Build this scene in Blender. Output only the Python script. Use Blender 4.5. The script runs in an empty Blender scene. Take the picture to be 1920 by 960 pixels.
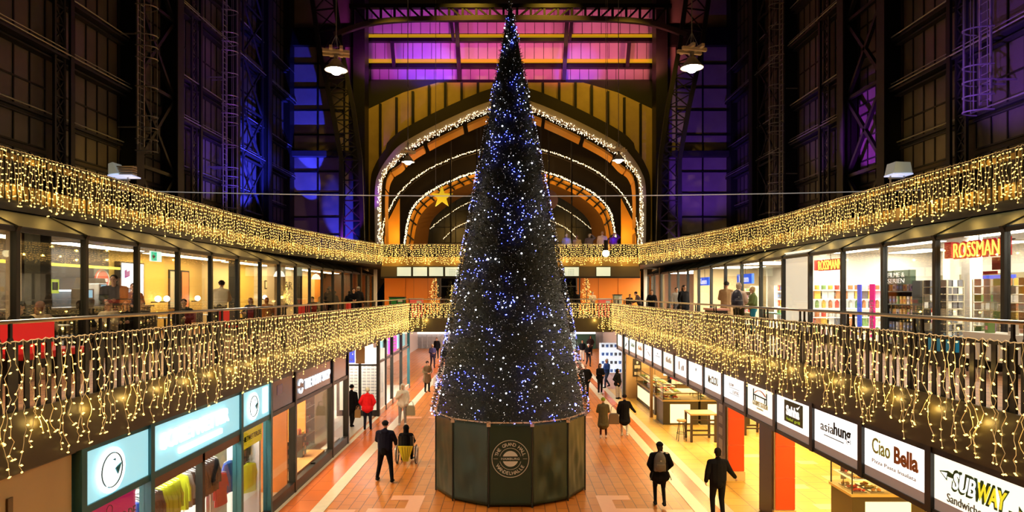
import bpy, math, random
from mathutils import Vector, Matrix
RN = random.Random(11)
C = bpy.context.scene.collection
SC = bpy.context.scene
PI = math.pi

# ---------------------------------------------------------------- camera, view, world
F, CX, CY, ZC = 1233.0, 957.0, 550.0, 5.6
cam = bpy.data.cameras.new('camera'); camo = bpy.data.objects.new('camera', cam); C.objects.link(camo)
camo.location = (0, 0, ZC); camo.rotation_euler = (PI/2, 0, 0)
cam.sensor_width = 36; cam.lens = 36*F/1920; cam.shift_x = (960-CX)/1920; cam.shift_y = (CY-480)/1920
cam.clip_start = 0.1; cam.clip_end = 300
SC.camera = camo
SC.view_settings.view_transform = 'Standard'; SC.view_settings.look = 'None'
SC.view_settings.exposure = 0; SC.view_settings.gamma = 1; SC.view_settings.use_curve_mapping = False
w = bpy.data.worlds.new('night'); SC.world = w; w.use_nodes = True
w.node_tree.nodes['Background'].inputs[0].default_value = (0.25, 0.2, 0.5, 1)
w.node_tree.nodes['Background'].inputs[1].default_value = 0.002
SC.cycles.max_bounces = 5; SC.cycles.adaptive_threshold = .035; SC.cycles.diffuse_bounces = 2; SC.cycles.glossy_bounces = 2
SC.cycles.transparent_max_bounces = 24; SC.cycles.transmission_bounces = 4
SC.cycles.sample_clamp_indirect = 4; SC.cycles.caustics_reflective = False; SC.cycles.caustics_refractive = False

def P(px, py, Y):
    return Vector(((px-CX)*Y/F, Y, ZC+(CY-py)*Y/F))
def point(loc, col, e, r=.1):
    l = bpy.data.lights.new('lamp_light', 'POINT'); l.energy = e; l.color = col; l.shadow_soft_size = r
    o = bpy.data.objects.new('lamp_light', l); C.objects.link(o); o.location = loc; return o
def spot(loc, to, col, e, ang, r=.15, blend=.6):
    l = bpy.data.lights.new('spot_light', 'SPOT'); l.energy = e; l.color = col; l.spot_size = math.radians(ang)
    l.spot_blend = blend; l.shadow_soft_size = r
    o = bpy.data.objects.new('spot_light', l); C.objects.link(o); o.location = loc
    o.rotation_euler = (Vector(to)-Vector(loc)).to_track_quat('-Z', 'Y').to_euler(); return o
def area(loc, to, col, e, sx, sy):
    l = bpy.data.lights.new('area_light', 'AREA'); l.energy = e; l.color = col; l.shape = 'RECTANGLE'; l.size = sx; l.size_y = sy
    o = bpy.data.objects.new('area_light', l); C.objects.link(o); o.location = loc
    o.rotation_euler = (Vector(to)-Vector(loc)).to_track_quat('-Z', 'Y').to_euler(); return o

# ---------------------------------------------------------------- coloured stage spots of the hall (gobos on the upper walkways)
BLUE = (0.04, 0.05, 1.0); VIO = (0.32, 0.06, 1.0)
spot((-11, 38.5, 8.2), (-16.7, 41.6, 13.6), BLUE, 30000, 34, .08, .4)
spot((-11, 38, 8.2), (-16.7, 42.5, 20.5), BLUE, 5000, 24, .1, .5)
spot((-11, 34.2, 8.2), (-16.7, 36.6, 12.5), (.12, .05, 1), 4200, 26, .1, .6)
spot((-11, 31, 8.5), (-16.6, 35.6, 16), VIO, 2000, 44, .1, .8)
spot((-12.6, 46.5, 7.8), (-15.9, 49.9, 18.8), BLUE, 24000, 17, .03, .08)
spot((-12.6, 46.3, 7.8), (-15.6, 49.9, 14.4), BLUE, 9000, 16, .03, .15)
spot((-12.5, 42, 8), (-14.5, 49.8, 12), VIO, 260, 60)
spot((-11.9, 46.0, 7.7), (-12.2, 48.5, 10.0), BLUE, 2600, 38, .1, .3)
spot((12.5, 42, 8), (14.8, 49.8, 16), (0.22, 0.05, 1), 2300, 52)
spot((11, 30, 8.4), (16.6, 30.6, 13), (0.5, 0.05, 1), 6500, 27, .1, .5)
spot((11, 33, 8.4), (16.6, 35.5, 14), VIO, 1200, 26, .1, .5)
spot((10.6, 19.5, 8.6), (16.6, 22.0, 13.3), (0.3, 0.08, 1), 3000, 36, .1, .8)
spot((11, 24, 8.6), (16.6, 26.6, 11.8), (1.0, 0.6, 0.08), 420, 27, .1, .5)
spot((-11, 24, 8.6), (-16.6, 26.8, 11), (1.0, 0.6, 0.05), 420, 26, .1, .5)
spot((-10, 15, 8.6), (-16.4, 21, 12), (1.0, 0.6, 0.3), 60, 80)
spot((10, 34, 8.6), (16.4, 36, 12), (0.7, 0.3, 0.7), 70, 70)
# unseen spots for the roof glazing: violet on one side through magenta to salmon on the other, hung in the air before it
for x_, c_, e_ in ((-10.5, (.7, .06, .6), 420), (-7, (.6, .06, .85), 600), (-3.5, (.95, .09, .5), 620), (0, (1, .11, .34), 600), (3.5, (1, .13, .3), 640), (7, (1, .14, .36), 560), (10.5, (1, .2, .18), 520)):
    spot((x_, 46.2, 21.8), (x_*1.0, 52, 25.6), c_, e_*2.0, 88, .3, 1)
spot((-5.5, 47.5, 22.2), (-6.5, 52, 23.2), BLUE, 900, 60)
spot((4.4, 47.5, 22.2), (5.2, 52, 23.2), BLUE, 600, 50)
spot((-12.2, 46.2, 8.2), (-9.6, 49, 15.5), (.4, .05, 1), 2600, 34, .1, .4)
spot((12.2, 46.2, 8.2), (9.6, 49, 16), (.5, .15, .6), 500, 30, .1, .4)
# sodium floods on the gable wall above the arch
spot((-8.8, 42.5, 27), (-7.5, 50, 15), (1.0, 0.58, 0.05), 1900, 74)
spot((8.8, 42.5, 27), (7.5, 50, 15), (1.0, 0.58, 0.05), 1900, 74)
spot((-3, 43.5, 28), (-3, 50, 21), (1.0, 0.58, 0.05), 900, 70)
spot((3, 43.5, 28), (3, 50, 21), (1.0, 0.58, 0.05), 900, 70)

# ---------------------------------------------------------------- materials
MATS = {}
def mat(name, col=(.5, .5, .5), rough=.6, metal=0, em=None, es=0, noise=0, nscale=8, sample=True, bump=0, spec=None, trans=0):
    if name in MATS: return MATS[name]
    m = bpy.data.materials.new(name); m.use_nodes = True; nt = m.node_tree; b = nt.nodes['Principled BSDF']
    b.inputs['Base Color'].default_value = (*col, 1); b.inputs['Roughness'].default_value = rough; b.inputs['Metallic'].default_value = metal
    if spec is not None: b.inputs['Specular IOR Level'].default_value = spec
    if em:
        b.inputs['Emission Color'].default_value = (*em, 1); b.inputs['Emission Strength'].default_value = es
        if not sample: m.cycles.emission_sampling = 'NONE'
    if noise or bump:
        tc = nt.nodes.new('ShaderNodeTexCoord'); n = nt.nodes.new('ShaderNodeTexNoise'); n.inputs['Scale'].default_value = nscale; n.inputs['Detail'].default_value = 4
        nt.links.new(tc.outputs['Object'], n.inputs['Vector'])
        if noise:
            mx = nt.nodes.new('ShaderNodeMix'); mx.data_type = 'RGBA'
            mx.inputs['A'].default_value = (*[c*(1-noise) for c in col], 1); mx.inputs['B'].default_value = (*[min(1, c*(1+noise)) for c in col], 1)
            nt.links.new(n.outputs['Fac'], mx.inputs['Factor']); nt.links.new(mx.outputs['Result'], b.inputs['Base Color'])
        if bump:
            bp = nt.nodes.new('ShaderNodeBump'); bp.inputs['Strength'].default_value = bump; bp.inputs['Distance'].default_value = .02
            nt.links.new(n.outputs['Fac'], bp.inputs['Height']); nt.links.new(bp.outputs['Normal'], b.inputs['Normal'])
    MATS[name] = m; return m
def glass_mat(name, tint=(1, 1, 1), refl=.06):
    m = bpy.data.materials.new(name); m.use_nodes = True; nt = m.node_tree; nt.nodes.clear()
    o = nt.nodes.new('ShaderNodeOutputMaterial'); t = nt.nodes.new('ShaderNodeBsdfTransparent'); g = nt.nodes.new('ShaderNodeBsdfGlossy')
    t.inputs[0].default_value = (*tint, 1); g.inputs['Roughness'].default_value = .02; fr = nt.nodes.new('ShaderNodeFresnel'); fr.inputs[0].default_value = 1.45
    mu = nt.nodes.new('ShaderNodeMath'); mu.operation = 'MULTIPLY'; mu.inputs[1].default_value = refl/.04
    mu.use_clamp = True
    x = nt.nodes.new('ShaderNodeMixShader'); nt.links.new(fr.outputs[0], mu.inputs[0]); nt.links.new(mu.outputs[0], x.inputs[0])
    nt.links.new(t.outputs[0], x.inputs[1]); nt.links.new(g.outputs[0], x.inputs[2]); nt.links.new(x.outputs[0], o.inputs[0])
    MATS[name] = m; return m
GLASS = glass_mat('window_glass', (.97, .98, .97), .012)
GLASSD = glass_mat('dark_glass', (.35, .37, .4), .06)

def tile_mat(name, c1, c2, grout, sx, sy, rough, offs=.5, var=.5):
    m = bpy.data.materials.new(name); m.use_nodes = True; nt = m.node_tree; b = nt.nodes['Principled BSDF']
    tc = nt.nodes.new('ShaderNodeTexCoord'); br = nt.nodes.new('ShaderNodeTexBrick')
    br.offset = offs; br.inputs['Color1'].default_value = (*c1, 1); br.inputs['Color2'].default_value = (*c2, 1); br.inputs['Mortar'].default_value = (*grout, 1)
    br.inputs['Scale'].default_value = 1; br.inputs['Mortar Size'].default_value = .012; br.inputs['Brick Width'].default_value = sx; br.inputs['Row Height'].default_value = sy
    br.inputs['Bias'].default_value = -var+.3
    mp = nt.nodes.new('ShaderNodeMapping'); mp.inputs['Rotation'].default_value = (0, 0, PI/2)
    nt.links.new(tc.outputs['Object'], mp.inputs[0]); nt.links.new(mp.outputs[0], br.inputs[0]); nt.links.new(br.outputs['Color'], b.inputs['Base Color'])
    n = nt.nodes.new('ShaderNodeTexNoise'); n.inputs['Scale'].default_value = 1.3; n.inputs['Detail'].default_value = 5
    mr = nt.nodes.new('ShaderNodeMapRange'); mr.inputs['To Min'].default_value = rough*.7; mr.inputs['To Max'].default_value = rough*1.4
    nt.links.new(tc.outputs['Object'], n.inputs[0]); nt.links.new(n.outputs['Fac'], mr.inputs[0]); nt.links.new(mr.outputs[0], b.inputs['Roughness'])
    MATS[name] = m; return m

IRON = mat('black_iron', (.012, .012, .013), .45, .3, noise=.3)
IRONV = mat('dark_painted_iron', (.03, .028, .035), .55, .2, noise=.3, nscale=3)
STEEL = mat('brushed_steel', (.45, .43, .4), .3, .9)
ZINC = mat('galvanised_steel', (.45, .43, .42), .45, .6, noise=.2)
FRAME = mat('dark_frame', (.02, .02, .018), .4, .2)
GREYF = mat('grey_fascia', (.028, .03, .032), .5)
AWN = mat('awning_panel', (.055, .053, .052), .45, noise=.2, nscale=3)
OLIVE = mat('olive_fascia', (.048, .039, .014), .5, noise=.25, nscale=4)
WIRE = mat('light_wire', (.85, .74, .52), .5, em=(1, .7, .3), es=.12, sample=False)
BULB = mat('warm_bulb', (1, .7, .3), .4, em=(1.0, .64, .17), es=3.4, sample=False)
WHITE = mat('white_paint', (.8, .79, .76), .5)
BLACK = mat('matt_black', (.01, .01, .01), .7)
def emis(name, col, s, sample=True): return mat(name, col, .5, em=col, es=s, sample=sample)

# ---------------------------------------------------------------- mesh builder
class MB:
    def __init__(s): s.v = []; s.f = []; s.mi = []; s.mats = []
    def _m(s, m):
        if m not in s.mats: s.mats.append(m)
        return s.mats.index(m)
    def add(s, vs, fs, m):
        n = len(s.v); k = s._m(m); s.v += [tuple(v) for v in vs]; s.f += [tuple(i+n for i in f) for f in fs]; s.mi += [k]*len(fs); return s
    def bx(s, x0, x1, y0, y1, z0, z1, m):
        if x0 > x1: x0, x1 = x1, x0
        if y0 > y1: y0, y1 = y1, y0
        if z0 > z1: z0, z1 = z1, z0
        return s.add([(x, y, z) for z in (z0, z1) for y in (y0, y1) for x in (x0, x1)],
            [(0, 2, 3, 1), (4, 5, 7, 6), (0, 1, 5, 4), (2, 6, 7, 3), (0, 4, 6, 2), (1, 3, 7, 5)], m)
    def bar(s, p0, p1, w, h, m, up=(0, 0, 1)):
        p0, p1 = Vector(p0), Vector(p1); d = (p1-p0)
        if d.length < 1e-6: return s
        d.normalize(); u = Vector(up)
        if abs(d.dot(u)) > .98: u = Vector((1, 0, 0)) if abs(d.x) < .9 else Vector((0, 1, 0))
        a = d.cross(u).normalized()*w/2; b = a.cross(d).normalized()*h/2
        vs = [p+i*a+j*b for p in (p0, p1) for i, j in ((-1, -1), (1, -1), (1, 1), (-1, 1))]
        return s.add(vs, [(0, 1, 2, 3), (7, 6, 5, 4), (0, 4, 5, 1), (1, 5, 6, 2), (2, 6, 7, 3), (3, 7, 4, 0)], m)
    def tube(s, pts, r, m, n=6, cap=True):
        pts = [Vector(p) for p in pts]; rs = r if isinstance(r, (list, tuple)) else [r]*len(pts)
        rings = []; pu = None
        for i, p in enumerate(pts):
            d = (pts[min(i+1, len(pts)-1)]-pts[max(i-1, 0)]).normalized()
            if pu is None: pu = Vector((0, 0, 1)) if abs(d.z) < .9 else Vector((1, 0, 0))
            a = d.cross(pu).normalized(); pu = a.cross(d).normalized()
            rings.append([p+rs[i]*(math.cos(2*PI*k/n)*a+math.sin(2*PI*k/n)*pu) for k in range(n)])
        vs = [v for r_ in rings for v in r_]; fs = []
        for i in range(len(pts)-1):
            for k in range(n): fs.append((i*n+k, i*n+(k+1) % n, (i+1)*n+(k+1) % n, (i+1)*n+k))
        if cap: fs += [tuple(range(n))[::-1], tuple((len(pts)-1)*n+k for k in range(n))]
        return s.add(vs, fs, m)
    def lathe(s, prof, c, m, n=20, M=None):
        vs = []; fs = []; c = Vector(c)
        for r, z in prof:
            for k in range(n):
                v = Vector((r*math.cos(2*PI*k/n), r*math.sin(2*PI*k/n), z))
                if M: v = M@v
                vs.append(c+v)
        for i in range(len(prof)-1):
            for k in range(n): fs.append((i*n+k, i*n+(k+1) % n, (i+1)*n+(k+1) % n, (i+1)*n+k))
        if prof[0][0] > 0: fs.append(tuple(range(n))[::-1])
        if prof[-1][0] > 0: fs.append(tuple((len(prof)-1)*n+k for k in range(n)))
        return s.add(vs, fs, m)
    def sph(s, c, r, m, n=10, M=None):
        if not isinstance(r, (tuple, list)): r = (r, r, r)
        vs = []; fs = []; c = Vector(c); h = n//2
        for i in range(h+1):
            t = PI*i/h
            for k in range(n):
                a = 2*PI*k/n; v = Vector((r[0]*math.sin(t)*math.cos(a), r[1]*math.sin(t)*math.sin(a), -r[2]*math.cos(t)))
                if M: v = M@v
                vs.append(c+v)
        for i in range(h):
            for k in range(n): fs.append((i*n+k, i*n+(k+1) % n, (i+1)*n+(k+1) % n, (i+1)*n+k))
        return s.add(vs, fs, m)
    def prism(s, poly, o, ux, uy, depth, m):      # outline in a plane, given a real thickness along ux x uy
        o, ux, uy = Vector(o), Vector(ux), Vector(uy); nz = ux.cross(uy)*depth; n = len(poly)
        a = [o+x*ux+y*uy for x, y in poly]
        return s.add(a+[p+nz for p in a], [tuple(range(n))[::-1], tuple(range(n, 2*n))]+[(i, (i+1) % n, (i+1) % n+n, i+n) for i in range(n)], m)
    def band(s, A, B, d, m):                       # strip between two polylines A and B, thickness vector d
        n = len(A); d = Vector(d); A = [Vector(a) for a in A]; B = [Vector(b) for b in B]
        vs = A+B+[a+d for a in A]+[b+d for b in B]; fs = []
        for i in range(n-1):
            fs += [(i, i+1, n+i+1, n+i), (2*n+i, 3*n+i, 3*n+i+1, 2*n+i+1), (i, 2*n+i, 2*n+i+1, i+1), (n+i, n+i+1, 3*n+i+1, 3*n+i)]
        fs += [(0, n, 3*n, 2*n), (n-1, 3*n-1, 4*n-1, 2*n-1)]
        return s.add(vs, fs, m)
    def mesh(s, name, smooth=False):
        me = bpy.data.meshes.new(name); me.from_pydata([tuple(v) for v in s.v], [], s.f)
        for m in s.mats: me.materials.append(m)
        me.polygons.foreach_set('material_index', s.mi)
        if smooth: me.polygons.foreach_set('use_smooth', [True]*len(s.f))
        me.update(); return me
    def build(s, name, parent=None, smooth=False, local=False, bevel=0, **tags):
        # world coordinates by default; the origin goes to the base of the thing
        if parent is not None:
            org = Vector((0, 0, 0))
            if not local:
                p = parent
                while p: org += Vector(p.location); p = p.parent
        elif local: org = Vector((0, 0, 0))
        else:
            xs = [v[0] for v in s.v]; ys = [v[1] for v in s.v]; zs = [v[2] for v in s.v]
            org = Vector(((min(xs)+max(xs))/2, (min(ys)+max(ys))/2, min(zs)))
        s.v = [(v[0]-org.x, v[1]-org.y, v[2]-org.z) for v in s.v]
        o = bpy.data.objects.new(name, s.mesh(name, smooth)); C.objects.link(o)
        if parent is not None: o.parent = parent
        else: o.location = org
        if bevel:
            md = o.modifiers.new('edge', 'BEVEL'); md.width = bevel; md.segments = 2; md.limit_method = 'ANGLE'
        for k, v in tags.items(): o[k] = v
        return o
def thing(name, label, cat, loc=(0, 0, 0), rz=0, group=None):
    o = bpy.data.objects.new(name, None); o.empty_display_size = .1; C.objects.link(o); o.location = loc; o.rotation_euler = (0, 0, rz)
    o['label'] = label; o['category'] = cat
    if group: o['group'] = group
    return o
def struct(mb, name, **k):
    o = mb.build(name, **k); o['kind'] = 'structure'; return o
def dup(root, loc, rz=None, label=None, group=None, scale=None):
    r = root.copy(); C.objects.link(r); r.location = loc
    if rz is not None: r.rotation_euler = (0, 0, rz)
    if scale: r.scale = (scale,)*3 if not isinstance(scale, tuple) else scale
    if label: r['label'] = label
    if group: r['group'] = group
    for ch in list(root.children):
        c = ch.copy(); C.objects.link(c); c.parent = r
        for g in ch.children:
            d = g.copy(); C.objects.link(d); d.parent = c
    return r
def ordn(n):
    return ['first', 'second', 'third', 'fourth', 'fifth', 'sixth', 'seventh', 'eighth', 'ninth', 'tenth', 'eleventh', 'twelfth', 'thirteenth',
            'fourteenth', 'fifteenth', 'sixteenth', 'seventeenth', 'eighteenth', 'nineteenth', 'twentieth'][n] if n < 20 else '%dth' % (n+1)

TMPS = bpy.data.scenes.new('workshop'); TVL = TMPS.view_layers[0]
def bake(o):                                    # evaluate one object by itself in a small scratch scene
    TMPS.collection.objects.link(o); TVL.update()
    me = bpy.data.meshes.new_from_object(o.evaluated_get(TVL.depsgraph)); TMPS.collection.objects.unlink(o); return me
# ---------------------------------------------------------------- lettering as real meshes
FR = {'L': ((0, 1, 0), (0, 0, 1)), 'R': ((0, -1, 0), (0, 0, 1)), 'C': ((1, 0, 0), (0, 0, 1))}   # on the left facade, the right one, facing the camera
def text(s, loc, face, w=None, h=None, m=None, name='lettering', parent=None, ext=.01, align='CENTER', bold=0, shear=0, rot=0):
    cu = bpy.data.curves.new('t', 'FONT'); cu.body = s; cu.extrude = .01; cu.align_x = 'CENTER'; cu.align_y = 'CENTER'; cu.offset = bold; cu.shear = shear
    cu.resolution_u = 3
    to = bpy.data.objects.new('t', cu); me = bake(to)
    bpy.data.objects.remove(to)
    xs = [v.co.x for v in me.vertices]; ys = [v.co.y for v in me.vertices]
    W, H = max(xs)-min(xs), max(ys)-min(ys); cx, cy = (max(xs)+min(xs))/2, (max(ys)+min(ys))/2
    sx = w/W if w else h/H; sy = h/H if h else w/W
    if face in FR: ux, uy = map(Vector, FR[face])
    else: ux, uy = map(Vector, face)
    uz = ux.cross(uy)
    org = Vector((0, 0, 0)); p = parent
    while p: org += Vector(p.location); p = p.parent
    for v in me.vertices:
        x, y = (v.co.x-cx)*sx, (v.co.y-cy)*sy
        if rot: x, y = x*math.cos(rot)-y*math.sin(rot), x*math.sin(rot)+y*math.cos(rot)
        v.co = Vector(loc)-org+x*ux+y*uy+(v.co.z/.01*ext/2)*uz
    me.materials.clear(); me.materials.append(m)
    for pl in me.polygons: pl.material_index = 0
    o = bpy.data.objects.new(name, me); C.objects.link(o)
    if parent: o.parent = parent
    return o
def disc(poly_n, r): return [(r*math.cos(2*PI*k/poly_n), r*math.sin(2*PI*k/poly_n)) for k in range(poly_n)]
def ring(mb, c, ux, uy, r0, r1, d, m, n=32, a0=0, a1=2*PI):
    c, ux, uy = Vector(c), Vector(ux), Vector(uy)
    A = [c+r0*(math.cos(a0+(a1-a0)*k/n)*ux+math.sin(a0+(a1-a0)*k/n)*uy) for k in range(n+1)]
    B = [c+r1*(math.cos(a0+(a1-a0)*k/n)*ux+math.sin(a0+(a1-a0)*k/n)*uy) for k in range(n+1)]
    mb.band(A, B, ux.cross(uy)*d, m)
# ================================================================ SETTING
W, G, L = 6.1, 9.3, 10.1           # gallery edge, shop glazing, upper walkway edge
ZG, ZR = 4.13, 5.25                # gallery floor, handrail
TILE = tile_mat('terracotta_tiles', (.56, .18, .025), (.48, .14, .018), (.16, .05, .02), .6, .3, .3)
TILEY = tile_mat('ochre_tiles', (.76, .46, .10), (.70, .40, .075), (.35, .2, .07), .6, .6, .34)
TILER = tile_mat('red_orange_tiles', (.62, .15, .03), (.58, .13, .025), (.3, .07, .02), .9, .9, .22)
TILEG = tile_mat('gallery_tiles', (.50, .27, .15), (.44, .23, .12), (.15, .08, .05), .5, .25, .35)
STONE = mat('pale_stone', (.68, .58, .42), .3, noise=.12, nscale=5)
SALM = mat('salmon_tile', (.78, .36, .22), .3, noise=.06)

b = MB(); b.bx(-17, 17, -2, 68, -.2, 0, TILE); struct(b, 'floor')
b = MB(); b.bx(5.35, 16.9, 1, 38.5, 0, .006, TILEY); struct(b, 'floor_food_hall')
b = MB(); b.bx(5.05, 5.42, 1, 66, 0, .009, TILER); b.bx(-6.0, -5.13, 1, 66, 0, .009, TILER); struct(b, 'floor_red_border')
b = MB()
b.bx(4.72, 5.05, 1, 66, 0, .012, STONE); b.bx(5.42, 5.72, 1, 66, 0, .013, STONE); b.bx(-5.13, -4.78, 1, 66, 0, .012, STONE)
b.bx(-6.1, -5.94, 1, 30, 0, .012, STONE); struct(b, 'floor_stone_strip')
b = MB()                                       # the key pattern of pale tiles in the floor
for s in (-1, 1):
    for k, Y0 in enumerate((17.2, 30.0, 43.0)):
        X = 3.1 if s < 0 else 3.1
        b.bx(s*2.35, s*3.25, Y0+.6, Y0+1.0, 0, .008, SALM); b.bx(s*2.35, s*2.75, Y0-.5, Y0+.6, 0, .008, SALM); b.bx(s*2.75, s*3.7, Y0-.5, Y0-.1, 0, .008, SALM)
        b.bx(s*4.0, s*4.7, Y0-.6, Y0-.2, 0, .008, SALM)
struct(b, 'floor_key_pattern')
b = MB()
for i in range(24):
    for j in range(3):
        if (i*3+j) % 2 == 0: b.bx(8+j*1.5, 8.6+j*1.5, 8+i*.9, 8.45+i*.9, .006, .012, mat('pale_yellow_tile', (.85, .66, .33), .35))
struct(b, 'floor_pale_tiles')

# gallery floors (slabs) and upper walkways
for s, nm in ((-1, 'left'), (1, 'right')):
    b = MB(); b.bx(s*W, s*17, 1, 47, 3.42, ZG-.02, OLIVE); b.bx(s*(W+.02), s*17, 1, 47, ZG-.02, ZG, TILEG)
    struct(b, 'floor_gallery_'+nm)
    UPc = [(L, 3), (L, 24), (9.9, 28), (9.24, 31.9), (8.5, 35.5), (7.66, 38.9)]
    poly = [(s*x, y) for x, y in UPc]+[(s*7.66, 46), (s*17, 46), (s*17, 3)]
    if s > 0: poly = poly[::-1]
    b = MB(); b.prism(poly, (0, 0, 7.3), (1, 0, 0), (0, 1, 0), .2, GREYF); struct(b, 'floor_upper_walkway_'+nm)
    b = MB(); b.band([(s*x, y, 7.27) for x, y in UPc], [(s*x, y, 7.43) for x, y in UPc], (-s*.08, 0, 0), GREYF); struct(b, 'trim_upper_fascia_'+nm)
    b = MB(); b.bx(s*(L+.02), s*17, 1, 47, 6.98, 7.25, mat('shop_ceiling', (.5, .45, .38), .7)); struct(b, 'ceiling_gallery_shops_'+nm)
    b = MB(); b.bx(s*W, s*17, 1, 39, 3.36, 3.42, mat('soffit', (.12, .1, .06), .5)); struct(b, 'ceiling_ground_'+nm)
    b = MB(); b.band([(s*(W-.02), 1, 3.40), (s*(W-.02), 39, 3.40)], [(s*(W-.02), 1, ZG+.02), (s*(W-.02), 39, ZG+.02)], (-s*.05, 0, 0), OLIVE); struct(b, 'trim_gallery_fascia_'+nm)
b = MB(); b.bx(-W, W, 39, 47, 3.30, ZG, OLIVE); struct(b, 'floor_gallery_cross')
b = MB(); b.bx(-7.66, 7.66, 38.9, 45.5, 7.18, 7.5, GREYF); struct(b, 'floor_upper_walkway_cross')
b = MB(); b.bx(-7.66, 7.66, 38.85, 39.0, 6.55, 7.2, mat('umber_fascia', (.10, .075, .03), .5)); b.bx(-7.66, 7.66, 38.8, 39.05, 6.5, 6.58, IRON); struct(b, 'trim_cross_fascia')
b = MB(); b.bx(-17, 17, -2, 68, 31, 31.3, BLACK); struct(b, 'ceiling')

# ---- tall iron-framed side walls of the hall
PLAS = mat('sooty_plaster', (.09, .068, .062), .7, noise=.5, nscale=1.2)
PANE = mat('dim_wired_glass', (.12, .10, .09), .35, noise=.35, nscale=1.5)
nwin = [0]
def iron_window(x, s, y0, y1, z0, z1, px=.75, pz=1.3):
    nwin[0] += 1; b = MB()
    b.bx(x-s*.02, x+s*.03, y0, y1, z0, z1, PANE)
    n = max(1, round((y1-y0)/px)); m = max(1, round((z1-z0)/pz))
    for i in range(n+1):
        y = y0+(y1-y0)*i/n; b.bx(x-s*.06, x-s*.01, y-.025, y+.025, z0, z1, IRON)
    for j in range(m+1):
        z = z0+(z1-z0)*j/m; b.bx(x-s*.07, x-s*.01, y0, y1, z-.03, z+.03, IRON)
    struct(b, 'window_%d' % nwin[0])
def lattice(b, p0, p1, wv, m, n, chord=.09, th=.045):          # two chords with crossed bars
    p0, p1, wv = Vector(p0), Vector(p1), Vector(wv)
    b.bar(p0, p1, chord, chord, m); b.bar(p0+wv, p1+wv, chord, chord, m)
    for i in range(n):
        a = p0.lerp(p1, i/n); c = p0.lerp(p1, (i+1)/n)
        b.bar(a, c+wv, th, th, m); b.bar(a+wv, c, th, th, m); b.bar(a, a+wv, th, th, m)
nt_ = [0]
def trim(b):
    nt_[0] += 1; return struct(b, 'trim_%d' % nt_[0])
for s, nm in ((-1, 'left'), (1, 'right')):
    X = s*16.6
    b = MB(); b.bx(s*16.9, s*17.3, 10, 50, 0, 31, PLAS); struct(b, 'wall_'+nm)
    b = MB(); b.bx(s*G, s*17, 0.6, 0.8, 0, 7.3, PLAS); struct(b, 'wall_near_'+nm)
    for (y0, y1) in ((15, 19.6), (20, 23.8), (24.7, 28.2), (28.9, 31.7), (32.4, 34.1), (34.9, 38.4), (39.2, 43.6), (44.4, 49.6)):
        for (z0, z1) in ((7.6, 10.6), (10.8, 14.1), (14.6, 16.3), (16.8, 19.8), (20.4, 22.0), (22.6, 29)):
            iron_window(s*16.88, s, y0, y1, z0, z1)
    for y in (28.55, 32.05, 38.8, 44.0, 19.8):
        b = MB(); b.bx(s*16.1, s*16.8, y-.2, y+.2, 7.5, 31, IRON); b.bx(s*16.05, s*16.12, y-.3, y+.3, 7.5, 31, IRONV); trim(b)
    for y in (24.05, 34.3):
        b = MB(); lattice(b, (s*16.5, y-.25, 7.5), (s*16.5, y-.25, 30), (0, .5, 0), IRONV, 34, .1, .05); b.bx(s*16.3, s*16.4, y+.35, y+.55, 7.5, 30, IRON); trim(b)
    b = MB(); lattice(b, (s*16.35, 28.7, 7.5), (s*16.35, 28.7, 30), (0, 3.2, 0), IRON, 6, .16, .16); trim(b)
    b = MB(); lattice(b, (s*16.35, 40.2, 7.5), (s*16.35, 40.2, 30), (0, 3.2, 0), IRONV, 7, .1, .1); trim(b)
    for z, d in ((14.3, .5), (16.5, .4), (20.0, .55), (22.2, .4), (12.0, .15)):
        for y0, y1 in ((12, 28.4), (32.2, 38.6), (39, 50)):
            b = MB()
            b.bx(s*(16.85-d), s*16.85, y0, y1, z-.05, z+.04, IRONV); b.tube([(s*(16.82-d), y0, z+.12), (s*(16.82-d), y1, z+.12)], .03, ZINC, 6)
            b.bx(s*(16.85-d*.6), s*16.85, y0, y1, z-.22, z-.16, IRONV)
            if d > .45: b.tube([(s*(16.9-d), y0, z+.3), (s*(16.9-d), y1, z+.3)], .02, ZINC, 5)
            trim(b)
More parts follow.
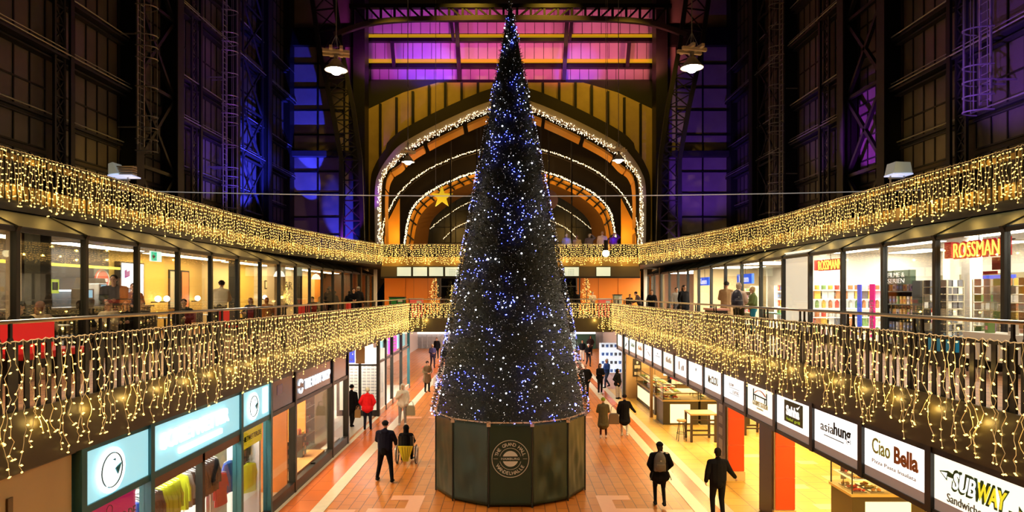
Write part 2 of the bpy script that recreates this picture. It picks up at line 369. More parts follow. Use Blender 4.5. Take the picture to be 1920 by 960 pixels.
# ---- gable: flanks of the end wall with tall windows
GR = mat('grey_render', (.30, .25, .23), .7, noise=.3, nscale=.8)
for s, nm in ((-1, 'left'), (1, 'right')):
    b = MB(); b.bx(s*10.9, s*17.2, 50, 50.4, 0, 31, GR); struct(b, 'wall_end_'+nm)
    b = MB()
    for py in (120, 165, 207, 253, 322, 362, 407, 440): z = ZC+(CY-py)*50/F; b.bx(s*12.6, s*16.6, 49.9, 49.98, z-.06, z+.06, IRON)
    for x in (12.6, 14.6, 16.6): b.bx(s*(x-.05), s*(x+.05), 49.88, 49.97, 7.5, 24.5, IRON)
    b.bx(s*11, s*16.8, 49.3, 49.95, 15.9, 16.3, IRONV); b.bx(s*11, s*16.8, 49.5, 49.95, 24.3, 25.6, IRON); trim(b)
    b = MB(); b.bx(s*16.4, s*17, 48.9, 49.9, 7.5, 31, IRON); trim(b)
    b = MB(); b.bx(s*10.75, s*11.6, 48.5, 49.9, 7.5, 31, IRON); trim(b)
    # corner iron truss that leans outwards as it rises
    b = MB(); LA = [(380, -60), (357, 100), (335, 200), (317, 300), (317, 452)]; LB = [(337, -60), (317, 90), (295, 200), (281, 300), (277, 452)]
    def q(o, y): return Vector((s*o*47/F, 47, ZC+(CY-y)*47/F))
    for i in range(4):
        for k in range(4):
            t0, t1 = k/4, (k+1)/4
            a0 = q(*LA[i]).lerp(q(*LA[i+1]), t0); a1 = q(*LA[i]).lerp(q(*LA[i+1]), t1); c0 = q(*LB[i]).lerp(q(*LB[i+1]), t0); c1 = q(*LB[i]).lerp(q(*LB[i+1]), t1)
            b.bar(a0, a1, .22, .3, IRONV); b.bar(c0, c1, .22, .3, IRONV); b.bar(a0, c1, .07, .07, IRONV); b.bar(c0, a1, .07, .07, IRONV); b.bar(a0, c0, .09, .09, IRONV)
    trim(b)
# ---- big arch
def cat(pts, n=6):                              # smooth curve through points
    out = []; p = [pts[0]]+list(pts)+[pts[-1]]
    for i in range(1, len(p)-2):
        for k in range(n):
            t = k/n; a, b_, c, d = p[i-1], p[i], p[i+1], p[i+2]
            out.append(tuple(.5*((2*b_[j])+(-a[j]+c[j])*t+(2*a[j]-5*b_[j]+4*c[j]-d[j])*t*t+(-a[j]+3*b_[j]-3*c[j]+d[j])*t**3) for j in range(len(b_))))
    out.append(tuple(pts[-1])); return out
def full(half, Y, n=6):                         # half arch (offset, height in the view) -> metres, both sides
    h = [(-o, y) for o, y in half]+[(o, y) for o, y in half[::-1] if o > 0]
    return [Vector((o*Y/F, Y, ZC+(CY-y)*Y/F)) for o, y in cat(h, n)]
A1 = [(249, 458), (249, 360), (241, 327), (222, 297), (197, 273), (137, 240), (72, 210), (37, 197), (0, 187)]
A2 = [(240, 458), (240, 440), (234, 407), (207, 360), (164, 323), (110, 297), (57, 280), (0, 271)]
A3 = [(199, 458), (187, 397), (157, 363), (110, 338), (67, 323), (0, 311)]
A4 = [(156, 458), (147, 413), (110, 380), (70, 362), (0, 349)]
def inset(half, k, cx=0, cy=458): return [(o-k if o > k else 0, min(458, y+k*(.9 if o < 235 else .1))) for o, y in half if o > k or o == 0]
arch1 = full(A1, 50, 8)
GOLD = mat('ochre_render', (.52, .38, .13), .75, noise=.22, nscale=1.4, bump=.2)
top = [(-270, 205), (-200, 172), (-137, 154), (137, 154), (200, 172), (270, 205), (270, 458)]
poly = [(o*50/F, (CY-y)*50/F) for o, y in [(-270, 458)]+top][::-1]
ap = [(p.x, p.z-ZC) for p in arch1]
poly2 = [(o*50/F, (CY-y)*50/F) for o, y in [(270, 458), (270, 205), (200, 172), (137, 154), (-137, 154), (-200, 172), (-270, 205), (-270, 458)]]+ap
b = MB(); b.prism(poly2[::-1], (0, 50.1, ZC), (1, 0, 0), (0, 0, 1), -.4, GOLD); struct(b, 'wall_gable')
b = MB()
for k in range(-8, 9):
    o = k*30.5; yt = 154 if abs(o) < 137 else 154+(abs(o)-137)*.38; zt = ZC+(CY-yt)*50/F
    zz = [p.z for p in arch1 if abs(p.x-o*50/F) < .7]; zb = max(zz) if zz else 9.3
    b.bx(o*50/F-.09, o*50/F+.09, 49.9, 50.12, zb+.2, zt, IRON)
trim(b)
b = MB(); o = 1.9                                # dark band put in for the soft shade above the arch
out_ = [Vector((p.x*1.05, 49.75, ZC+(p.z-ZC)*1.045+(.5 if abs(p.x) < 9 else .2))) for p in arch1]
b.band(out_, [Vector((p.x, 49.75, p.z)) for p in arch1], (0, .3, 0), mat('arch_shade_band', (.02, .014, .008), .7)); trim(b)
b = MB()
ins = full([(max(0, o-9) if o else 0, y+(0 if o > 240 else 9)) for o, y in A1], 50, 8)
b.band([Vector((p.x, 49.0, p.z)) for p in arch1], [Vector((p.x, 49.0, p.z)) for p in ins], (0, .8, 0), mat('grey_arch_moulding', (.42, .36, .36), .5)); struct(b, 'trim_arch')
ORG = mat('orange_panel', (.9, .40, .04), .6, noise=.08, nscale=1)
b = MB()                                        # orange soffit behind the arch, in bays
ins2 = full([(max(0, o-13) if o else 0, y+(0 if o > 240 else 15)) for o, y in A1], 50, 8)
for i in range(len(ins2)-1):
    if i % 9 == 8: continue
    a, c = ins2[i], ins2[i+1]; b.add([a+Vector((0, .3, 0)), c+Vector((0, .3, 0)), c+Vector((0, 1.7, -.1)), a+Vector((0, 1.7, -.1)), a+Vector((0, .3, .2)), c+Vector((0, .3, .2)), c+Vector((0, 1.7, .08)), a+Vector((0, 1.7, .08))],
        [(0, 1, 2, 3), (4, 7, 6, 5), (0, 4, 5, 1), (3, 2, 6, 7), (0, 3, 7, 4), (1, 5, 6, 2)], ORG)
struct(b, 'ceiling_arch_soffit')
for s in (-1, 1):
    b = MB(); pl = [(s*236, 458), (s*236, 445), (s*230, 415), (s*208, 372), (s*208, 445), (s*208, 458)]
    pl = [(o*57/F, (CY-y)*57/F) for o, y in pl]
    if s < 0: pl = pl[::-1]
    b.prism(pl, (0, 57.2, ZC), (1, 0, 0), (0, 0, 1), .15, ORG); trim(b)
b = MB()                                        # inner arch: orange coffers between black ribs, dim soffit, dark fan window
i1 = full([(max(0, o-3), y+3) for o, y in A3], 60, 10); i2 = full([(max(0, o-15), y+14) for o, y in A3], 60, 10)
b.band(i1, i2, (0, .3, 0), ORG); trim(b)
b = MB()
for i in range(0, len(i1), 4): b.bar(i1[i]+Vector((0, -.1, 0)), i2[i]+Vector((0, -.1, 0)), .14, .14, IRON)
mid = [a.lerp(c, .5)+Vector((0, -.1, 0)) for a, c in zip(i1, i2)]
for i in range(len(mid)-1): b.bar(mid[i], mid[i+1], .09, .09, IRON)
trim(b)
i3 = full(A4, 63, 10); i2b = full([(max(0, o-15), y+14) for o, y in A3], 60, 10); m_ = min(len(i2b), len(i3))
b = MB(); N = 50
def resamp(c, n):
    d = [0]
    for i in range(1, len(c)): d.append(d[-1]+(c[i]-c[i-1]).length)
    r = []; j = 0
    for k in range(n+1):
        t = d[-1]*k/n
        while j < len(d)-2 and d[j+1] < t: j += 1
        r.append(c[j].lerp(c[j+1], min(1, max(0, (t-d[j])/max(1e-6, d[j+1]-d[j])))))
    return r
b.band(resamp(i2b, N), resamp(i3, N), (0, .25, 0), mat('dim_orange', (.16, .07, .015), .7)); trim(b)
b = MB(); b.bx(-11, 11, 66, 66.2, 7.4, 23, mat('night_glass', (.01, .01, .012), .3)); struct(b, 'wall_train_hall_end')
b = MB()
for k in range(-7, 8): b.bx(k*1.1-.03, k*1.1+.03, 65.8, 65.9, 8, 16.3, IRONV)
for k in range(5): b.bx(-8, 8, 65.8, 65.9, 9+k*1.6, 9.08+k*1.6, IRONV)
trim(b)
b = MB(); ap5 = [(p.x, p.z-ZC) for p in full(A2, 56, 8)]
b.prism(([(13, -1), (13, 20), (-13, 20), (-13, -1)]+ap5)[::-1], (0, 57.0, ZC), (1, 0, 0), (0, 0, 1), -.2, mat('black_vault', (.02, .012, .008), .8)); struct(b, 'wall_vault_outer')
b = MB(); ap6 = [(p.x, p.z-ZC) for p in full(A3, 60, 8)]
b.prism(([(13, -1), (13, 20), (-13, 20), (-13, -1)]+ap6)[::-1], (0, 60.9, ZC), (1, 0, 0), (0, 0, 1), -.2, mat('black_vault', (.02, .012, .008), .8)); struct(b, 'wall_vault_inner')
b = MB()                                        # posts inside the arch
for px in (894, 901, 1014, 1029, 845, 1072):
    x = (px-CX)*52/F; b.bx(x-.06, x+.06, 52, 52.12, 7.5, 20.5-abs(x)*.6, IRONV)
trim(b)
# ---- purple-lit roof glazing above, in three tiers, with the curved truss in front
ROOFP = mat('frosted_roof_panel', (.62, .55, .6), .6, noise=.18, nscale=.5)
AMB = mat('amber_glow_strip', (.5, .3, .02), .6, em=(.75, .42, .01), es=.55)  # strip glows by itself in place of warm light falling on the ledge
tiers = [(18, 34, 662, 1254, 0), (42, 66, 664, 1252, 1), (79, 112, 669, 1247, 1), (129, 150, 678, 1240, 0)]
for i, (ya, yb, xa, xb, led) in enumerate(tiers):
    b = MB(); za, zb = ZC+(CY-ya)*52/F, ZC+(CY-yb)*52/F; x0, x1 = (xa-CX)*52/F, (xb-CX)*52/F
    b.prism([(x0+.25, zb-ZC), (x1-.25, zb-ZC), (x1, za-ZC), (x0, za-ZC)][::-1], (0, 52, ZC), (1, 0, 0), (0, 0, 1), -.12, ROOFP)
    n = 33
    for k in range(1, n): x = x0+(x1-x0)*k/n; b.bx(x-.015, x+.015, 51.96, 52, zb, za, IRONV)
    if led: b.bx(x0+.3, x1-.3, 51.8, 52.05, zb-.24, zb-.01, AMB)
    struct(b, 'window_roof_%d' % (i+1))
b = MB()
for py in (75.5, 124.5, 154): z = ZC+(CY-py)*51.5/F; b.bx(-13, 13, 51.3, 51.7, z-.14, z+.14, IRON)
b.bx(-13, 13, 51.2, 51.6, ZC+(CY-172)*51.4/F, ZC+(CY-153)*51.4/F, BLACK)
for px in (862, 1057): x = (px-CX)*50.8/F; b.bar((x, 50.8, 22), (x-.3*(1 if px < CX else -1), 50.8, 27.6), .45, .3, IRONV)
for px, y0, y1 in ((735, 79, 126), (1180, 79, 126), (846, 40, 75), (1072, 40, 75)):
    b.bar(P(px, y0, 51), P(px+4*(1 if px < CX else -1), y1, 51), .35, .25, IRONV)
trim(b)
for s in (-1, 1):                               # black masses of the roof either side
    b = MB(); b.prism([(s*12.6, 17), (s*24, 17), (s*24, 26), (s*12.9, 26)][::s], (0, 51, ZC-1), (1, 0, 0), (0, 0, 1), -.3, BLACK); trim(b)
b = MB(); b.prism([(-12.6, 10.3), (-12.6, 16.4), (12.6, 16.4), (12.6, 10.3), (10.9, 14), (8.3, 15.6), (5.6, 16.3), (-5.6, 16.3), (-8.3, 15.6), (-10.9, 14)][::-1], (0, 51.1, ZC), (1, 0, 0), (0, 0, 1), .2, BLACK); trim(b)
b = MB()
low = cat([(-330, 66), (-277, 47), (-217, 38), (-107, 35), (0, 34), (107, 35), (217, 38), (277, 47), (330, 66)], 4)
lowp = [Vector((o*47/F, 47, ZC+(CY-y)*47/F)) for o, y in low]
for a, c in zip(lowp, lowp[1:]): b.bar(a, c, .35, .3, mat('purple_lit_iron_tint', (.10, .07, .10), .5), up=(0, 1, 0))  # purple light on the lower chord is put into its colour
zt = ZC+(CY-12)*47/F; b.bar((-11.5, 47, zt), (11.5, 47, zt), .3, .28, IRON)
n = 23
for k in range(n+1):
    x = -11.2+22.4*k/n; yl = min(lowp, key=lambda p: abs(p.x-x)); b.bar((x, 47, zt), (x, 47, yl.z), .16, .16, IRON)
    if k < n:
        x2 = -11.2+22.4*(k+1)/n; y2 = min(lowp, key=lambda p: abs(p.x-x2)); f = x < 0
        b.bar((x, 47, zt) if f else (x2, 47, zt), (x2, 47, y2.z) if f else (x, 47, yl.z), .12, .12, IRON)
trim(b)

# ================================================================ SHOP GLAZING AND AWNINGS OF THE GALLERY
mull = [7.95+2.02*k+1.95 for k in range(-2, 18)]
mull = [y for y in mull if y < 45.6]
# fixed from the view: first posts stand at 12.35 m, then every 2.02 m
mull = [12.35-2*2.01+2.01*k for k in range(19)]
for s, nm in ((-1, 'left'), (1, 'right')):
    for i, y in enumerate(mull):
        b = MB(); b.bx(s*(G-.06), s*(G+.06), y-.05, y+.05, ZG, 6.86, FRAME); b.bar((s*(G-.07), y, 6.80), (s*(L+.0), y, 7.22), .14, .09, FRAME, up=(0, 1, 0)); trim(b)
        if i+1 < len(mull):
            y2 = mull[i+1]
            nwin[0] += 1
            b = MB(); b.bx(s*G, s*(G+.012), y+.05, y2-.05, ZG+.25, 6.77, GLASS); o = struct(b, 'window_%d' % nwin[0])
            b = MB(); b.bx(s*(G-.05), s*(G+.05), y+.05, y2-.05, ZG, ZG+.25, FRAME); b.bx(s*(G-.05), s*(G+.05), y+.05, y2-.05, 6.76, 6.84, FRAME)
            m4 = [(s*(G-.02), y+.05, 6.84), (s*(G-.02), y2-.05, 6.84)], [(s*(L+.05), y+.05, 7.27), (s*(L+.05), y2-.05, 7.27)]
            b.band(m4[0], m4[1], (0, 0, .03), AWN if s < 0 else mat('blue_grey_awning', (.06, .09, .12), .4, noise=.2, nscale=3)); trim(b)
# ================================================================ RAILINGS, HANDRAILS AND LIGHT CURTAINS
right_signs = ['SUBWAY', 'Ciao Bella', 'asiahung', 'Sahha', 'Gourmet Station', 'LUFTIG', 'Mr.CLOU']
YP = [7.9+1.96*k for k in range(-1, 17)]       # posts of the lower railing
YP[-1] = 39.0
def rail_bay(p0, p1, nrm, z0, z1, zr, n, label, group, post=True, name='railing_bay'):
    # flat uprights between two posts; nrm points into the hall
    p0, p1, nrm = Vector(p0), Vector(p1), Vector(nrm); d = (p1-p0); Ln = d.length; d.normalize(); ang = math.atan2(d.y, d.x)
    t = thing(name, label, 'railing', ((p0+p1)/2)[:], 0, group)
    b = MB()
    for i in range(n):
        c = p0+d*Ln*(i+1)/(n+1); b.bar((c.x, c.y, z0), (c.x, c.y, z1), .085 if name == 'railing_bay' else .03, .02, IRON, up=nrm)
    # uprights: flat faces to the hall
    b.build('uprights', t)
    b = MB(); b.bar((p0.x, p0.y, z1), (p1.x, p1.y, z1), .03, .045, IRON); b.build('top_bar', t)
    b = MB(); b.bar((p0.x, p0.y, z0), (p1.x, p1.y, z0), .03, .05, IRON); b.build('bottom_bar', t)
    if post:
        for k in (-1, 1):
            c = p0+d*.1*k if True else p0; b = MB()
            b.prism([(-.06, z0-.25), (.06, z0-.25), (.06, z1+.0), (.02, z1+.08), (.02, zr-.02), (-.02, zr-.02), (-.02, z1+.08), (-.06, z1)], (c.x, c.y, 0), d, (0, 0, 1), .03, IRON)
            b.build('post', t)
    return t
# ---- strands of the light curtains, made once and copied
def bulb_mb(b, c, r, ln, ang):
    a = Vector((math.cos(ang), math.sin(ang)*.6, RN.uniform(-.35, .35))).normalized()
    u = a.cross(Vector((0, 0, 1))).normalized()*r; v = a.cross(u).normalized()*r; c = Vector(c)
    b.add([c-a*ln*.5, c+u, c+v, c-u, c-v, c+a*ln*.5], [(0, 2, 1), (0, 3, 2), (0, 4, 3), (0, 1, 4), (5, 1, 2), (5, 2, 3), (5, 3, 4), (5, 4, 1)], BULB)
def strand_meshes(ln, sp, n, seed, wr=.0045, r=.014, bl=.055, sway=.045):
    out = []
    rr = random.Random(seed)
    for k in range(n):
        w_ = MB(); bb = MB(); z = 0; x = 0; y = 0; pts = [(0, 0, 0)]; L_ = ln*rr.uniform(.82, 1.08)
        while z > -L_:
            z -= sp*.5*rr.uniform(.8, 1.2); f = min(1, -z/ln+.35)
            x += rr.uniform(-sway, sway)*f; x *= .9; y = .015*math.sin(z*9+k); pts.append((x, y, z))
        w_.tube(pts, wr, WIRE, 4, False)
        for i in range(1, len(pts), 2):
            p = pts[i]; sd = rr.choice((-1, 1)); q_ = (p[0]+sd*.028, p[1]-.01, p[2]-rr.uniform(0, .015))
            bulb_mb(bb, q_, r, bl*rr.uniform(.8, 1.25), rr.uniform(-.3, .3))
        p = pts[-1]; bulb_mb(bb, (p[0], p[1], p[2]-.02), r, bl, .4)
        out.append((w_.mesh('strand_wire'), bb.mesh('strand_bulbs')))
    return out
LOW = strand_meshes(1.42, .15, 16, 3, sway=.062)
LOW2 = strand_meshes(1.5, .13, 14, 8, .0045, .016, .06)
UPS = strand_meshes(1.05, .12, 12, 5, .004, .015, .06, .02)
def curtain(p0, p1, z, out, ms, step, label, group, lamp=None, ztop=None):
    p0, p1, out = Vector(p0), Vector(p1), Vector(out); d = p1-p0; Ln = d.length; d.normalize(); ang = math.atan2(d.y, d.x)
    mid_ = (p0+p1)/2+out
    t = thing('light_curtain', label, 'string lights', (mid_.x, mid_.y, z), ang, group)
    n = max(2, round(Ln/step)); b = MB(); pts = []
    for i in range(n*2+1): x = -Ln/2+Ln*i/(n*2); pts.append((x, 0, RN.uniform(-.012, .012)-(.0 if i % 2 else .015)))
    b.tube(pts, .007, WIRE, 4, False); b.build('header_wire', t, local=True)
    for i in range(n):
        w_, bb = RN.choice(ms); x = -Ln/2+Ln*(i+.5)/n+RN.uniform(-.02, .02)
        o = bpy.data.objects.new('strand', w_); C.objects.link(o); o.parent = t; o.location = (x, RN.uniform(-.01, .01), 0)
        fl = RN.choice((1, -1)); o.scale = (fl, 1, RN.uniform(.9, 1.1))
        q_ = bpy.data.objects.new('strand_bulbs', bb); C.objects.link(q_); q_.parent = o; q_['kind'] = 'stuff'
    return t
WARM = (1.0, .62, .14)
for s, nm in ((-1, 'left'), (1, 'right')):
    shops = {-1: 'coffee bar side', 1: 'chemist side'}[s]
    for k in range(len(YP)-1):
        y0, y1 = YP[k], YP[k+1]
        if s > 0 and k < 7: where = 'above the %s sign' % right_signs[k]
        elif s < 0 and 1 <= k <= 6: where = ['', 'over the door-high beige wall', 'above the round white bird emblem', 'over the blue sign lettering', 'over the yellow shop banner', 'above the BODY SHOP lettering start', 'above the BODY SHOP lettering end'][k]
        else: where = '%s bay from the cross gallery' % ordn(len(YP)-2-k)
        rail_bay((s*W, y0, 0), (s*W, y1, 0), (-s, 0, 0), 3.93, 4.98, ZR, 9, 'black flat-bar railing bay of the %s gallery, %s' % (nm, where), 'gallery railing bays')
        curtain((s*W, y0, 0), (s*W, y1, 0), 5.02, (-s*.1, 0, 0), LOW if y0 < 12 else LOW2, .13, 'warm white light curtain on the %s gallery railing, %s' % (nm, where), 'light curtains of the lower gallery')
        for f in (.25, .75):
            point((s*(W-.16), y0+(y1-y0)*f, 3.95), WARM, 3.2, .04); 
        point((s*(W-.2), (y0+y1)/2, 4.6), WARM, 2.6, .04)
    b = MB(); b.tube([(s*W, 4, ZR), (s*W, 39.0, ZR)], .028, STEEL, 10)
    o = b.build('handrail', smooth=True); o['label'] = 'long tubular steel handrail along the %s gallery' % nm; o['category'] = 'handrail'
    b = MB(); b.tube([(s*W, 39.0, ZR), (s*3.9, 39.5, ZR), (0, 39.6, ZR)], .028, STEEL, 10)
    o = b.build('handrail', smooth=True); o['label'] = 'steel handrail of the cross gallery, %s half' % nm; o['category'] = 'handrail'
    # cross gallery lower, two bays either side of the tree
    pts = [(s*W, 39.0), (s*3.9, 39.3), (s*1.9, 39.3), (0, 39.3)]
    for k, (a, c) in enumerate(zip(pts, pts[1:])):
        wh = ['beside the corner', 'beside the tree', 'behind the tree'][k]
        rail_bay((*a, 0), (*c, 0), (0, -1, 0), 3.93, 4.98, ZR, 11, 'black railing bay of the far cross gallery %s, %s half' % (wh, nm), 'gallery railing bays')
        curtain((*a, 0), (*c, 0), 5.02, (0, -.12, 0), LOW2, .09, 'warm light curtain of the far cross gallery %s, %s half' % (wh, nm), 'light curtains of the lower gallery')
        point(((a[0]+c[0])/2, 38.85, 4.0), WARM, 14, .05); point(((a[0]+c[0])/2-.6, 38.85, 4.5), WARM, 9, .05)
    # upper walkway
    path = [(s*L, y) for y in [6.2+2.2*k for k in range(9)]]+[(s*9.95, 26.6), (s*9.6, 29.6), (s*9.2, 32), (s*8.72, 34.5), (s*8.2, 36.8), (s*7.66, 38.9)]
    for k, (a, c) in enumerate(zip(path, path[1:])):
        wh = '%s section from the far corner' % ordn(len(path)-2-k)
        rail_bay((*a, 0), (*c, 0), (-s, 0, 0), 7.45, 8.45, 8.55, 12, 'thin black railing bay of the upper %s walkway, %s' % (nm, wh), 'upper railing bays', False, 'walkway_railing')
        curtain((*a, 0), (*c, 0), 8.5, (-s*.1, 0, 0), UPS, .1, 'dense golden light curtain on the upper %s walkway, %s' % (nm, wh), 'light curtains of the upper walkway')
        for f in (.25, .75):
            x, y = a[0]+(c[0]-a[0])*f, a[1]+(c[1]-a[1])*f; point((x-s*.16, y, 7.75), WARM, 6, .04)
        x, y = (a[0]+c[0])/2, (a[1]+c[1])/2; point((x-s*.16, y, 8.3), WARM, 3, .04)
        b = MB(); b.bar((a[0]+s*.05, a[1], 7.62), (c[0]+s*.05, c[1], 7.62), .04, .42, mat('amber_board', (.32, .2, .05), .5)); b.bar((a[0]+s*.03, a[1], 8.38), (c[0]+s*.03, c[1], 8.38), .04, .16, mat('amber_board')); trim(b)
    xs = [s*7.66, s*5.9, s*4.1, s*2.2, 0]
    for k, (a, c) in enumerate(zip(xs, xs[1:])):
        wh = ['corner', 'bench', 'tree-side', 'tree-hidden'][k]
        rail_bay((a, 38.9, 0), (c, 38.9, 0), (0, -1, 0), 7.2, 8.45, 8.55, 12, 'thin black %s railing bay of the upper cross walkway, %s half' % (wh, nm), 'upper railing bays', False, 'walkway_railing')
        curtain((a, 38.8, 0), (c, 38.8, 0), 8.5, (0, -.1, 0), UPS, .09, 'dense golden %s light curtain on the upper cross walkway, %s half' % (wh, nm), 'light curtains of the upper walkway')
        point(((a+c)/2, 38.5, 7.55), WARM, 10, .05); point(((a+c)/2, 38.5, 8.1), WARM, 6, .05)
b = MB(); b.bx(-7.6, 7.6, 38.86, 38.92, 7.2, 7.75, mat('amber_board')); trim(b)

# ---- arcs of string lights on the arches
COOLB = mat('soft_white_bulb', (1, .9, .7), .4, em=(1, .84, .55), es=3.4, sample=False)
def arc_string(curve, label, n, rows=1, r=.035, spread=.12, m=None, drop=.1):
    t = thing('arch_light_string', label, 'string lights', tuple(curve[0]))
    b = MB(); b.tube(curve[::2]+[curve[-1]], .02, WIRE, 4, False); b.build('wire', t)
    b = MB(); c = resamp(curve, n)
    for p in c:
        for _ in range(rows):
            q_ = p+Vector((RN.uniform(-spread, spread), RN.uniform(-.05, .05), RN.uniform(-spread-drop, spread*.5))); b.sph(q_, (r*.7, r*.7, r*1.3), m or COOLB, 4)
    o = b.build('bulbs', t); o['kind'] = 'stuff'
    return t
arc_string([Vector((p.x, 48.9, p.z)) for p in ins], 'icicle lights hung along the great outer arch of the gable', 330, 3, .035, .14, drop=.25)
arc_string(full(A2, 56, 8), 'second arc of string lights deeper inside the arch', 300, 2, .035, .07, drop=0)
arc_string(full(A3, 59.8, 8), 'thick inner arc of string lights over the orange ribs', 330, 3, .035, .1, drop=0)
for s, nm in ((-1, 'left'), (1, 'right')):
    for k, (pts, wh) in enumerate((([(150, 428), (128, 410), (95, 388), (70, 376)], 'long slanting'), ([(125, 447), (105, 428), (78, 415), (55, 406)], 'short slanting'))):
        arc_string([Vector((s*o*65/F, 65, ZC+(CY-y)*65/F)) for o, y in cat(pts)], '%s line of white lights inside the fan window, %s of the tree' % (wh, nm), 40, 1, .04, .05, drop=0)

# ================================================================ CHRISTMAS TREE
TX, TY, TR, TZ0, TZ1 = 0.0, 19.3, 2.3, 2.2, 14.2
NEED = mat('dark_needles', (.010, .016, .013), .55, noise=.4)
NEED2 = mat('grey_green_needles', (.055, .065, .045), .5)
NEED3 = mat('pale_needle_tips', (.22, .24, .19), .45)
tree = thing('christmas_tree', 'tall dark cone Christmas tree covered in blue and white lights', 'christmas tree', (TX, TY, TZ0))
b = MB(); b.lathe([(.05, TZ0), (TR*.93, TZ0), (TR*.93, TZ0+.05), (.04, TZ1-.2)], (TX, TY, 0), NEED, 48); b.build('core', tree)
b = MB(); b.tube([(TX, TY, .1), (TX, TY, TZ0+.1)], .18, IRONV, 10); b.build('trunk', tree)
def conept(z, a, r=0): rad = TR*(TZ1-z)/(TZ1-TZ0)+r; return Vector((TX+rad*math.cos(a), TY+rad*math.sin(a), z))
def rz_():
    while True:
        z = RN.uniform(TZ0, TZ1)
        if RN.random() < (TZ1-z)/(TZ1-TZ0)+.06: return z
for nm, m, cnt, lo, hi in (('foliage', NEED, 26000, .05, .12), ('grey_green_foliage', NEED2, 11000, .04, .07), ('needle_tips', NEED3, 2600, .015, .03)):  # second set of needles is grey-green, for lighter specks
    b = MB(); vs = []; fs = []
    for _ in range(cnt):
        z = rz_(); a = RN.uniform(0, 2*PI)
        if RN.random() < .25 and math.sin(a) > 0: continue
        p = conept(z, a, -.08+RN.uniform(0, .1)); out = Vector((math.cos(a), math.sin(a), .2)); d = (out+Vector((RN.uniform(-.9, .9), RN.uniform(-.9, .9), RN.uniform(-1, .6)))).normalized()*RN.uniform(lo, hi)
        sd = d.cross(out).normalized()*.011; n = len(vs); vs += [p-sd, p+sd, p+d]; fs.append((n, n+1, n+2))
    b.add(vs, fs, m); o = b.build(nm, tree); o['kind'] = 'stuff'
from mathutils import noise as mn
def led(z, a, r, b, m):
    p = conept(z, a, .04); b.sph(p, (r, r, r), m, 6)
BLED = mat('blue_led', (.1, .1, 1), .4, em=(.05, .07, 1.0), es=13)
BLEDC = mat('blue_led_core', (.3, .3, 1), .4, em=(.45, .5, 1.0), es=3.5, sample=False)
WLED = mat('white_led', (1, 1, 1), .4, em=(.85, .88, 1.0), es=3.2, sample=False)
WLEDS = mat('white_led_small', (1, 1, 1), .4, em=(.8, .82, .9), es=.7, sample=False)
b1 = MB(); b2 = MB(); b3 = MB(); b4 = MB(); n1 = 0
while n1 < 850:
    z = rz_(); a = RN.uniform(PI, 2*PI) if RN.random() < .8 else RN.uniform(0, PI)
    p = conept(z, a)
    if mn.noise(p*1.7)+.6*mn.noise(p*4+Vector((5, 2, 1))) > .22:
        led(z, a, RN.uniform(.009, .015), b1, BLED); n1 += 1
        if RN.random() < .5: led(z, a+.004, .013, b2, BLEDC)
for _ in range(210): led(rz_(), RN.uniform(PI, 2*PI), RN.choice((.009, .012, .016)), b3, WLED)
for _ in range(70):
    z, a = rz_(), RN.uniform(PI, 2*PI); led(z, a, .026, b3, WLED)
for _ in range(2500): led(rz_(), RN.uniform(PI*.95, 2.05*PI), RN.uniform(.004, .008), b4, WLEDS)
for nm, bb in (('blue_lights', b1), ('pale_blue_lights', b2), ('white_lights', b3), ('faint_white_lights', b4)):
    o = bb.build(nm, tree); o['kind'] = 'stuff'

# fabric surround at the foot of the tree
SUR = mat('dark_green_fabric', (.016, .044, .030), .42, noise=.2, nscale=2, bump=.3)
TIMB = mat('bare_timber', (.75, .6, .42), .5)
sur = thing('tree_surround', 'twelve-sided dark green fabric skirt fence around the tree foot with round emblem', 'tree skirt', (TX, TY, 0))
NS = 12; SR = 2.2; ZF = 2.22
vang = [-PI/2+PI/NS+2*PI*k/NS for k in range(NS)]
for k in range(NS):
    a0, a1 = vang[k-1], vang[k]; p0 = Vector((TX+SR*math.cos(a0), TY+SR*math.sin(a0), 0)); p1 = Vector((TX+SR*math.cos(a1), TY+SR*math.sin(a1), 0))
    nrm = Vector((math.cos((a0+a1)/2), math.sin((a0+a1)/2), 0)); b = MB(); nx, nz = 24, 24; vs = []
    rr = random.Random(k); ph = rr.uniform(0, 6)
    for j in range(nz+1):
        for i in range(nx+1):
            u, v = i/nx, j/nz; wv = math.sin(PI*u)*math.sin(PI*v)**.5
            amp = (.03 if k not in (1,) else .07)
            dz = wv*amp*(math.sin(u*6+v*9+ph)+.5*math.sin(v*17-u*8+ph*2)+ .3*math.sin(u*23+v*4))*(1-.6*v)
            if k == 0: dz *= .12
            p = p0.lerp(p1, .012+.976*u)+nrm*dz; vs.append((p.x, p.y, .06+(ZF-.08)*v))
    fs = [(j*(nx+1)+i, j*(nx+1)+i+1, (j+1)*(nx+1)+i+1, (j+1)*(nx+1)+i) for j in range(nz) for i in range(nx)]
    b.add(vs, fs, SUR); o = b.build('fabric_panel', sur, smooth=True)
    md = o.modifiers.new('t', 'SOLIDIFY'); md.thickness = .006
    b = MB(); b.tube([(p1.x, p1.y, 0), (p1.x, p1.y, ZF)], .022, IRON, 6); b.build('post', sur)
    b = MB(); b.bx(p1.x-.05, p1.x+.05, p1.y-.05, p1.y+.05, ZF-.1, ZF+.03, TIMB); b.build('bracket', sur)
    b = MB(); b.bar((p0.x, p0.y, ZF), (p1.x, p1.y, ZF), .045, .035, TIMB); b.build('top_rail', sur)
EM = mat('pale_grey_print', (.62, .64, .58), .6, em=(.6, .62, .55), es=.0)
yf = TY-SR*math.cos(PI/NS)-.012; cz = 1.28
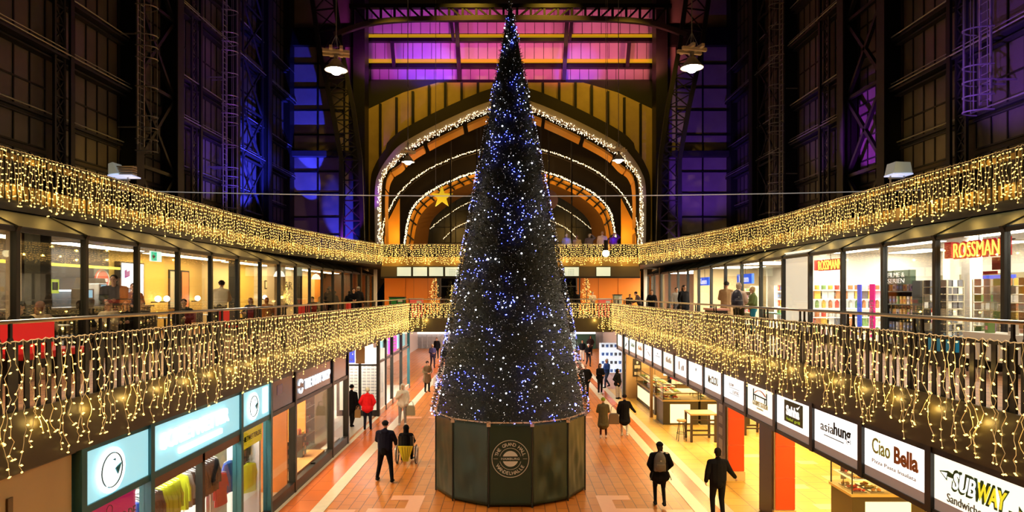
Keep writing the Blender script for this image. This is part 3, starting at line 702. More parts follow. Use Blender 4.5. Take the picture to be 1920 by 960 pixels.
em = bpy.data.objects.new('emblem', None); C.objects.link(em); em.parent = sur; em.location = (0, yf-TY, cz); em['label'] = 'round pale printed emblem reading The Grand Hall Wandelhalle Hamburg'
def emp(b): b.build('print', em)
b = MB(); ring(b, (0, yf, cz), (1, 0, 0), (0, 0, 1), .475, .49, .006, EM, 48); ring(b, (0, yf, cz), (1, 0, 0), (0, 0, 1), .275, .285, .006, EM, 24, .25, PI-.25); ring(b, (0, yf, cz), (1, 0, 0), (0, 0, 1), .275, .285, .006, EM, 24, PI+.25, 2*PI-.25); emp(b)
hx = [(x, z) for x, z in disc(40, .205) if z > .055]; b = MB(); b.prism(hx[::-1], (0, yf, cz), (1, 0, 0), (0, 0, 1), .006, EM); b.prism([(x, -z) for x, z in hx], (0, yf, cz), (1, 0, 0), (0, 0, 1), .006, EM); emp(b)
text('HAMBURG', (0, yf, cz), 'C', w=.48, h=.055, m=EM, parent=em, bold=.01)
for s in (-1, 1): b = MB(); b.bx(s*.33, s*.44, yf-.004, yf, cz-.004, cz+.004, EM); emp(b)
def arctext(st, r, mid, span, inward=False):
    n = len(st)
    for i, ch in enumerate(st):
        if ch == ' ': continue
        t = (i/(n-1)-.5)*span; a = mid-t if not inward else mid+t
        pos = Vector((r*math.cos(a), yf, cz+r*math.sin(a))); rot = a-PI/2 if not inward else a+PI/2
        text(ch, pos, 'C', h=.088 if ch not in '' else .08, m=EM, parent=em, rot=rot, bold=.01)
arctext('THE GRAND HALL', .375, PI/2, 2.55); arctext('WANDELHALLE', .375, -PI/2, 2.0, True)
# ================================================================ GROUND FLOOR, SHOPS UNDER THE LEFT GALLERY
WARMW = emis('warm_ceiling_light', (1, .80, .50), 24); COOLW = emis('cool_ceiling_light', (1, .93, .84), 24)
def clight(x0, x1, y0, y1, z, m, label):
    b = MB(); b.bx(x0-.03, x1+.03, y0-.03, y1+.03, z-.02, z, WHITE); b.bx(x0, x1, y0, y1, z-.035, z-.02, m)
    o = b.build('ceiling_light'); o['label'] = label; o['category'] = 'ceiling light'; return o
ORW = mat('orange_shop_wall', (.75, .24, .04), .55)
CRM = mat('cream_wall', (.72, .62, .45), .6); BEIGE = mat('beige_wall', (.62, .48, .24), .6, noise=.12, nscale=1)
TEAL = mat('teal_post', (.03, .14, .17), .4, .2)
FX = -6.12                                       # plane of the shop fronts
b = MB(); b.bx(-11, -10.8, 2, 40, 0, 3.4, CRM); struct(b, 'wall_shops_left')
b = MB(); b.bx(-10.8, -6.2, 2, 40, 0, .03, mat('shop_floor', (.6, .5, .38), .35)); struct(b, 'floor_shops_left')
for y, m in ((9.25, CRM), (16.55, WHITE), (24.45, WHITE), (29.2, CRM)):
    b = MB(); b.bx(-10.8, -6.3 if y < 24 else -7.9, y-.06, y+.06, 0, 3.4, m); trim(b)
b = MB(); b.bx(-10.8, -6.3, 16.7, 24.3, 0, 2.95, CRM) if False else b.bx(-10.78, -10.7, 16.7, 24.3, 0, 3.3, ORW); trim(b)
b = MB(); b.bx(-6.3, -6.14, 1, 9.2, 0, 3.4, BEIGE)
for y in (5.2, 6.6, 8.0): b.bx(-6.13, -6.11, y, y+.08, .1, 3.1, mat('beige_batten', (.2, .15, .07), .6))
b.bx(-6.14, -6.10, 1, 9.2, 2.45, 2.5, FRAME); struct(b, 'wall_beige_front')
posts = [9.3, 11.08, 14.78, 16.6, 18.5, 22.4, 24.5]
for i, y in enumerate(posts):
    b = MB(); b.bx(-6.22, -6.02, y-.06, y+.06, 0, 3.4, TEAL if i < 4 else FRAME); trim(b)
for i, (y0, y1) in enumerate(zip(posts, posts[1:])):
    b = MB(); m = TEAL if i < 3 else FRAME
    b.bx(-6.2, -6.06, y0+.06, y1-.06, 3.33, 3.42, m); b.bx(-6.2, -6.04, y0+.06, y1-.06, 2.45, 2.56, m if i < 3 else FRAME); b.bx(-6.2, -6.04, y0+.06, y1-.06, 0, .14 if i < 3 else .3, FRAME)
    if i == 1: b.bx(-6.2, -6.06, 12.95, 13.05, 0, 2.5, FRAME); b.bx(-6.19, -6.06, y0+.06, y1-.06, 2.28, 2.46, mat('brown_track', (.16, .09, .06), .4))
    if i == 4: b.bx(-6.2, -6.06, 20.4, 20.46, 0, .35, FRAME)
    trim(b); nwin[0] += 1
    b = MB(); b.bx(-6.14, -6.125, y0+.06, y1-.06, .14, 2.46, GLASS); struct(b, 'window_%d' % nwin[0])
SKY = emis('sky_blue_lightbox', (.28, .62, .72), 1.0); NEON = emis('neon_white', (.85, 1, 1), 2.6); HALO = emis('neon_halo', (.55, .95, 1), 1.6)
def lightbox(y0, y1, z0, z1, m, label, x=-6.07, s=-1, cat_='shop sign', name='shop_sign'):
    t = thing(name, label, cat_, (x-.06, (y0+y1)/2, z0))
    b = MB(); b.bx(x-.1, x, y0, y1, z0, z1, m); b.build('sign_box', t); return t
def emblem(t, y, z, r):
    b = MB(); ring(b, (FX+.08, y, z), (0, 1, 0), (0, 0, 1), r*.9, r*1.14, .015, NEON); b.build('emblem_ring', t)
    b = MB(); b.prism(disc(32, r*.86), (FX+.08, y, z), (0, 1, 0), (0, 0, 1), .012, emis('emblem_face', (.72, .9, .88), 1.1)); b.build('emblem_disc', t)
    b = MB(); ring(b, (FX+.085, y, z), (0, 1, 0), (0, 0, 1), r*.84, r*.88, .02, FRAME); b.build('emblem_outline', t)
    b = MB(); b.prism([(-.5*r, -.75*r), (-.62*r, -.2*r), (-.45*r, .45*r), (0, .7*r), (.35*r, .5*r), (.3*r, .1*r), (.1*r, 0), (.15*r, -.7*r)][::1], (FX+.097, y, z), (0, 1, 0), (0, 0, 1), .01, NEON); b.build('bird_body', t)
    b = MB(); b.prism([(.2*r, .05*r), (.72*r, .2*r), (.42*r, -.3*r)], (FX+.10, y, z), (0, 1, 0), (0, 0, 1), .014, mat('teal_beak', (.01, .2, .3), .4)); b.prism([(-.05*r, .52*r), (.2*r, .55*r), (.2*r, .42*r)], (FX+.10, y, z), (0, 1, 0), (0, 0, 1), .014, mat('teal_beak')); b.build('beak', t)
t = lightbox(9.36, 11.02, 2.56, 3.33, SKY, 'pale blue light box sign with round white bird emblem beside the beige wall'); emblem(t, 9.95, 2.93, .3)
t = lightbox(11.14, 14.72, 2.56, 3.33, SKY, 'long pale blue light box with glowing white shop lettering')
text('SCHIETWETTER', (FX+.1, 12.7, 3.03), 'L', w=2.7, h=.30, m=NEON, parent=t, bold=.03, ext=.03)
b = MB(); b.bx(FX+.06, FX+.1, 12.0, 13.75, 2.68, 2.78, NEON); b.build('sign_line', t)
t = lightbox(14.84, 16.54, 2.56, 3.33, SKY, 'short pale blue light box with a white bird emblem next to the dark shop'); emblem(t, 15.45, 2.95, .28)
b = MB(); b.bx(FX+.05, FX+.07, 16.1, 16.4, 2.66, 3.28, NEON); b.build('tube', t)
t = lightbox(9.42, 10.8, 1.78, 2.42, mat('magenta_banner', (.75, .01, .22), .5, em=(.75, .01, .22), es=.25), 'magenta banner reading the shop web address below the bird emblem', name='shop_banner', x=-6.16); text('SCHIETWETTER.DE', (-6.155, 10.05, 2.05), 'L', w=1.5, h=.16, m=BLACK, parent=t)
b = MB(); ring(b, (-6.158, 10.1, 2.27), (0, 1, 0), (0, 0, 1), .07, .08, .004, BLACK, 20); b.build('emblem_ring', t)
t = lightbox(14.9, 16.3, 1.98, 2.42, mat('yellow_banner', (.9, .75, .02), .5, em=(.9, .75, .02), es=.35), 'yellow banner reading the shop web address in the corner window', name='shop_banner', x=-6.16); text('SCHIETWETTER.DE', (-6.155, 15.6, 2.2), 'L', w=1.25, h=.12, m=BLACK, parent=t)
NAVY = mat('navy_glass_sign', (.012, .014, .05), .15)
t = lightbox(16.66, 18.44, 2.5, 3.33, NAVY, 'dark blank navy fascia panel before the body shop lettering'); b = MB(); b.bx(-6.069, -6.065, 17.1, 17.5, 2.95, 3.2, mat('violet_reflection_paint', (.05, .05, .3), .2)); b.build('panel', t)  # small violet plate puts a reflection into the fascia's colour
t = lightbox(18.56, 22.34, 2.5, 3.33, NAVY, 'navy fascia with glowing white THE BODY SHOP lettering')
text('THE BODY SHOP', (-6.05, 20.7, 2.92), 'L', w=2.7, h=.30, m=emis('white_letters', (.9, .95, 1), 1.7), parent=t, bold=.0, ext=.03)
b = MB(); ring(b, (-6.06, 18.98, 2.92), (0, 1, 0), (0, 0, 1), .15, .21, .03, emis('white_letters', (.9, .95, 1), 1.7), 20, .5, PI-.2); ring(b, (-6.06, 18.98, 2.92), (0, 1, 0), (0, 0, 1), .15, .21, .03, MATS['white_letters'], 20, PI+.3, 2*PI-.4); b.build('logo', t)
t = lightbox(22.46, 24.44, 2.5, 3.33, NAVY, 'dark fascia panel at the corner of the cosmetics shop')
for (x0, x1, y0, y1, m, lb) in ((-9.6, -7.0, 9.8, 16.0, COOLW, 'bright panel light over the clothes racks'), (-9.6, -7.4, 17.4, 23.8, WARMW, 'warm panel light over the cosmetics display'), (-9.8, -8.3, 25, 28.6, COOLW, 'panel light at the eyewear entrance'), (-9.8, -6.6, 30, 38.5, COOLW, 'bright panel light of the far shops')):
    clight(x0, x1, y0, y1, 3.3, m, lb)
# clothes on rails
def garment(col, long_=1.0):
    b = MB(); m = mat('garment_%d' % len(MATS), col, .8)
    L_ = .72*long_; vs = []
    for j, (z, wx, wy) in enumerate(((0, .05, .03), (-.05, .2, .05), (-.2, .23, .06), (-.45, .22, .055), (-L_, .24, .07))):
        for k in range(10): a = 2*PI*k/10; vs.append((wx*math.cos(a)*(1+.08*math.sin(k*3+j)), wy*math.sin(a), z))
    fs = [(j*10+k, j*10+(k+1) % 10, (j+1)*10+(k+1) % 10, (j+1)*10+k) for j in range(4) for k in range(10)]
    b.add(vs, fs+[tuple(range(40, 50)), tuple(range(10))[::-1]], m)
    for s in (-1, 1): b.tube([(s*.17, 0, -.08), (s*.25, 0, -.3), (s*.25, .01, -.55)], [.03, .03, .025], m, 6)
    return b
def make_garment(col, label, lg=1.0):
    t = thing('hanging_garment', label, 'garment', (0, 0, -50)); garment(col, lg).build('garment_body', t, local=True)
    b = MB(); b.tube([(-.19, 0, -.02), (0, 0, .04), (.19, 0, -.02)], .008, WHITE, 4); b.tube([(0, 0, .04), (0, 0, .1), (.03, 0, .13)], .005, STEEL, 4); b.build('hanger', t, local=True); return t
rack_cols = [((.03, .12, .6), 'royal blue'), ((.45, .45, .45), 'pale grey'), ((.02, .02, .025), 'black'), ((.7, .8, .02), 'lime yellow'), ((.6, .03, .06), 'red'), ((.02, .25, .5), 'sea blue')]
protos = {}
def put_garment(ci, loc, rz, where, grp):
    col, nm = rack_cols[ci]; lb = '%s jacket on a hanger, %s' % (nm, where)
    if ci not in protos: protos[ci] = make_garment(col, lb); o = protos[ci]; o.location = loc; o.rotation_euler = (0, 0, rz); o['group'] = grp
    else: o = dup(protos[ci], loc, rz, lb, grp)
    return o
def rack(y0, y1, x, z, seq, where):
    t = thing('clothes_rack', 'steel clothes rail carrying hangers, %s' % where, 'clothes rack', (x, (y0+y1)/2, 0))
    b = MB(); b.tube([(x, y0, z), (x, y1, z)], .015, STEEL, 8); b.build('rail', t)
    for y in (y0, y1): b = MB(); b.tube([(x, y, .03), (x, y, z)], .018, STEEL, 8); b.bx(x-.25, x+.25, y-.02, y+.02, .03, .06, STEEL); b.build('leg', t)
    n = len(seq)
    for i, ci in enumerate(seq): put_garment(ci, (x, y0+.1+(y1-y0-.2)*i/(n-1), z-.13), RN.uniform(-.15, .15), where, 'garments '+where)
rack(11.3, 13.0, -6.7, 2.1, [0, 0, 1, 2, 1, 2, 2, 2, 2, 3, 3, 3, 3, 3, 3], 'on the lime and black rail by the glass door')
rack(13.15, 14.7, -6.7, 2.1, [3, 1, 2, 1, 2, 2, 2, 2, 2, 2, 2, 2], 'on the dark rail right of the door post')
rack(13.2, 15.9, -7.9, 2.5, [1, 2, 4, 1, 2, 2, 0, 1], 'on the high rail at the back wall')
rack(11.2, 13.0, -7.9, 2.5, [4, 3, 5, 3, 5, 1], 'on the back rail of bright colours')
# window display of the corner bay
t = thing('window_backdrop', 'tall pale backdrop panel in the corner shop window', 'display panel', (-6.9, 15.7, .03)); b = MB(); b.bx(-7.0, -6.94, 15.0, 16.1, .03, 2.3, WHITE); b.build('board', t); b = MB(); b.bx(-7.05, -6.8, 14.95, 16.15, .03, .1, FRAME); b.build('foot', t)
put_garment(4, (-6.6, 15.0, 1.5), 1.4, 'hanging in front of the pale window panel', 'window garments'); put_garment(0, (-6.55, 15.35, 1.7), 1.2, 'nearer the yellow banner', 'window garments')
put_garment(2, (-6.6, 16.25, 2.1), 1.3, 'hung high by the shop corner', 'window garments'); put_garment(3, (-6.5, 16.3, 1.4), 1.0, 'hung low by the shop corner', 'window garments')
# cosmetics shop
def shelf_unit(x0, x1, y0, y1, z0, z1, n, m, label, back=None, open_='x', name='shelf_unit'):
    t = thing(name, label, 'shelf', ((x0+x1)/2, (y0+y1)/2, z0)); b = MB()
    if open_ == 'x': xb = min(x0, x1) if abs(min(x0, x1)) > abs(max(x0, x1)) else max(x0, x1); b.bx(xb-.02, xb+.02, y0, y1, z0, z1, m)
    else: b.bx(x0, x1, max(y0, y1)-.02, max(y0, y1), z0, z1, m)
    b.build('back_panel', t)
    if open_ == 'x':
        for y in (y0, y1): b = MB(); b.bx(x0, x1, y-.015, y+.015, z0, z1, m); b.build('side_panel', t)
    else:
        for x in (x0, x1): b = MB(); b.bx(x-.015, x+.015, y0, y1, z0, z1, m); b.build('side_panel', t)
    for k in range(n): z = z0+.05+(z1-z0-.35)*k/max(1, n-1); b = MB(); b.bx(x0, x1, y0, y1, z-.015, z+.015, m); b.build('shelf', t)
    return t, [z0+.065+(z1-z0-.35)*k/max(1, n-1) for k in range(n)]
pproto = {}
PC = [(.85, .82, .75), (.75, .08, .06), (.85, .55, .1), (.12, .12, .14), (.2, .35, .12), (.5, .2, .08), (.1, .2, .55), (.9, .4, .55)]
PN = ['cream', 'red', 'amber', 'black', 'green', 'brown', 'blue', 'pink']
def product(kind, ci, loc, label, grp, sc=1):
    key = (kind, ci)
    if key not in pproto:
        b = MB(); m = mat('pack_%d' % ci, PC[ci], .4)
        if kind == 'bottle': b.lathe([(.035, 0), (.04, .01), (.04, .13), (.018, .16), (.016, .19), (.016, .2)], (0, 0, 0), m, 10); nm = 'bottle'
        elif kind == 'jar': b.lathe([(.04, 0), (.048, .01), (.048, .07), (.05, .075), (.05, .1), (.0, .1)], (0, 0, 0), m, 10); nm = 'jar'
        else:
            b.bx(-.06, .06, -.045, .045, 0, .2, m); b.bx(-.061, .061, -.03, .03, .06, .13, mat('pack_%d' % ((ci+3) % 8), PC[(ci+3) % 8], .4)); nm = 'carton'
        o = b.build(nm, local=True, smooth=(kind != 'carton')); pproto[key] = o
    else: o = pproto[key].copy(); C.objects.link(o)
    o.location = loc; o.scale = (sc, sc, sc); o.rotation_euler = (0, 0, RN.uniform(-.3, .3)); o['label'] = label; o['category'] = kind; o['group'] = grp
    return o
t, zs = shelf_unit(-10.6, -10.2, 17.6, 19.4, .03, 2.3, 5, WHITE, 'lit wall shelf on the orange wall of the cosmetics shop')
for z in zs:
    for i in range(9): product(RN.choice(('bottle', 'jar')), RN.choice((0, 0, 1, 2, 5)), (-10.35, 17.72+i*.19, z), 'small cosmetics container on the lit wall shelf', 'containers on the lit cosmetics shelf')
t, zs = shelf_unit(-10.6, -10.2, 19.7, 21.3, .03, 2.3, 5, WHITE, 'second lit wall shelf nearer the corner of the cosmetics shop')
for z in zs:
    for i in range(8): product(RN.choice(('bottle', 'jar')), RN.choice((0, 0, 1, 2, 5)), (-10.35, 19.82+i*.19, z), 'small container on the second cosmetics shelf', 'containers on the second cosmetics shelf')
b = MB(); b.bx(-7.4, -6.25, 18.4, 18.46, .03, 2.5, ORW); b.bx(-8.4, -6.95, 22.3, 22.36, .03, 2.5, ORW); b.bx(-10.7, -7.9, 24.3, 24.38, .03, 3.2, ORW); struct(b, 'wall_orange_return')
for k, (x, y, h, w_) in enumerate(((-7.0, 18.9, .95, .5), (-6.9, 19.7, 1.1, .4), (-7.2, 20.5, .8, .5), (-6.9, 21.4, 1.0, .4))):
    m = FRAME if k % 2 else CRM
    t = thing('display_plinth', '%s display plinth in the cosmetics window, %s from the near post' % ('black' if k % 2 else 'pale', ordn(k)), 'display plinth', (x, y, .03)); b = MB()
    b.bx(x-w_/2, x+w_/2, y-w_/2, y+w_/2, .03, h, m); b.build('body', t, bevel=.01)
    b = MB()
    for r in range(5):
        for c_ in range(2):
            if (r+c_) % 2: b.bx(x+w_/2, x+w_/2+.01, y-.16+c_*.16, y-.03+c_*.16, h-.2-r*.14, h-.09-r*.14, mat('copper_square', (.7, .3, .1), .4))
    b.build('checker', t)
    for i in range(4): product(('jar', 'carton', 'bottle')[i % 3], (0, 5, 1, 2)[i], (x-.12+.08*i, y-.1+.07*i, h), 'gift item on the %s display plinth of the window' % ordn(k), 'gift items on plinth %s' % ordn(k))
b = MB(); b.bx(-6.9, -6.3, 18.6, 22.3, .03, .3, mat('oak_sill', (.6, .36, .14), .5)); struct(b, 'trim_window_bench')
b = MB(); b.bx(-7.9, -6.3, 22.5, 24.3, .03, .05, CRM); b.bx(-6.5, -6.3, 22.5, 24.3, .03, .28, WHITE); trim(b)
t, zs = shelf_unit(-7.6, -7.2, 22.7, 24.2, .03, 2.3, 5, WHITE, 'white corner shelf behind the last cosmetics window')
for z in zs:
    for i in range(7): product('jar', RN.choice((0, 7, 0, 3)), (-7.35, 22.8+i*.2, z), 'jar on the white corner shelf', 'jars on the white corner shelf')
# A-frame board
# eyewear shop, set back
b = MB(); b.bx(-7.9, -7.84, 24.5, 29.2, 0, 3.4, CRM); struct(b, 'wall_entrance_side')
b = MB(); b.bx(-7.84, -5.95, 29.9, 30.0, 0, .28, IRONV); b.bx(-7.84, -5.95, 29.88, 30.02, 2.3, 2.38, FRAME)
for x in (-7.84, -6.85, -6.0): b.bx(x-.05, x+.05, 29.85, 30.0, 0, 3.42, FRAME)
trim(b)
nwin[0] += 1; b = MB(); b.bx(-7.84, -6.0, 29.94, 29.95, .28, 2.3, GLASS); struct(b, 'window_%d' % nwin[0])
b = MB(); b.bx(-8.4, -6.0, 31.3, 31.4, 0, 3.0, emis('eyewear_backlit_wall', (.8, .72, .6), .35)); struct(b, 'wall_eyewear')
b = MB()
n_g = 0
gp = None
for i in range(8):
    for j in range(13):
        x = -7.75+i*.2; z = .4+j*.145
        if gp is None:
            g = MB()
            for s in (-1, 1): ring(g, (s*.04, 0, 0), (1, 0, 0), (0, 0, 1), .022, .036, .012, BLACK, 10)
            g.bx(-.02, .02, -.012, 0, -.004, .006, BLACK); gp = g.build('spectacles', local=True); o = gp
        else: o = gp.copy(); C.objects.link(o)
        o.location = (x, 31.27, z); o['label'] = 'pair of dark spectacles in the rows of the lit eyewear wall'; o['category'] = 'spectacles'; o['group'] = 'spectacles on the eyewear wall'
t = thing('shop_sign', 'blue sign box with white lettering over the eyewear shop', 'shop sign', (-7.2, 29.8, 2.42)); b = MB(); b.bx(-7.7, -7.05, 29.7, 29.85, 2.45, 3.15, emis('blue_sign_face', (.09, .13, .85), .9)); b.build('sign_box', t)
text('OPTIK', (-7.37, 29.69, 2.6), 'C', w=.55, h=.12, m=WHITE, parent=t)
t = thing('shop_sign', 'plain beige board right of the blue eyewear sign', 'shop sign', (-6.7, 29.8, 2.42)); b = MB(); b.bx(-7.0, -6.6, 29.74, 29.85, 2.42, 3.2, mat('tan_board', (.6, .4, .18), .6)); b.build('sign_box', t)
fp = [30.0, 31.6, 33.4, 36.2, 38.9]
for y in fp: b = MB(); b.bx(-6.1, -5.95, y-.06, y+.06, 0, 3.4, FRAME if y < 38 else TEAL); trim(b)
for i, (y0, y1) in enumerate(zip(fp, fp[1:])):
    b = MB(); b.bx(-6.08, -5.98, y0, y1, 2.4, 2.5, FRAME); b.bx(-6.08, -5.98, y0, y1, 0, .25, STONE); trim(b)
    nwin[0] += 1; b = MB(); b.bx(-6.03, -6.02, y0+.06, y1-.06, .25, 3.35, GLASS); struct(b, 'window_%d' % nwin[0])
t = thing('shop_sign', 'magenta light box with white stripes in the far left shop window', 'shop sign', (-6.3, 34.6, 2.45)); b = MB(); b.bx(-6.3, -6.2, 33.6, 35.9, 2.5, 3.3, emis('magenta_face', (.85, .02, .75), 1.2)); b.build('sign_box', t)
b = MB()
for k in range(4): b.bx(-6.2, -6.19, 34.3+.1*k, 35.5, 2.66+.16*k, 2.72+.16*k, WHITE)
b.build('stripes', t)
for y0, y1, c_, nm_ in ((31.7, 33.3, (.3, .7, .75), 'turquoise'), (36.3, 38.7, (.2, .6, .7), 'cyan')):
    t = thing('shop_sign', '%s light box in the far left shop fronts' % nm_, 'shop sign', (-6.3, y0, 2.5)); b = MB(); b.bx(-6.3, -6.2, y0, y1, 2.55, 3.3, emis(nm_+'_face', c_, .9)); b.build('sign_box', t)
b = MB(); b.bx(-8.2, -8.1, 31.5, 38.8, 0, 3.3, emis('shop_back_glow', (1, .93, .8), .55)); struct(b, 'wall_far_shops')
for k, y in enumerate((32.2, 34.0, 35.2, 37.2)):
    t, zs = shelf_unit(-7.9, -7.4, y, y+1.0, .03, 2.0, 4, CRM, '%s free-standing shelf in the far left shops' % ordn(k))
    for z in zs:
        for i in range(4): product(RN.choice(('carton', 'bottle')), RN.randrange(8), (-7.6, y+.15+i*.23, z), 'goods on the %s far shop shelf' % ordn(k), 'goods on far shop shelf %s' % ordn(k))

# ================================================================ RIGHT: FOOD HALL WITH ITS ROW OF LIT SIGNS
SX = 6.07
sy = [9.54+1.86*k for k in range(-1, 16)]
FACEY = emis('lit_sign_cream', (1, .97, .78), 1.15); FACEW = emis('lit_sign_white', (1, 1, .97), 1.35); FACEC = emis('lit_sign_cool', (.75, .92, .9), 1.1)
GSTRIP = mat('grey_brown_strip', (.30, .24, .22), .4, em=(.4, .3, .24), es=.35)
sign_lab = {0: 'lit sign reading SUBWAY with arrowed yellow and white letters', 1: 'lit white sign reading Ciao Bella in green and brown', 2: 'lit sign reading asiahung in slim dark letters', 3: 'lit sign with dark square reading Sahha',
    4: 'lit cream sign with a red and black bridge logo for Gourmet Station', 5: 'lit white sign with two thin ruled lines and small lettering', 6: 'lit sign reading Mr.CLOU in blocky letters', 7: 'lit white sign with a single small dark mark', 8: 'lit sign with three slim yellow and grey bars', 9: 'lit cream sign with faint beige word',
    10: 'lit white sign with a small dark arch and line', 11: 'lit white sign with a faint red dot and diagonal word', 12: 'lit sign with a faint orange word', 13: 'lit plain sign with pale green word', 14: 'lit sign with a pale blue smear, next to last but one', 15: 'last lit sign at the far corner, cream and nearly blank'}
for k in range(16):
    y0, y1 = sy[k], sy[k+1]
    b = MB(); b.bx(SX-.02, SX+.14, y1-.07, y1+.07, 2.42, 3.4, FRAME); trim(b)
    t = thing('food_sign', sign_lab[k], 'sign', (SX+.1, (y0+y1)/2, 2.47), group=None)
    f = FACEY if k in (0, 4, 9, 12, 15) else (FACEC if k in (13, 14) else FACEW)
    b = MB(); b.bx(SX+.03, SX+.12, y0+.08, y1-.08, 2.66, 3.30, f); b.build('lit_face', t)
    b = MB(); b.bx(SX+.03, SX+.12, y0+.08, y1-.08, 2.5, 2.66, GSTRIP); b.build('lower_strip', t)
    b = MB(); b.bx(SX, SX+.14, y0+.07, y1-.07, 2.42, 2.5, FRAME); b.bx(SX, SX+.14, y0+.07, y1-.07, 3.30, 3.40, FRAME); b.build('frame', t)
    ym, x = (y0+y1)/2, SX+.02
    if k == 0:
        G1 = mat('dark_green_ink', (.03, .12, .02), .5); YW = emis('yellow_letters', (1, .8, .03), .8); WL = emis('white_sign_letters', (1, 1, .98), 1.0)
        ym = 8.55
        for dx, gr, m1 in ((.0, 1, G1),):
            text('SUBWAY', (x, ym, 3.03), 'R', w=1.06, h=.31, m=G1, parent=t, bold=.06, ext=.006, shear=.25)
        text('SUB', (x-.006, ym+.275, 3.03), 'R', w=.45, h=.235, m=WL, parent=t, bold=.02, ext=.006, shear=.25)
        text('WAY', (x-.006, ym-.245, 3.03), 'R', w=.50, h=.235, m=YW, parent=t, bold=.02, ext=.006, shear=.25)
        K_ = .84; b = MB(); b.prism([(-.60, .1), (-.78, .06), (-.62, -.04), (-.62, .02), (-.5, .02), (-.5, .08)], (x, ym, 3.03), *FR['R'], .006, G1); b.prism([(.52, -.18), (.68, -.18), (.68, -.26), (.84, -.12), (.68, .02), (.68, -.08), (.52, -.08)], (x, ym, 3.03), *FR['R'], .006, G1); b.build('arrow', t)
        b = MB(); b.prism([(-.61, .07), (-.74, .055), (-.63, -.01)], (x-.006, ym, 3.03), *FR['R'], .004, WL); b.prism([(.56, -.15), (.70, -.15), (.70, -.21), (.80, -.12), (.70, -.03), (.70, -.11), (.56, -.11)], (x-.006, ym, 3.03), *FR['R'], .004, YW); b.build('arrow', t)
        text('Sandwiches + Salads', (x, ym-.03, 2.76), 'R', w=1.3, h=.12, m=mat('grey_ink', (.15, .15, .12), .5), parent=t)
    elif k == 1:
        text('Ciao', (x, ym+.34, 3.06), 'R', w=.52, h=.26, m=mat('olive_ink', (.45, .5, .12), .5), parent=t, bold=.01); text('Bella', (x, ym-.34, 3.04), 'R', w=.62, h=.27, m=mat('brown_ink', (.4, .13, .02), .5), parent=t, bold=.03)
        text('Pizza Pasta Insalata', (x, ym, 2.8), 'R', w=1.2, h=.06, m=mat('pale_ink', (.6, .55, .5), .5), parent=t)
    elif k == 2:
        text('asia', (x, ym+.32, 3.02), 'R', w=.52, h=.17, m=mat('grey_ink'), parent=t); text('hung', (x, ym-.25, 3.02), 'R', w=.62, h=.3, m=BLACK, parent=t, bold=.02); b = MB(); b.bx(x, x+.01, ym-.3, ym+.45, 2.85, 2.865, mat('grey_ink')); b.build('small_print', t)
    elif k == 3:
        b = MB(); b.prism([(-.42, -.2), (.5, -.2), (.5, .27), (-.42, .27)], (x, ym, 2.98), *FR['R'], .008, mat('dark_olive_square', (.05, .07, .01), .5)); b.build('square', t)
        text('Sahha', (x-.01, ym-.02, 3.04), 'R', w=.66, h=.22, m=WL, parent=t, bold=.04); text('halal grill', (x-.01, ym-.05, 2.85), 'R', w=.66, h=.08, m=mat('lime_ink', (.5, .7, .05), .5, em=(.5, .7, .05), es=.4), parent=t)
        b = MB(); b.prism([(.2, .18), (.27, .14), (.4, .25), (.3, .2)], (x-.012, ym, 2.98), *FR['R'], .004, WL); b.build('leaf', t)
    elif k == 4:
        b = MB(); px_ = [(-.42+.84*i/12, .02+.13*math.sin(PI*i/12)) for i in range(13)]
        for a, c in zip(px_[1:11], px_[2:12]): b.bar((x, ym-a[0], 3.07+a[1]), (x, ym-c[0], 3.07+c[1]), .01, .03, mat('red_ink', (.7, .1, .02), .5), up=(1, 0, 0))
        b.build('bridge_arch', t); b = MB()
        b.bar((x, ym+.42, 3.08), (x, ym-.42, 3.06), .008, .03, BLACK)
        for u in (-.42, .42): b.bar((x, ym+u, 2.93), (x, ym+u, 3.22), .008, .03, BLACK)
        for u in (-.3, .3): b.bar((x, ym+u, 2.95), (x, ym+u, 3.08), .008, .02, BLACK)
        b.build('bridge', t); text('GOURMET STATION', (x, ym, 2.88), 'R', w=.95, h=.12, m=mat('gold_ink', (.6, .5, .25), .5), parent=t); text('HAMBURG', (x, ym, 2.77), 'R', w=.4, h=.035, m=mat('gold_ink'), parent=t)
    elif k == 5:
        for z in (3.0, 2.84): b = MB(); b.bx(x, x+.01, ym-.4, ym+.4, z-.005, z+.005, mat('grey_ink')); b.build('ruled_line', t)
        text('ELOW', (x, ym+.2, 3.08), 'R', w=.36, h=.08, m=mat('pale_ink'), parent=t); text('LUFTIG', (x, ym-.14, 2.91), 'R', w=.46, h=.08, m=mat('pale_ink'), parent=t)
    elif k == 6: text('Mr.CLOU', (x, ym, 2.98), 'R', w=.95, h=.24, m=mat('sage_ink', (.45, .48, .36), .5), parent=t, bold=.03)
    elif k == 7: b = MB(); b.sph((x, ym-.05, 3.1), (.01, .05, .06), mat('grey_ink'), 8); b.build('mark', t)
    elif k == 8:
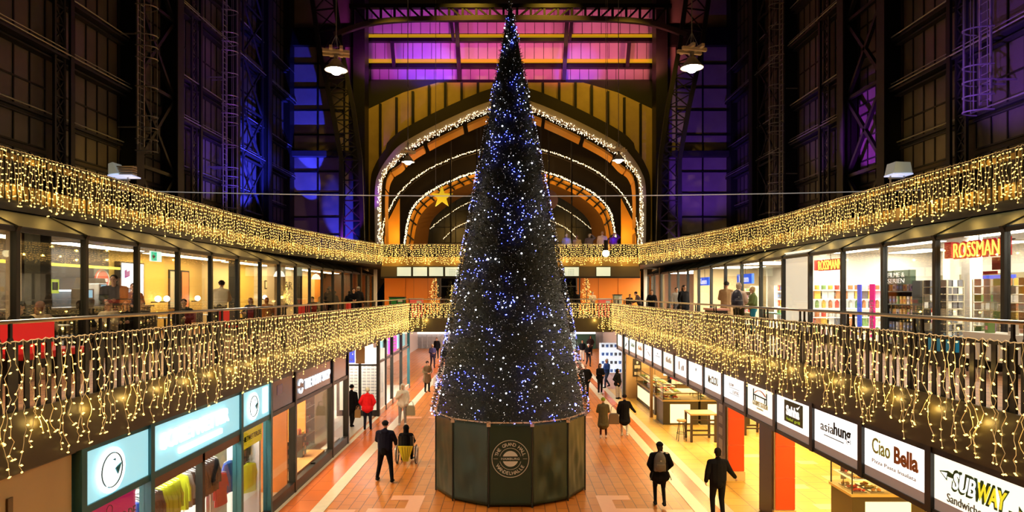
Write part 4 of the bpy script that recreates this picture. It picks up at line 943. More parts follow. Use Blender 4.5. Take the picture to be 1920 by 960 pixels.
        b = MB(); b.bx(x, x+.01, ym+.2, ym+.32, 2.85, 3.15, mat('gold_ink')); b.bx(x, x+.01, ym-.1, ym-.02, 2.85, 3.0, mat('pale_ink')); b.bx(x, x+.01, ym-.35, ym-.2, 2.87, 3.05, mat('pale_ink')); b.build('bars', t)
    elif k in (9, 12, 13): bb_ = MB(); [bb_.bx(x, x+.01, ym-.42+i*.15, ym-.33+i*.15, 2.93, 3.0+.1*((i*5+k) % 3)*.5+.04, {9: mat('pale_ink'), 12: mat('peach_ink', (.85, .5, .3), .5), 13: mat('mint_ink', (.4, .6, .5), .5)}[k]) for i in range(6)]; bb_.build('faint_word', t)
    elif k == 10: b = MB(); ring(b, (x, ym, 3.06), (0, -1, 0), (0, 0, 1), .06, .08, .01, BLACK, 12, 0, PI); b.bx(x, x+.01, ym-.4, ym+.4, 2.98, 3.0, BLACK); b.build('mark', t)
    elif k == 11: b = MB(); b.sph((x, ym+.3, 3.1), (.01, .05, .05), mat('red_ink', (.7, .1, .02), .5), 8); b.bar((x, ym+.1, 3.02), (x, ym-.4, 2.86), .01, .05, mat('pale_ink')); b.build('mark', t)
    elif k == 14: b = MB(); b.bar((x, ym+.2, 2.8), (x, ym-.3, 3.0), .01, .12, mat('blue_ink', (.4, .55, .8), .5)); b.build('mark', t)

b = MB(); b.bx(14, 14.2, 2, 40, 0, 3.4, mat('honey_wall', (.75, .5, .2), .6)); struct(b, 'wall_food_hall')
b = MB(); b.bx(9.5, 14, 38.4, 38.6, 0, 3.4, mat('honey_wall')); b.bx(6.2, 8.4, 35.2, 35.4, 0, 3.4, mat('peach_wall', (.85, .55, .28), .55)); b.bx(6.0, 6.14, 35.1, 35.4, 0, 3.4, FRAME); struct(b, 'wall_food_hall_end')
for i, (x0, x1) in enumerate(((7.0, 7.5), (9.4, 9.9), (12, 12.5))):
    for j, (y0, y1) in enumerate(((7, 12), (13.2, 18.2), (21, 26), (28, 33.5))):
        clight(x0, x1, y0, y1, 3.34, emis('food_hall_light', (1, .70, .26), 30), 'warm strip light of the food hall, %s row from the hall, %s along' % (ordn(i), ordn(j)))
RED = mat('red_pillar_panel', (.75, .06, .01), .35, em=(.8, .05, .01), es=.12)
for nm, Y0 in (('farther red pillar next to the high table', 19.6), ('nearer red pillar under the food signs', 16.1)):
    b = MB(); x0, x1 = 6.45, 7.0
    b.bx(x0+.03, x1-.03, Y0+.03, Y0+.87, 0, 3.38, mat('tan_core', (.7, .5, .25), .5)); b.bx(x0, x1, Y0, Y0+.9, 0, .28, mat('tan_core'))
    for k in range(4): b.bx(x0+.05, x1-.03, Y0-.0, Y0+.04, .30+k*.78, .30+k*.78+.765, RED)
    b.bx(x0-.02, x0+.02, Y0+.1, Y0+.9, .02, 3.36, mat('dark_brown_panel', (.05, .022, .015), .45)); struct(b, 'pillar_red')
for k, z in enumerate((2.1, 1.75, 1.4, 1.05, .8)):
    b = MB(); b.bx(6.42, 6.43, 19.9, 20.25, z-.12, z+.12, mat('grey_notice', (.4, .38, .4), .5)); o = b.build('notice'); o['label'] = 'grey notice on the dark side of the farther pillar, %s from the top' % ordn(k); o['category'] = 'notice'
# glass counters
CASEG = GLASS
def counter(label, x0, x1, y0, y1, h, panel, where):
    t = thing('food_counter', label, 'counter', ((x0+x1)/2, (y0+y1)/2, 0))
    b = MB(); b.bx(x0, x1, y0, y1, 0, h, mat('dark_bronze', (.05, .04, .02), .4, .3)); b.bx(x0-.04, x1+.04, y0-.04, y1+.04, h, h+.06, mat('brass_trim', (.5, .36, .14), .35, .4)); b.build('base', t)
    b = MB()
    if panel == 'x': b.bx(x0-.02, x0, y0+.3, y1-.3, .2, h-.15, emis('lit_panel', (1, .85, .5), 1.1))
    else: b.bx(x0+.3, x1-.35, y0-.02, y0, .08, h-.12, emis('lit_panel', (1, .85, .5), 1.1))
    b.build('lit_panel', t)
    zt = h+.06
    b = MB(); b.bx(x0, x0+.012, y0, y1, zt, zt+.65, CASEG); b.bx(x0, x1, y0, y0+.012, zt, zt+.65, CASEG); b.bx(x0, x1, y0, y1, zt+.65, zt+.662, CASEG); b.build('glass_case', t)
    b = MB()
    for x, y in ((x0, y0), (x1, y0), (x0, y1), (x1, y1)): b.bx(x-.012, x+.012, y-.012, y+.012, zt, zt+.66, FRAME)
    b.bx(x0, x1, y0-.012, y0+.012, zt+.64, zt+.67, FRAME); b.bx(x0-.012, x0+.012, y0, y1, zt+.64, zt+.67, FRAME); b.build('case_frame', t)
    b = MB(); b.bx(x0+.02, x1-.02, y0+.02, y1-.02, zt+.3, zt+.31, WHITE); b.build('case_shelf', t)
    n = 0
    for xx in (x0+.25, x0+.65):
        y = y0+.2
        while y < y1-.15:
            for z in (zt, zt+.31):
                if n > 44: break
                tr = MB(); tr.bx(-.15, .15, -.1, .1, 0, .02, STEEL); 
                cc = RN.choice(((.85, .6, .2), (.75, .35, .1), (.3, .5, .12), (.8, .1, .06), (.9, .85, .6)))
                for q_ in range(5): tr.sph((RN.uniform(-.1, .1), RN.uniform(-.06, .06), .045), (.05, .035, .03), mat('food_%d' % int(cc[0]*100+cc[1]*10), cc, .6), 6)
                o = tr.build('food_tray', local=True); o.location = (xx, y, z); o['label'] = 'filled steel food tray in the glass case %s' % where; o['category'] = 'food tray'; o['group'] = 'food trays '+where; n += 1
            y += .27
    return t
counter('glass-topped food counter facing the hall with a glowing front panel', 6.5, 8.0, 28.0, 29.3, 1.0, 'y', 'beside the high table')
counter('long glass counter running into the food hall with lit side', 6.65, 7.6, 30.2, 34.6, .95, 'x', 'along the hall edge')
counter('food counter behind the high table with brass shelf', 8.1, 10.2, 28.0, 29.2, 1.0, 'y', 'behind the high table')
b = MB(); b.bx(6.3, 6.42, 29.6, 29.75, 0, 3.4, mat('bronze_post', (.35, .2, .08), .4)); trim(b)
b = MB(); b.bx(6.9, 8.6, 29.6, 29.65, 1.9, 3.1, emis('menu_light', (1, .9, .65), 1.6)); b.bx(7.2, 7.24, 29.62, 29.66, 3.1, 3.37, IRON); b.bx(8.2, 8.24, 29.62, 29.66, 3.1, 3.37, IRON); o = b.build('menu_board'); o['label'] = 'glowing blank menu board above the corner food counter'; o['category'] = 'menu board'
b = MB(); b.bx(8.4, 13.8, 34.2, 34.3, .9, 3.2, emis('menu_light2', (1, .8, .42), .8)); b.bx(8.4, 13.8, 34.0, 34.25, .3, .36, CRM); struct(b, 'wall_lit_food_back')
t = thing('red_umbrella_fan', 'folded red and black cloth fan standing on the glass case', 'decoration', (7.3, 28.6, 1.72)); b = MB()
for k in range(7):
    a0, a1 = PI*(.15+.1*k), PI*(.25+.1*k); b.add([(7.3, 28.6, 1.37+.38), (7.3+.42*math.cos(a0), 28.6-.04*(k % 2), 1.75+.36*math.sin(a0)), (7.3+.42*math.cos(a1), 28.6-.04*((k+1) % 2), 1.75+.36*math.sin(a1)), (7.3, 28.63, 1.75)], [(0, 1, 2), (3, 2, 1), (0, 2, 3), (0, 3, 1)], mat('red_cloth', (.8, .02, .04), .5, em=(.8, .02, .04), es=.2) if k not in (3, 4) else BLACK)
b.build('folds', t)
# high tables
def high_table(x, y, label, w_=.8, d_=.7, h=1.08, m=None):
    m = m or mat('dark_stained_wood', (.035, .018, .01), .45); t = thing('high_table', label, 'table', (x, y, 0)); b = MB(); b.bx(x-w_/2, x+w_/2, y-d_/2, y+d_/2, h-.06, h, mat('warm_wood_top', (.5, .3, .12), .35)); b.build('tabletop', t, bevel=.008)
    for sx in (-1, 1):
        for sy_ in (-1, 1): b = MB(); b.bx(x+sx*(w_/2-.05)-.04, x+sx*(w_/2-.05)+.04, y+sy_*(d_/2-.05)-.04, y+sy_*(d_/2-.05)+.04, 0, h-.06, m); b.build('leg', t)
    b = MB(); b.bx(x-w_/2+.05, x+w_/2-.05, y-d_/2+.03, y-d_/2+.07, .25, .31, m); b.bx(x-w_/2+.05, x+w_/2-.05, y+d_/2-.07, y+d_/2-.03, .25, .31, m); b.bx(x-w_/2+.05, x+w_/2-.05, y-d_/2+.03, y-d_/2+.07, .8, .86, m); b.build('stretcher', t)
high_table(7.25, 25.1, 'dark high table with warm wooden top in front of the food counter', 1.0, .9)
high_table(9.6, 26.2, 'second dark high table seen between the two red pillars')
for k, (x, y) in enumerate(((6.5, 25.0), (8.05, 25.3), (8.9, 26.0))):
    t = thing('bar_stool', '%s bar stool at the high tables' % ['dark', 'half hidden dark', 'wood-seated'][k], 'stool', (x, y, 0)); b = MB(); b.lathe([(.0, .74), (.17, .74), (.18, .77), (.17, .8), (0, .8)], (x, y, 0), mat('warm_wood_top'), 14); b.build('seat', t)
    for a in (.8, 2.35, 3.9, 5.5): b = MB(); b.tube([(x+.1*math.cos(a), y+.1*math.sin(a), .75), (x+.21*math.cos(a), y+.21*math.sin(a), 0)], .014, IRON, 6); b.build('leg', t)
    b = MB(); ring(b, (x, y, .28), (1, 0, 0), (0, 1, 0), .165, .185, .02, IRON, 16); b.build('footring', t)
# glass bowl stand and menu holder at the lower edge of the view
t = thing('menu_stand', 'small dark menu stand on the near food counter', 'menu stand', (8.05, 15.9, 1.15)); b = MB(); b.tube([(8.05, 15.9, .96), (8.05, 15.9, 1.3)], .01, IRON, 6); b.build('pole', t)
b = MB(); b.bx(7.98, 8.16, 15.88, 15.9, 1.3, 1.42, IRON); b.build('sign_plate', t); b = MB(); b.bx(7.97, 8.1, 15.86, 15.88, 1.12, 1.22, WHITE); b.build('card', t)
t = counter('low glass counter at the bottom edge beneath the Ciao Bella sign', 7.9, 9.6, 15.2, 16.2, .9, 'y', 'at the near counter')
t = thing('counter_monitor', 'small black monitor on the near counter under the signs', 'monitor', (9.3, 15.0, .96)); b = MB(); b.bx(9.18, 9.5, 15.3, 15.34, 1.68, 1.9, BLACK); b.build('screen', t); b = MB(); b.bx(9.32, 9.36, 15.3, 15.36, 1.6, 1.7, BLACK); b.build('foot', t)
# poster
t = thing('poster', 'black poster with pale print on the peach wall', 'poster', (6.95, 35.15, 1.6)); b = MB(); b.bx(6.56, 7.0, 35.15, 35.19, 1.15, 2.1, mat('poster_black', (.03, .02, .015), .5)); b.build('sheet', t)
b = MB(); b.sph((6.78, 35.14, 1.9), (.06, .01, .08), WHITE, 8); b.bx(6.63, 6.93, 35.13, 35.15, 1.58, 1.76, mat('sand_ink', (.8, .65, .45), .5)); b.bx(6.62, 6.94, 35.13, 35.15, 1.24, 1.4, mat('sand_ink')); b.build('print', t)
# far end of the ground floor
b = MB(); b.bx(-17, 17, 66.8, 67.2, 0, 4, mat('far_wall', (.45, .42, .42), .6)); struct(b, 'wall_far_end')
b = MB(); b.bx(-9.5, 8.6, 66.5, 66.7, 1.5, 1.95, emis('white_fascia_light', (1, .95, .9), 2.0)); struct(b, 'trim_lit_fascia')
b = MB()
for k in range(40): b.bx(-10+k*.5, -9.92+k*.5, 66.6, 66.66, 0, 1.4, ZINC)
for k in range(4): b.bx(-10, 10, 66.58, 66.62, .1+k*.35, .14+k*.35, ZINC)
trim(b)
t = thing('sliding_door', 'dark green glazed door in the far end wall', 'door', (7.4, 66.4, 0)); b = MB(); b.bx(6.6, 8.6, 66.3, 66.4, 0, 1.5, mat('green_door', (.03, .09, .06), .3)); b.build('door_leaf', t); b = MB(); b.bx(6.0, 6.6, 66.3, 66.38, 0, 1.5, emis('door_light', (.7, .9, .9), .8)); b.build('side_light', t)
for s in (-1, 1): b = MB(); b.bx(s*9.4, s*9.6, 40, 66.8, 0, 3.3, mat('far_side_wall', (.6, .5, .45), .5)); struct(b, 'wall_far_'+('left' if s < 0 else 'right'))
b = MB(); b.bx(-9.5, 9.5, 47, 67, 3.3, 3.42, WHITE); struct(b, 'ceiling_far_ground')
for k, y in enumerate((49, 53.5, 58, 62.5)): clight(-5, 5, y, y+.8, 3.28, COOLW, 'cool ceiling light of the far concourse, %s from the gallery' % ordn(k))
for k, y in enumerate((40.5, 43.5)): clight(-4.5, 4.5, y, y+.6, 3.28, COOLW, '%s light strip under the cross gallery' % ordn(k))
t, zs = shelf_unit(6.3, 9.2, 46.0, 46.5, 0, 2.1, 4, emis('white_shelf', (.9, .95, 1), .5), 'white display wall of round blue-grey goods by the concourse corner', open_='y', name='display_shelf')
for z in zs:
    for i in range(9):
        b_ = product('jar', RN.choice((3, 6)), (6.5+i*.3, 46.2, z), 'round blue-grey item on the white display wall', 'items on the white display wall', 2.0)
# ================================================================ GALLERY LEVEL, LEFT: COFFEE BAR AND DELI
FLC = mat('cafe_floor', (.3, .2, .12), .4)
b = MB(); b.bx(-13.2, -13.0, 8, 47, ZG, 7.0, mat('cafe_wall', (.62, .50, .28), .6)); struct(b, 'wall_cafe')
segs = [(8, 17.5, mat('dim_brown_wall', (.2, .15, .1), .6)), (17.5, 21.2, mat('kitchen_wall', (.10, .09, .08), .4)), (21.2, 24.6, mat('mustard_wall', (.75, .52, .12), .6)), (24.6, 27.6, mat('ochre_gold_wall', (.70, .48, .14), .6)),
    (27.6, 30.8, mat('cream_gold_wall', (.78, .64, .36), .6)), (30.8, 33.2, mat('egg_yellow_wall', (.85, .62, .12), .6)), (33.2, 39.5, mat('pale_tile_wall', (.8, .7, .45), .35)), (39.5, 43.5, mat('gold_wall', (.8, .55, .2), .6)), (43.5, 47, mat('tangerine_wall', (.8, .3, .04), .6))]
for y0, y1, m in segs: b = MB(); b.bx(-13.0, -12.95, y0, y1, ZG, 6.98, m); trim(b)
b = MB()
for z in [ZG+.3*k for k in range(1, 9)]: b.bx(-12.95, -12.945, 33.2, 38.5, z, z+.012, mat('tile_joint', (.5, .4, .2), .6))
trim(b)
text('BAR', (-12.93, 36.0, 5.48), 'L', w=1.3, h=.42, m=mat('black_dot_letters', (.06, .045, .02), .6), name='wall_lettering', parent=None)['label'] = 'dark marquee lettering BAR in the second row on the pale tiled wall'
bpy.data.objects['wall_lettering']['category'] = 'lettering'; bpy.data.objects['wall_lettering'].name = 'marquee_lettering'
text('DELI BAR', (-12.93, 36.8, 6.06), 'L', w=4.4, h=.46, m=mat('black_dot_letters', (.06, .045, .02), .6), name='wall_lettering')['label'] = 'dark marquee lettering DELI BAR on the pale tiled wall'
bpy.data.objects['wall_lettering']['category'] = 'lettering'
for i, (y0, y1, m, lb) in enumerate(((9, 16.5, WARMW, 'warm light over the nearest cafe tables'), (17.5, 21, COOLW, 'cool light over the bar kitchen'), (22, 27, WARMW, 'warm light at the mustard wall'), (28, 32.5, WARMW, 'warm light at the cream wall'), (33.5, 38.5, WARMW, 'warm light over the deli wall'), (39.5, 45, WARMW, 'warm light at the far end of the deli'))):
    clight(-12.3, -11.7, y0, y1, 6.97, emis('cafe_light', (1, .74, .36), 20) if m is WARMW else emis('kitchen_light', (1, .9, .75), 18), lb)
# columns inside
for k, (x, y, m) in enumerate(((-10.6, 14.2, mat('taupe_column', (.35, .27, .22), .5)), (-10.2, 14.2, FRAME), (-11.5, 27.4, BLACK), (-11, 31.5, CRM), (-11.2, 30.9, CRM), (-11.3, 35.0, FRAME))): b = MB(); b.bx(x-.17, x+.17, y-.17, y+.17, ZG, 6.98, m); trim(b)
# bar kitchen fittings
t = thing('menu_screen', 'bright white menu screen with a purple mark on the mustard wall', 'menu screen', (-12.7, 22.2, 5.2)); b = MB(); b.bx(-12.95, -12.75, 21.5, 22.9, 4.75, 6.65, FRAME); b.build('screen_case', t)
b = MB(); b.bx(-12.75, -12.74, 21.56, 22.84, 4.8, 6.6, emis('screen_white', (.85, .93, 1), 1.8)); b.build('screen_face', t)
b = MB(); b.prism([(.0, 0), (.3, .08), (.3, .28), (.15, .22), (.12, .3), (0, .25)], (-12.73, 21.7, 6.1), (0, 1, 0), (0, 0, 1), .005, mat('purple_ink', (.35, .05, .45), .5)); b.bx(-12.74, -12.73, 21.8, 22.5, 5.3, 5.5, mat('tan_ink', (.8, .6, .4), .5)); b.build('print', t)
t = thing('exit_sign', 'green and white running-man emergency exit sign hanging by the mustard wall', 'exit sign', (-10.6, 19.6, 6.6)); b = MB(); b.bx(-10.62, -10.58, 19.35, 19.95, 6.55, 6.85, emis('exit_white', (.75, 1, .9), 1.3)); b.build('sign_box', t)
b = MB(); b.bx(-10.58, -10.57, 19.37, 19.66, 6.57, 6.83, emis('exit_green', (.02, .6, .35), 1.2)); b.build('green_face', t); b = MB(); b.prism([(.08, .05), (.2, .13), (.08, .21), (.08, .16), (.03, .16), (.03, .1), (.08, .1)], (-10.565, 19.37, 6.56), (0, 1, 0), (0, 0, 1), .004, WHITE); b.build('arrow', t)
b = MB(); b.tube([(-10.6, 19.65, 6.85), (-10.6, 19.65, 6.98)], .01, IRON, 5); b.build('hanger', t)
t = thing('round_sign', 'round brown-red logo sign over the bar kitchen', 'sign', (-12.6, 20.4, 6.0)); b = MB(); b.prism(disc(32, .34), (-12.6, 20.25, 6.0+.0), (0, 1, 0), (0, 0, 1), .04, emis('brick_sign', (.55, .12, .06), .7)); b.build('disc_plate', t)
b = MB(); ring(b, (-12.55, 20.25, 6.0), (0, 1, 0), (0, 0, 1), .3, .33, .01, WHITE, 24); b.bx(-12.56, -12.55, 20.0, 20.5, 5.95, 6.06, WHITE); b.build('print', t)
b = MB(); b.bx(-12.95, -12.6, 20.2, 20.3, 5.97, 6.03, IRON); b.build('bracket', t)
b = MB(); b.bx(-12.5, -12.45, 9, 21, 6.35, 6.43, emis('brass_strip', (.8, .55, .08), .8)); trim(b)
t = thing('bar_counter', 'long dark bar counter with steel top in the coffee bar', 'counter', (-12, 17.5, ZG)); b = MB(); b.bx(-12.1, -11.6, 10, 21.2, ZG, ZG+1.05, mat('dark_bronze')); b.build('body', t); b = MB(); b.bx(-12.2, -11.5, 9.95, 21.25, ZG+1.05, ZG+1.1, STEEL); b.build('top', t)
t = thing('kitchen_hood', 'bright steel extraction hood behind the bar', 'hood', (-12.6, 19.3, 5.6)); b = MB(); b.prism([(0, 0), (1.7, 0), (1.5, .35), (.2, .35)], (-12.94, 18.5, 5.7), (0, 1, 0), (0, 0, 1), .6, STEEL); b.build('canopy', t); b = MB(); b.bx(-12.9, -12.4, 18.6, 20.1, 5.66, 5.7, emis('hood_light', (.85, .95, 1), 6)); b.build('light', t)
for k, (y, h, c) in enumerate(((18.3, .5, STEEL), (18.9, .65, WHITE), (19.5, .45, STEEL), (20.1, .55, WHITE), (16.6, .5, STEEL))):
    t = thing('coffee_machine', '%s kitchen appliance on the bar counter, %s from the menu screen' % ('white' if c is WHITE else 'steel', ordn(k)), 'kitchen appliance', (-11.9, y, ZG+1.1)); b = MB(); b.bx(-12.1, -11.7, y-.2, y+.2, ZG+1.1, ZG+1.1+h, c); b.build('body', t, bevel=.02); b = MB(); b.bx(-11.72, -11.66, y-.14, y+.14, ZG+1.15, ZG+1.3, FRAME); b.bx(-11.7, -11.69, y-.1, y+.1, ZG+1.35, ZG+1.1+h-.04, emis('cyan_display', (.4, .7, .9), .9)); b.build('front', t)
t = thing('hanging_sign', 'small blue and white lit sign over the near end of the bar', 'sign', (-11.4, 15.6, 5.75)); b = MB(); b.bx(-11.4, -11.34, 15.3, 16.1, 5.75, 5.92, emis('blue_bar_face', (.03, .06, .9), 1.3)); b.build('blue_part', t); b = MB(); b.bx(-11.4, -11.34, 15.35, 15.7, 5.58, 5.75, emis('pale_cyan', (.4, .8, .9), 1.0)); b.build('white_part', t)
t = thing('hanging_sign', 'small green and yellow bordered lit card by the bar', 'sign', (-11.4, 16.4, 5.7)); b = MB(); b.bx(-11.4, -11.36, 16.25, 16.55, 5.6, 5.95, emis('lime_face', (.6, .7, .1), 1.0)); b.bx(-11.36, -11.35, 16.3, 16.5, 5.68, 5.88, mat('blue_ink')); b.build('card', t)
for k, (y, m, h) in enumerate(((25.2, 'orange_red_picture', 1.5), (26.1, 'red_white_picture', 1.5), (40.3, 'orange_poster', 1.1))):
    t = thing('wall_picture', ['narrow framed picture with a green top', 'framed picture in orange red', 'orange poster on the gold wall'][k], 'picture', (-12.9, y, 5.0)); b = MB(); b.bx(-12.95, -12.9, y-.32, y+.32, 5.0, 5.0+h, FRAME); b.build('frame', t); b = MB(); b.bx(-12.9, -12.895, y-.26, y+.26, 5.06, 4.94+h, mat(m, ((.5, .45, .3), (.8, .25, .08), (.9, .35, .05))[k], .5, em=((.5, .45, .3), (.8, .25, .08), (.9, .35, .05))[k], es=.3)); b.build('picture', t)
for k, y in enumerate((23.7, 24.3, 26.7, 34.0, 35.9)):
    t = thing('globe_lamp', 'glowing glass lamp on the cafe wall, %s along from the menu screen' % ordn(k), 'lamp', (-12.7, y, 5.35)); b = MB(); b.sph((-12.7, y, 5.4), .11, emis('globe_glow', (1, .85, .6), 9), 12); b.build('globe', t, smooth=True); b = MB(); b.bx(-12.95, -12.7, y-.02, y+.02, 5.26, 5.3, IRON); b.build('bracket', t)
for k, y in enumerate((29.6, 35.2)):
    t = thing('pendant_lamp', 'white dome pendant lamp, %s in the deli' % ordn(k), 'lamp', (-10.4, y, 6.3)); b = MB(); b.lathe([(.03, .3), (.16, .22), (.24, .05), (.25, 0), (.2, 0)], (-10.4, y, 6.35), emis('dome_glow', (1, .9, .75), 1.5), 16); b.build('shade', t, smooth=True); b = MB(); b.tube([(-10.4, y, 6.6), (-10.4, y, 6.98)], .01, IRON, 5); b.build('cord', t)
# lit miniature Christmas trees
def mini_tree(x, y, z, h, label, seed, es=1):
    t = thing('potted_christmas_tree', label, 'christmas tree', (x, y, z)); rr = random.Random(seed); b = MB(); b.lathe([(.14, 0), (.18, .25), (.16, .25), (0, .22)], (x, y, z), mat('dark_pot', (.03, .03, .03), .5), 12); b.build('pot', t)
    b = MB(); b.tube([(x, y, z+.2), (x, y, z+h*.9)], .025, mat('bark', (.12, .07, .04), .8), 6); b.build('trunk', t)
    b = MB(); vs = []; fs = []; l = MB()
    for _ in range(1500):
        zz = rr.random()**1.4; a = rr.uniform(0, 2*PI); R = h*.27*(1-zz)*rr.uniform(.3, 1)*(.75+.35*math.sin(zz*34)); p = Vector((x+R*math.cos(a), y+R*math.sin(a), z+.25+zz*(h-.25))); d = Vector((math.cos(a), math.sin(a), rr.uniform(-.5, .3)))*.09; sd = d.cross(Vector((0, 0, 1))).normalized()*.012; n = len(vs); vs += [p-sd, p+sd, p+d]; fs.append((n, n+1, n+2))
        if rr.random() < .16: l.sph(p+d*1.1, .016, BULB, 4)
    b.add(vs, fs, mat('fir_green', (.12, .2, .07), .6)); o = b.build('foliage', t); o['kind'] = 'stuff'; o = l.build('fairy_lights', t); o['kind'] = 'stuff'
    point((x-.3*(1 if x > 0 else -1), y-.45, z+h*.5), WARM, 5*es, .1); return t
mini_tree(-11.0, 32.0, 4.85, 1.25, 'small lit Christmas tree on the deli counter in front of the lettering', 1)
mini_tree(-4.75, 41.2, ZG, 2.45, 'lit Christmas tree on the cross gallery, tall one beside the glass door', 2, 2)
mini_tree(-3.7, 42.7, ZG, 2.0, 'slimmer lit Christmas tree on the cross gallery close to the big tree', 3, 1)
mini_tree(4.75, 41.0, ZG, 2.5, 'lit Christmas tree on the cross gallery between the visitors and the orange wall', 4, 2)
# tables, chairs and red seats
def cafe_table(x, y, label, top=WHITE):
    t = thing('cafe_table', label, 'table', (x, y, ZG)); b = MB(); b.lathe([(0, .72), (.36, .72), (.38, .735), (.36, .75), (0, .75)], (x, y, ZG), top, 20); b.build('tabletop', t); b = MB(); b.tube([(x, y, ZG+.02), (x, y, ZG+.72)], .03, IRON, 8); b.build('pedestal', t); b = MB(); b.lathe([(.22, 0), (.22, .02), (.04, .035)], (x, y, ZG), IRON, 16); b.build('foot', t)
def cafe_chair(x, y, rz, label, m):
    t = thing('cafe_chair', label, 'chair', (x, y, ZG), rz); b = MB(); b.bx(-.21, .21, -.2, .2, .43, .47, m); b.build('seat', t, local=True, bevel=.01)
    b = MB(); b.prism([(-.2, .5), (.2, .5), (.21, .85), (.15, .9), (-.15, .9), (-.21, .85)], (0, -.18, 0), (1, 0, 0), (0, 0, 1), .03, m); b.build('backrest', t, local=True)
    for sx in (-1, 1):
        for sy_ in (-1, 1): b = MB(); b.tube([(sx*.17, sy_*.16, .44), (sx*.2, sy_*.2, 0)], .014, IRON, 6); b.build('leg', t, local=True)
    return t
REDP = mat('red_plastic', (.7, .02, .02), .35)
REDF = mat('red_fleece', (.75, .04, .03), .8)
CH = cafe_chair(-10.75, 11.6, PI, 'dark cafe chair inside the window bay nearest the camera', mat('dark_wood', (.06, .035, .02), .5))
ci = 0
tabs = [(-10.4, 12.6), (-10.4, 14.9), (-10.4, 17.2), (-10.4, 19.8), (-10.4, 22.6), (-10.4, 25.2), (-10.4, 27.6), (-10.4, 33.8), (-10.4, 36.0)]
for k, (x, y) in enumerate(tabs):
    cafe_table(x, y, 'round white cafe table inside the glazing, %s from the near end' % ordn(k))
    for j, (dy, rz) in enumerate(((-.62, 0), (.62, PI))):
        if k == 0 and j == 0: CH.location = (x, y+dy, ZG); CH.rotation_euler = (0, 0, rz); CH['label'] = 'dark cafe chair at the first table inside the glazing, near side'; CH['group'] = 'cafe chairs'
        else: dup(CH, (x, y+dy, ZG), rz, 'dark cafe chair at the %s table inside the glazing, %s side' % (ordn(k), 'near' if j == 0 else 'far'), 'cafe chairs')
t = thing('red_bench', 'red padded bench on the walkway behind the left railing', 'bench', (-8.1, 11.4, ZG)); b = MB(); b.bx(-8.5, -7.8, 10.6, 12.2, ZG+.38, ZG+.5, REDP); b.build('seat', t, bevel=.02); b = MB(); b.bx(-8.55, -8.45, 10.6, 12.2, ZG+.45, ZG+.98, emis('red_self_glow', (.8, .02, .02), .25)); b.build('backrest', t, bevel=.02)  # backrest glows faintly in its own red
for y in (10.7, 12.1): b = MB(); b.bx(-8.5, -7.85, y-.04, y+.04, ZG, ZG+.38, IRON); b.build('leg', t)
fleece = None
for k, (x, y) in enumerate(((-8.6, 20.2), (-8.5, 26.2), (-8.5, 28.0), (-8.6, 34.2), (-8.5, 35.2))):
    t = cafe_chair(x, y, PI/2*(1 if k % 2 else -1), 'outdoor chair with red fleece on the left gallery walkway, %s from the near end' % ordn(k), REDF); t['group'] = 'red fleece chairs'
    b = MB(); b.bx(-.24, .24, -.26, -.12, .45, .95, REDF); b.build('fleece_blanket', t, local=True, bevel=.03)
b = MB(); b.bx(-12.9, -11, 45.5, 46, ZG, 6.9, FRAME); trim(b)
# ================================================================ CROSS GALLERY
b = MB(); b.bx(-9, -3.2, 47.0, 47.2, ZG, 7.2, mat('bright_orange_wall', (.92, .26, .015), .5)); b.bx(3.2, 9.3, 47.0, 47.2, ZG, 7.2, mat('bright_orange_wall')); b.bx(-3.2, 3.2, 47.3, 47.5, ZG, 7.2, IRONV); struct(b, 'wall_orange_cross')
b = MB()
for x in (-7.5, -6.9, -5.9, 5.1, 6.3, 7.7): b.bx(x-.01, x+.01, 46.97, 47.0, ZG, 7.1, mat('orange_joint', (.45, .12, .01), .6))
b.bx(-5.25, -5.05, 46.95, 47.0, 5.3, 7.1, FRAME); b.bx(4.9, 5.0, 46.95, 47.0, 5.4, 7.1, FRAME); trim(b)
for x0, x1 in ((-5.0, -3.4), (3.2, 4.75)):
    b = MB(); b.bx(x0, x1, 46.7, 46.95, ZG, 7.1, mat('brown_black', (.04, .025, .02), .4))
    for k in range(3): b.bx(x0+.1, x1-.1, 46.66, 46.7, ZG+.1+k*.95, ZG+.98+k*.95, GLASSD)
    trim(b)
for s in (-1, 1): b = MB(); b.bx(s*9.2, s*9.5, 40.5, 40.8, ZG, 7.2, mat('bronze_pier', (.12, .09, .04), .4)); b.bx(s*8.95, s*9.15, 44, 44.2, ZG, 7.2, WHITE); trim(b)
for k, (x0, x1) in enumerate(((745, 771), (775, 801), (805, 831), (835, 861), (1058, 1085), (1118, 1144))):
    a, c = (x0-CX)*38.8/F, (x1-CX)*38.8/F; t = thing('fascia_light', '%s frosted lit panel on the cross walkway fascia, %s' % (['plain', 'plain', 'plain', 'dotted', 'dotted', 'plain'][k], ['first beside the left corner', 'second from the left corner', 'third from the left corner', 'against the left flank of the tree', 'against the right flank of the tree', 'apart on the right half'][k]), 'light panel', ((a+c)/2, 38.75, 6.62))
    b = MB(); b.bx(a, c, 38.7, 38.8, 6.62, 7.14, emis('frosted_green_panel', (.62, .72, .55), .75)); b.build('lit_face', t); b = MB(); b.bx(a-.03, c+.03, 38.74, 38.82, 6.58, 6.62, FRAME); b.bx(a-.03, c+.03, 38.74, 38.82, 7.14, 7.18, FRAME); b.bx(a-.03, a, 38.74, 38.82, 6.62, 7.14, FRAME); b.bx(c, c+.03, 38.74, 38.82, 6.62, 7.14, FRAME); b.build('frame', t)
    if k in (3, 4):
        b = MB()
        for i in range(4):
            for j in range(4): b.bx(a+.25+i*.09, a+.28+i*.09, 38.69, 38.7, 6.68+j*.1, 6.71+j*.1, FRAME)
        b.build('dots', t)
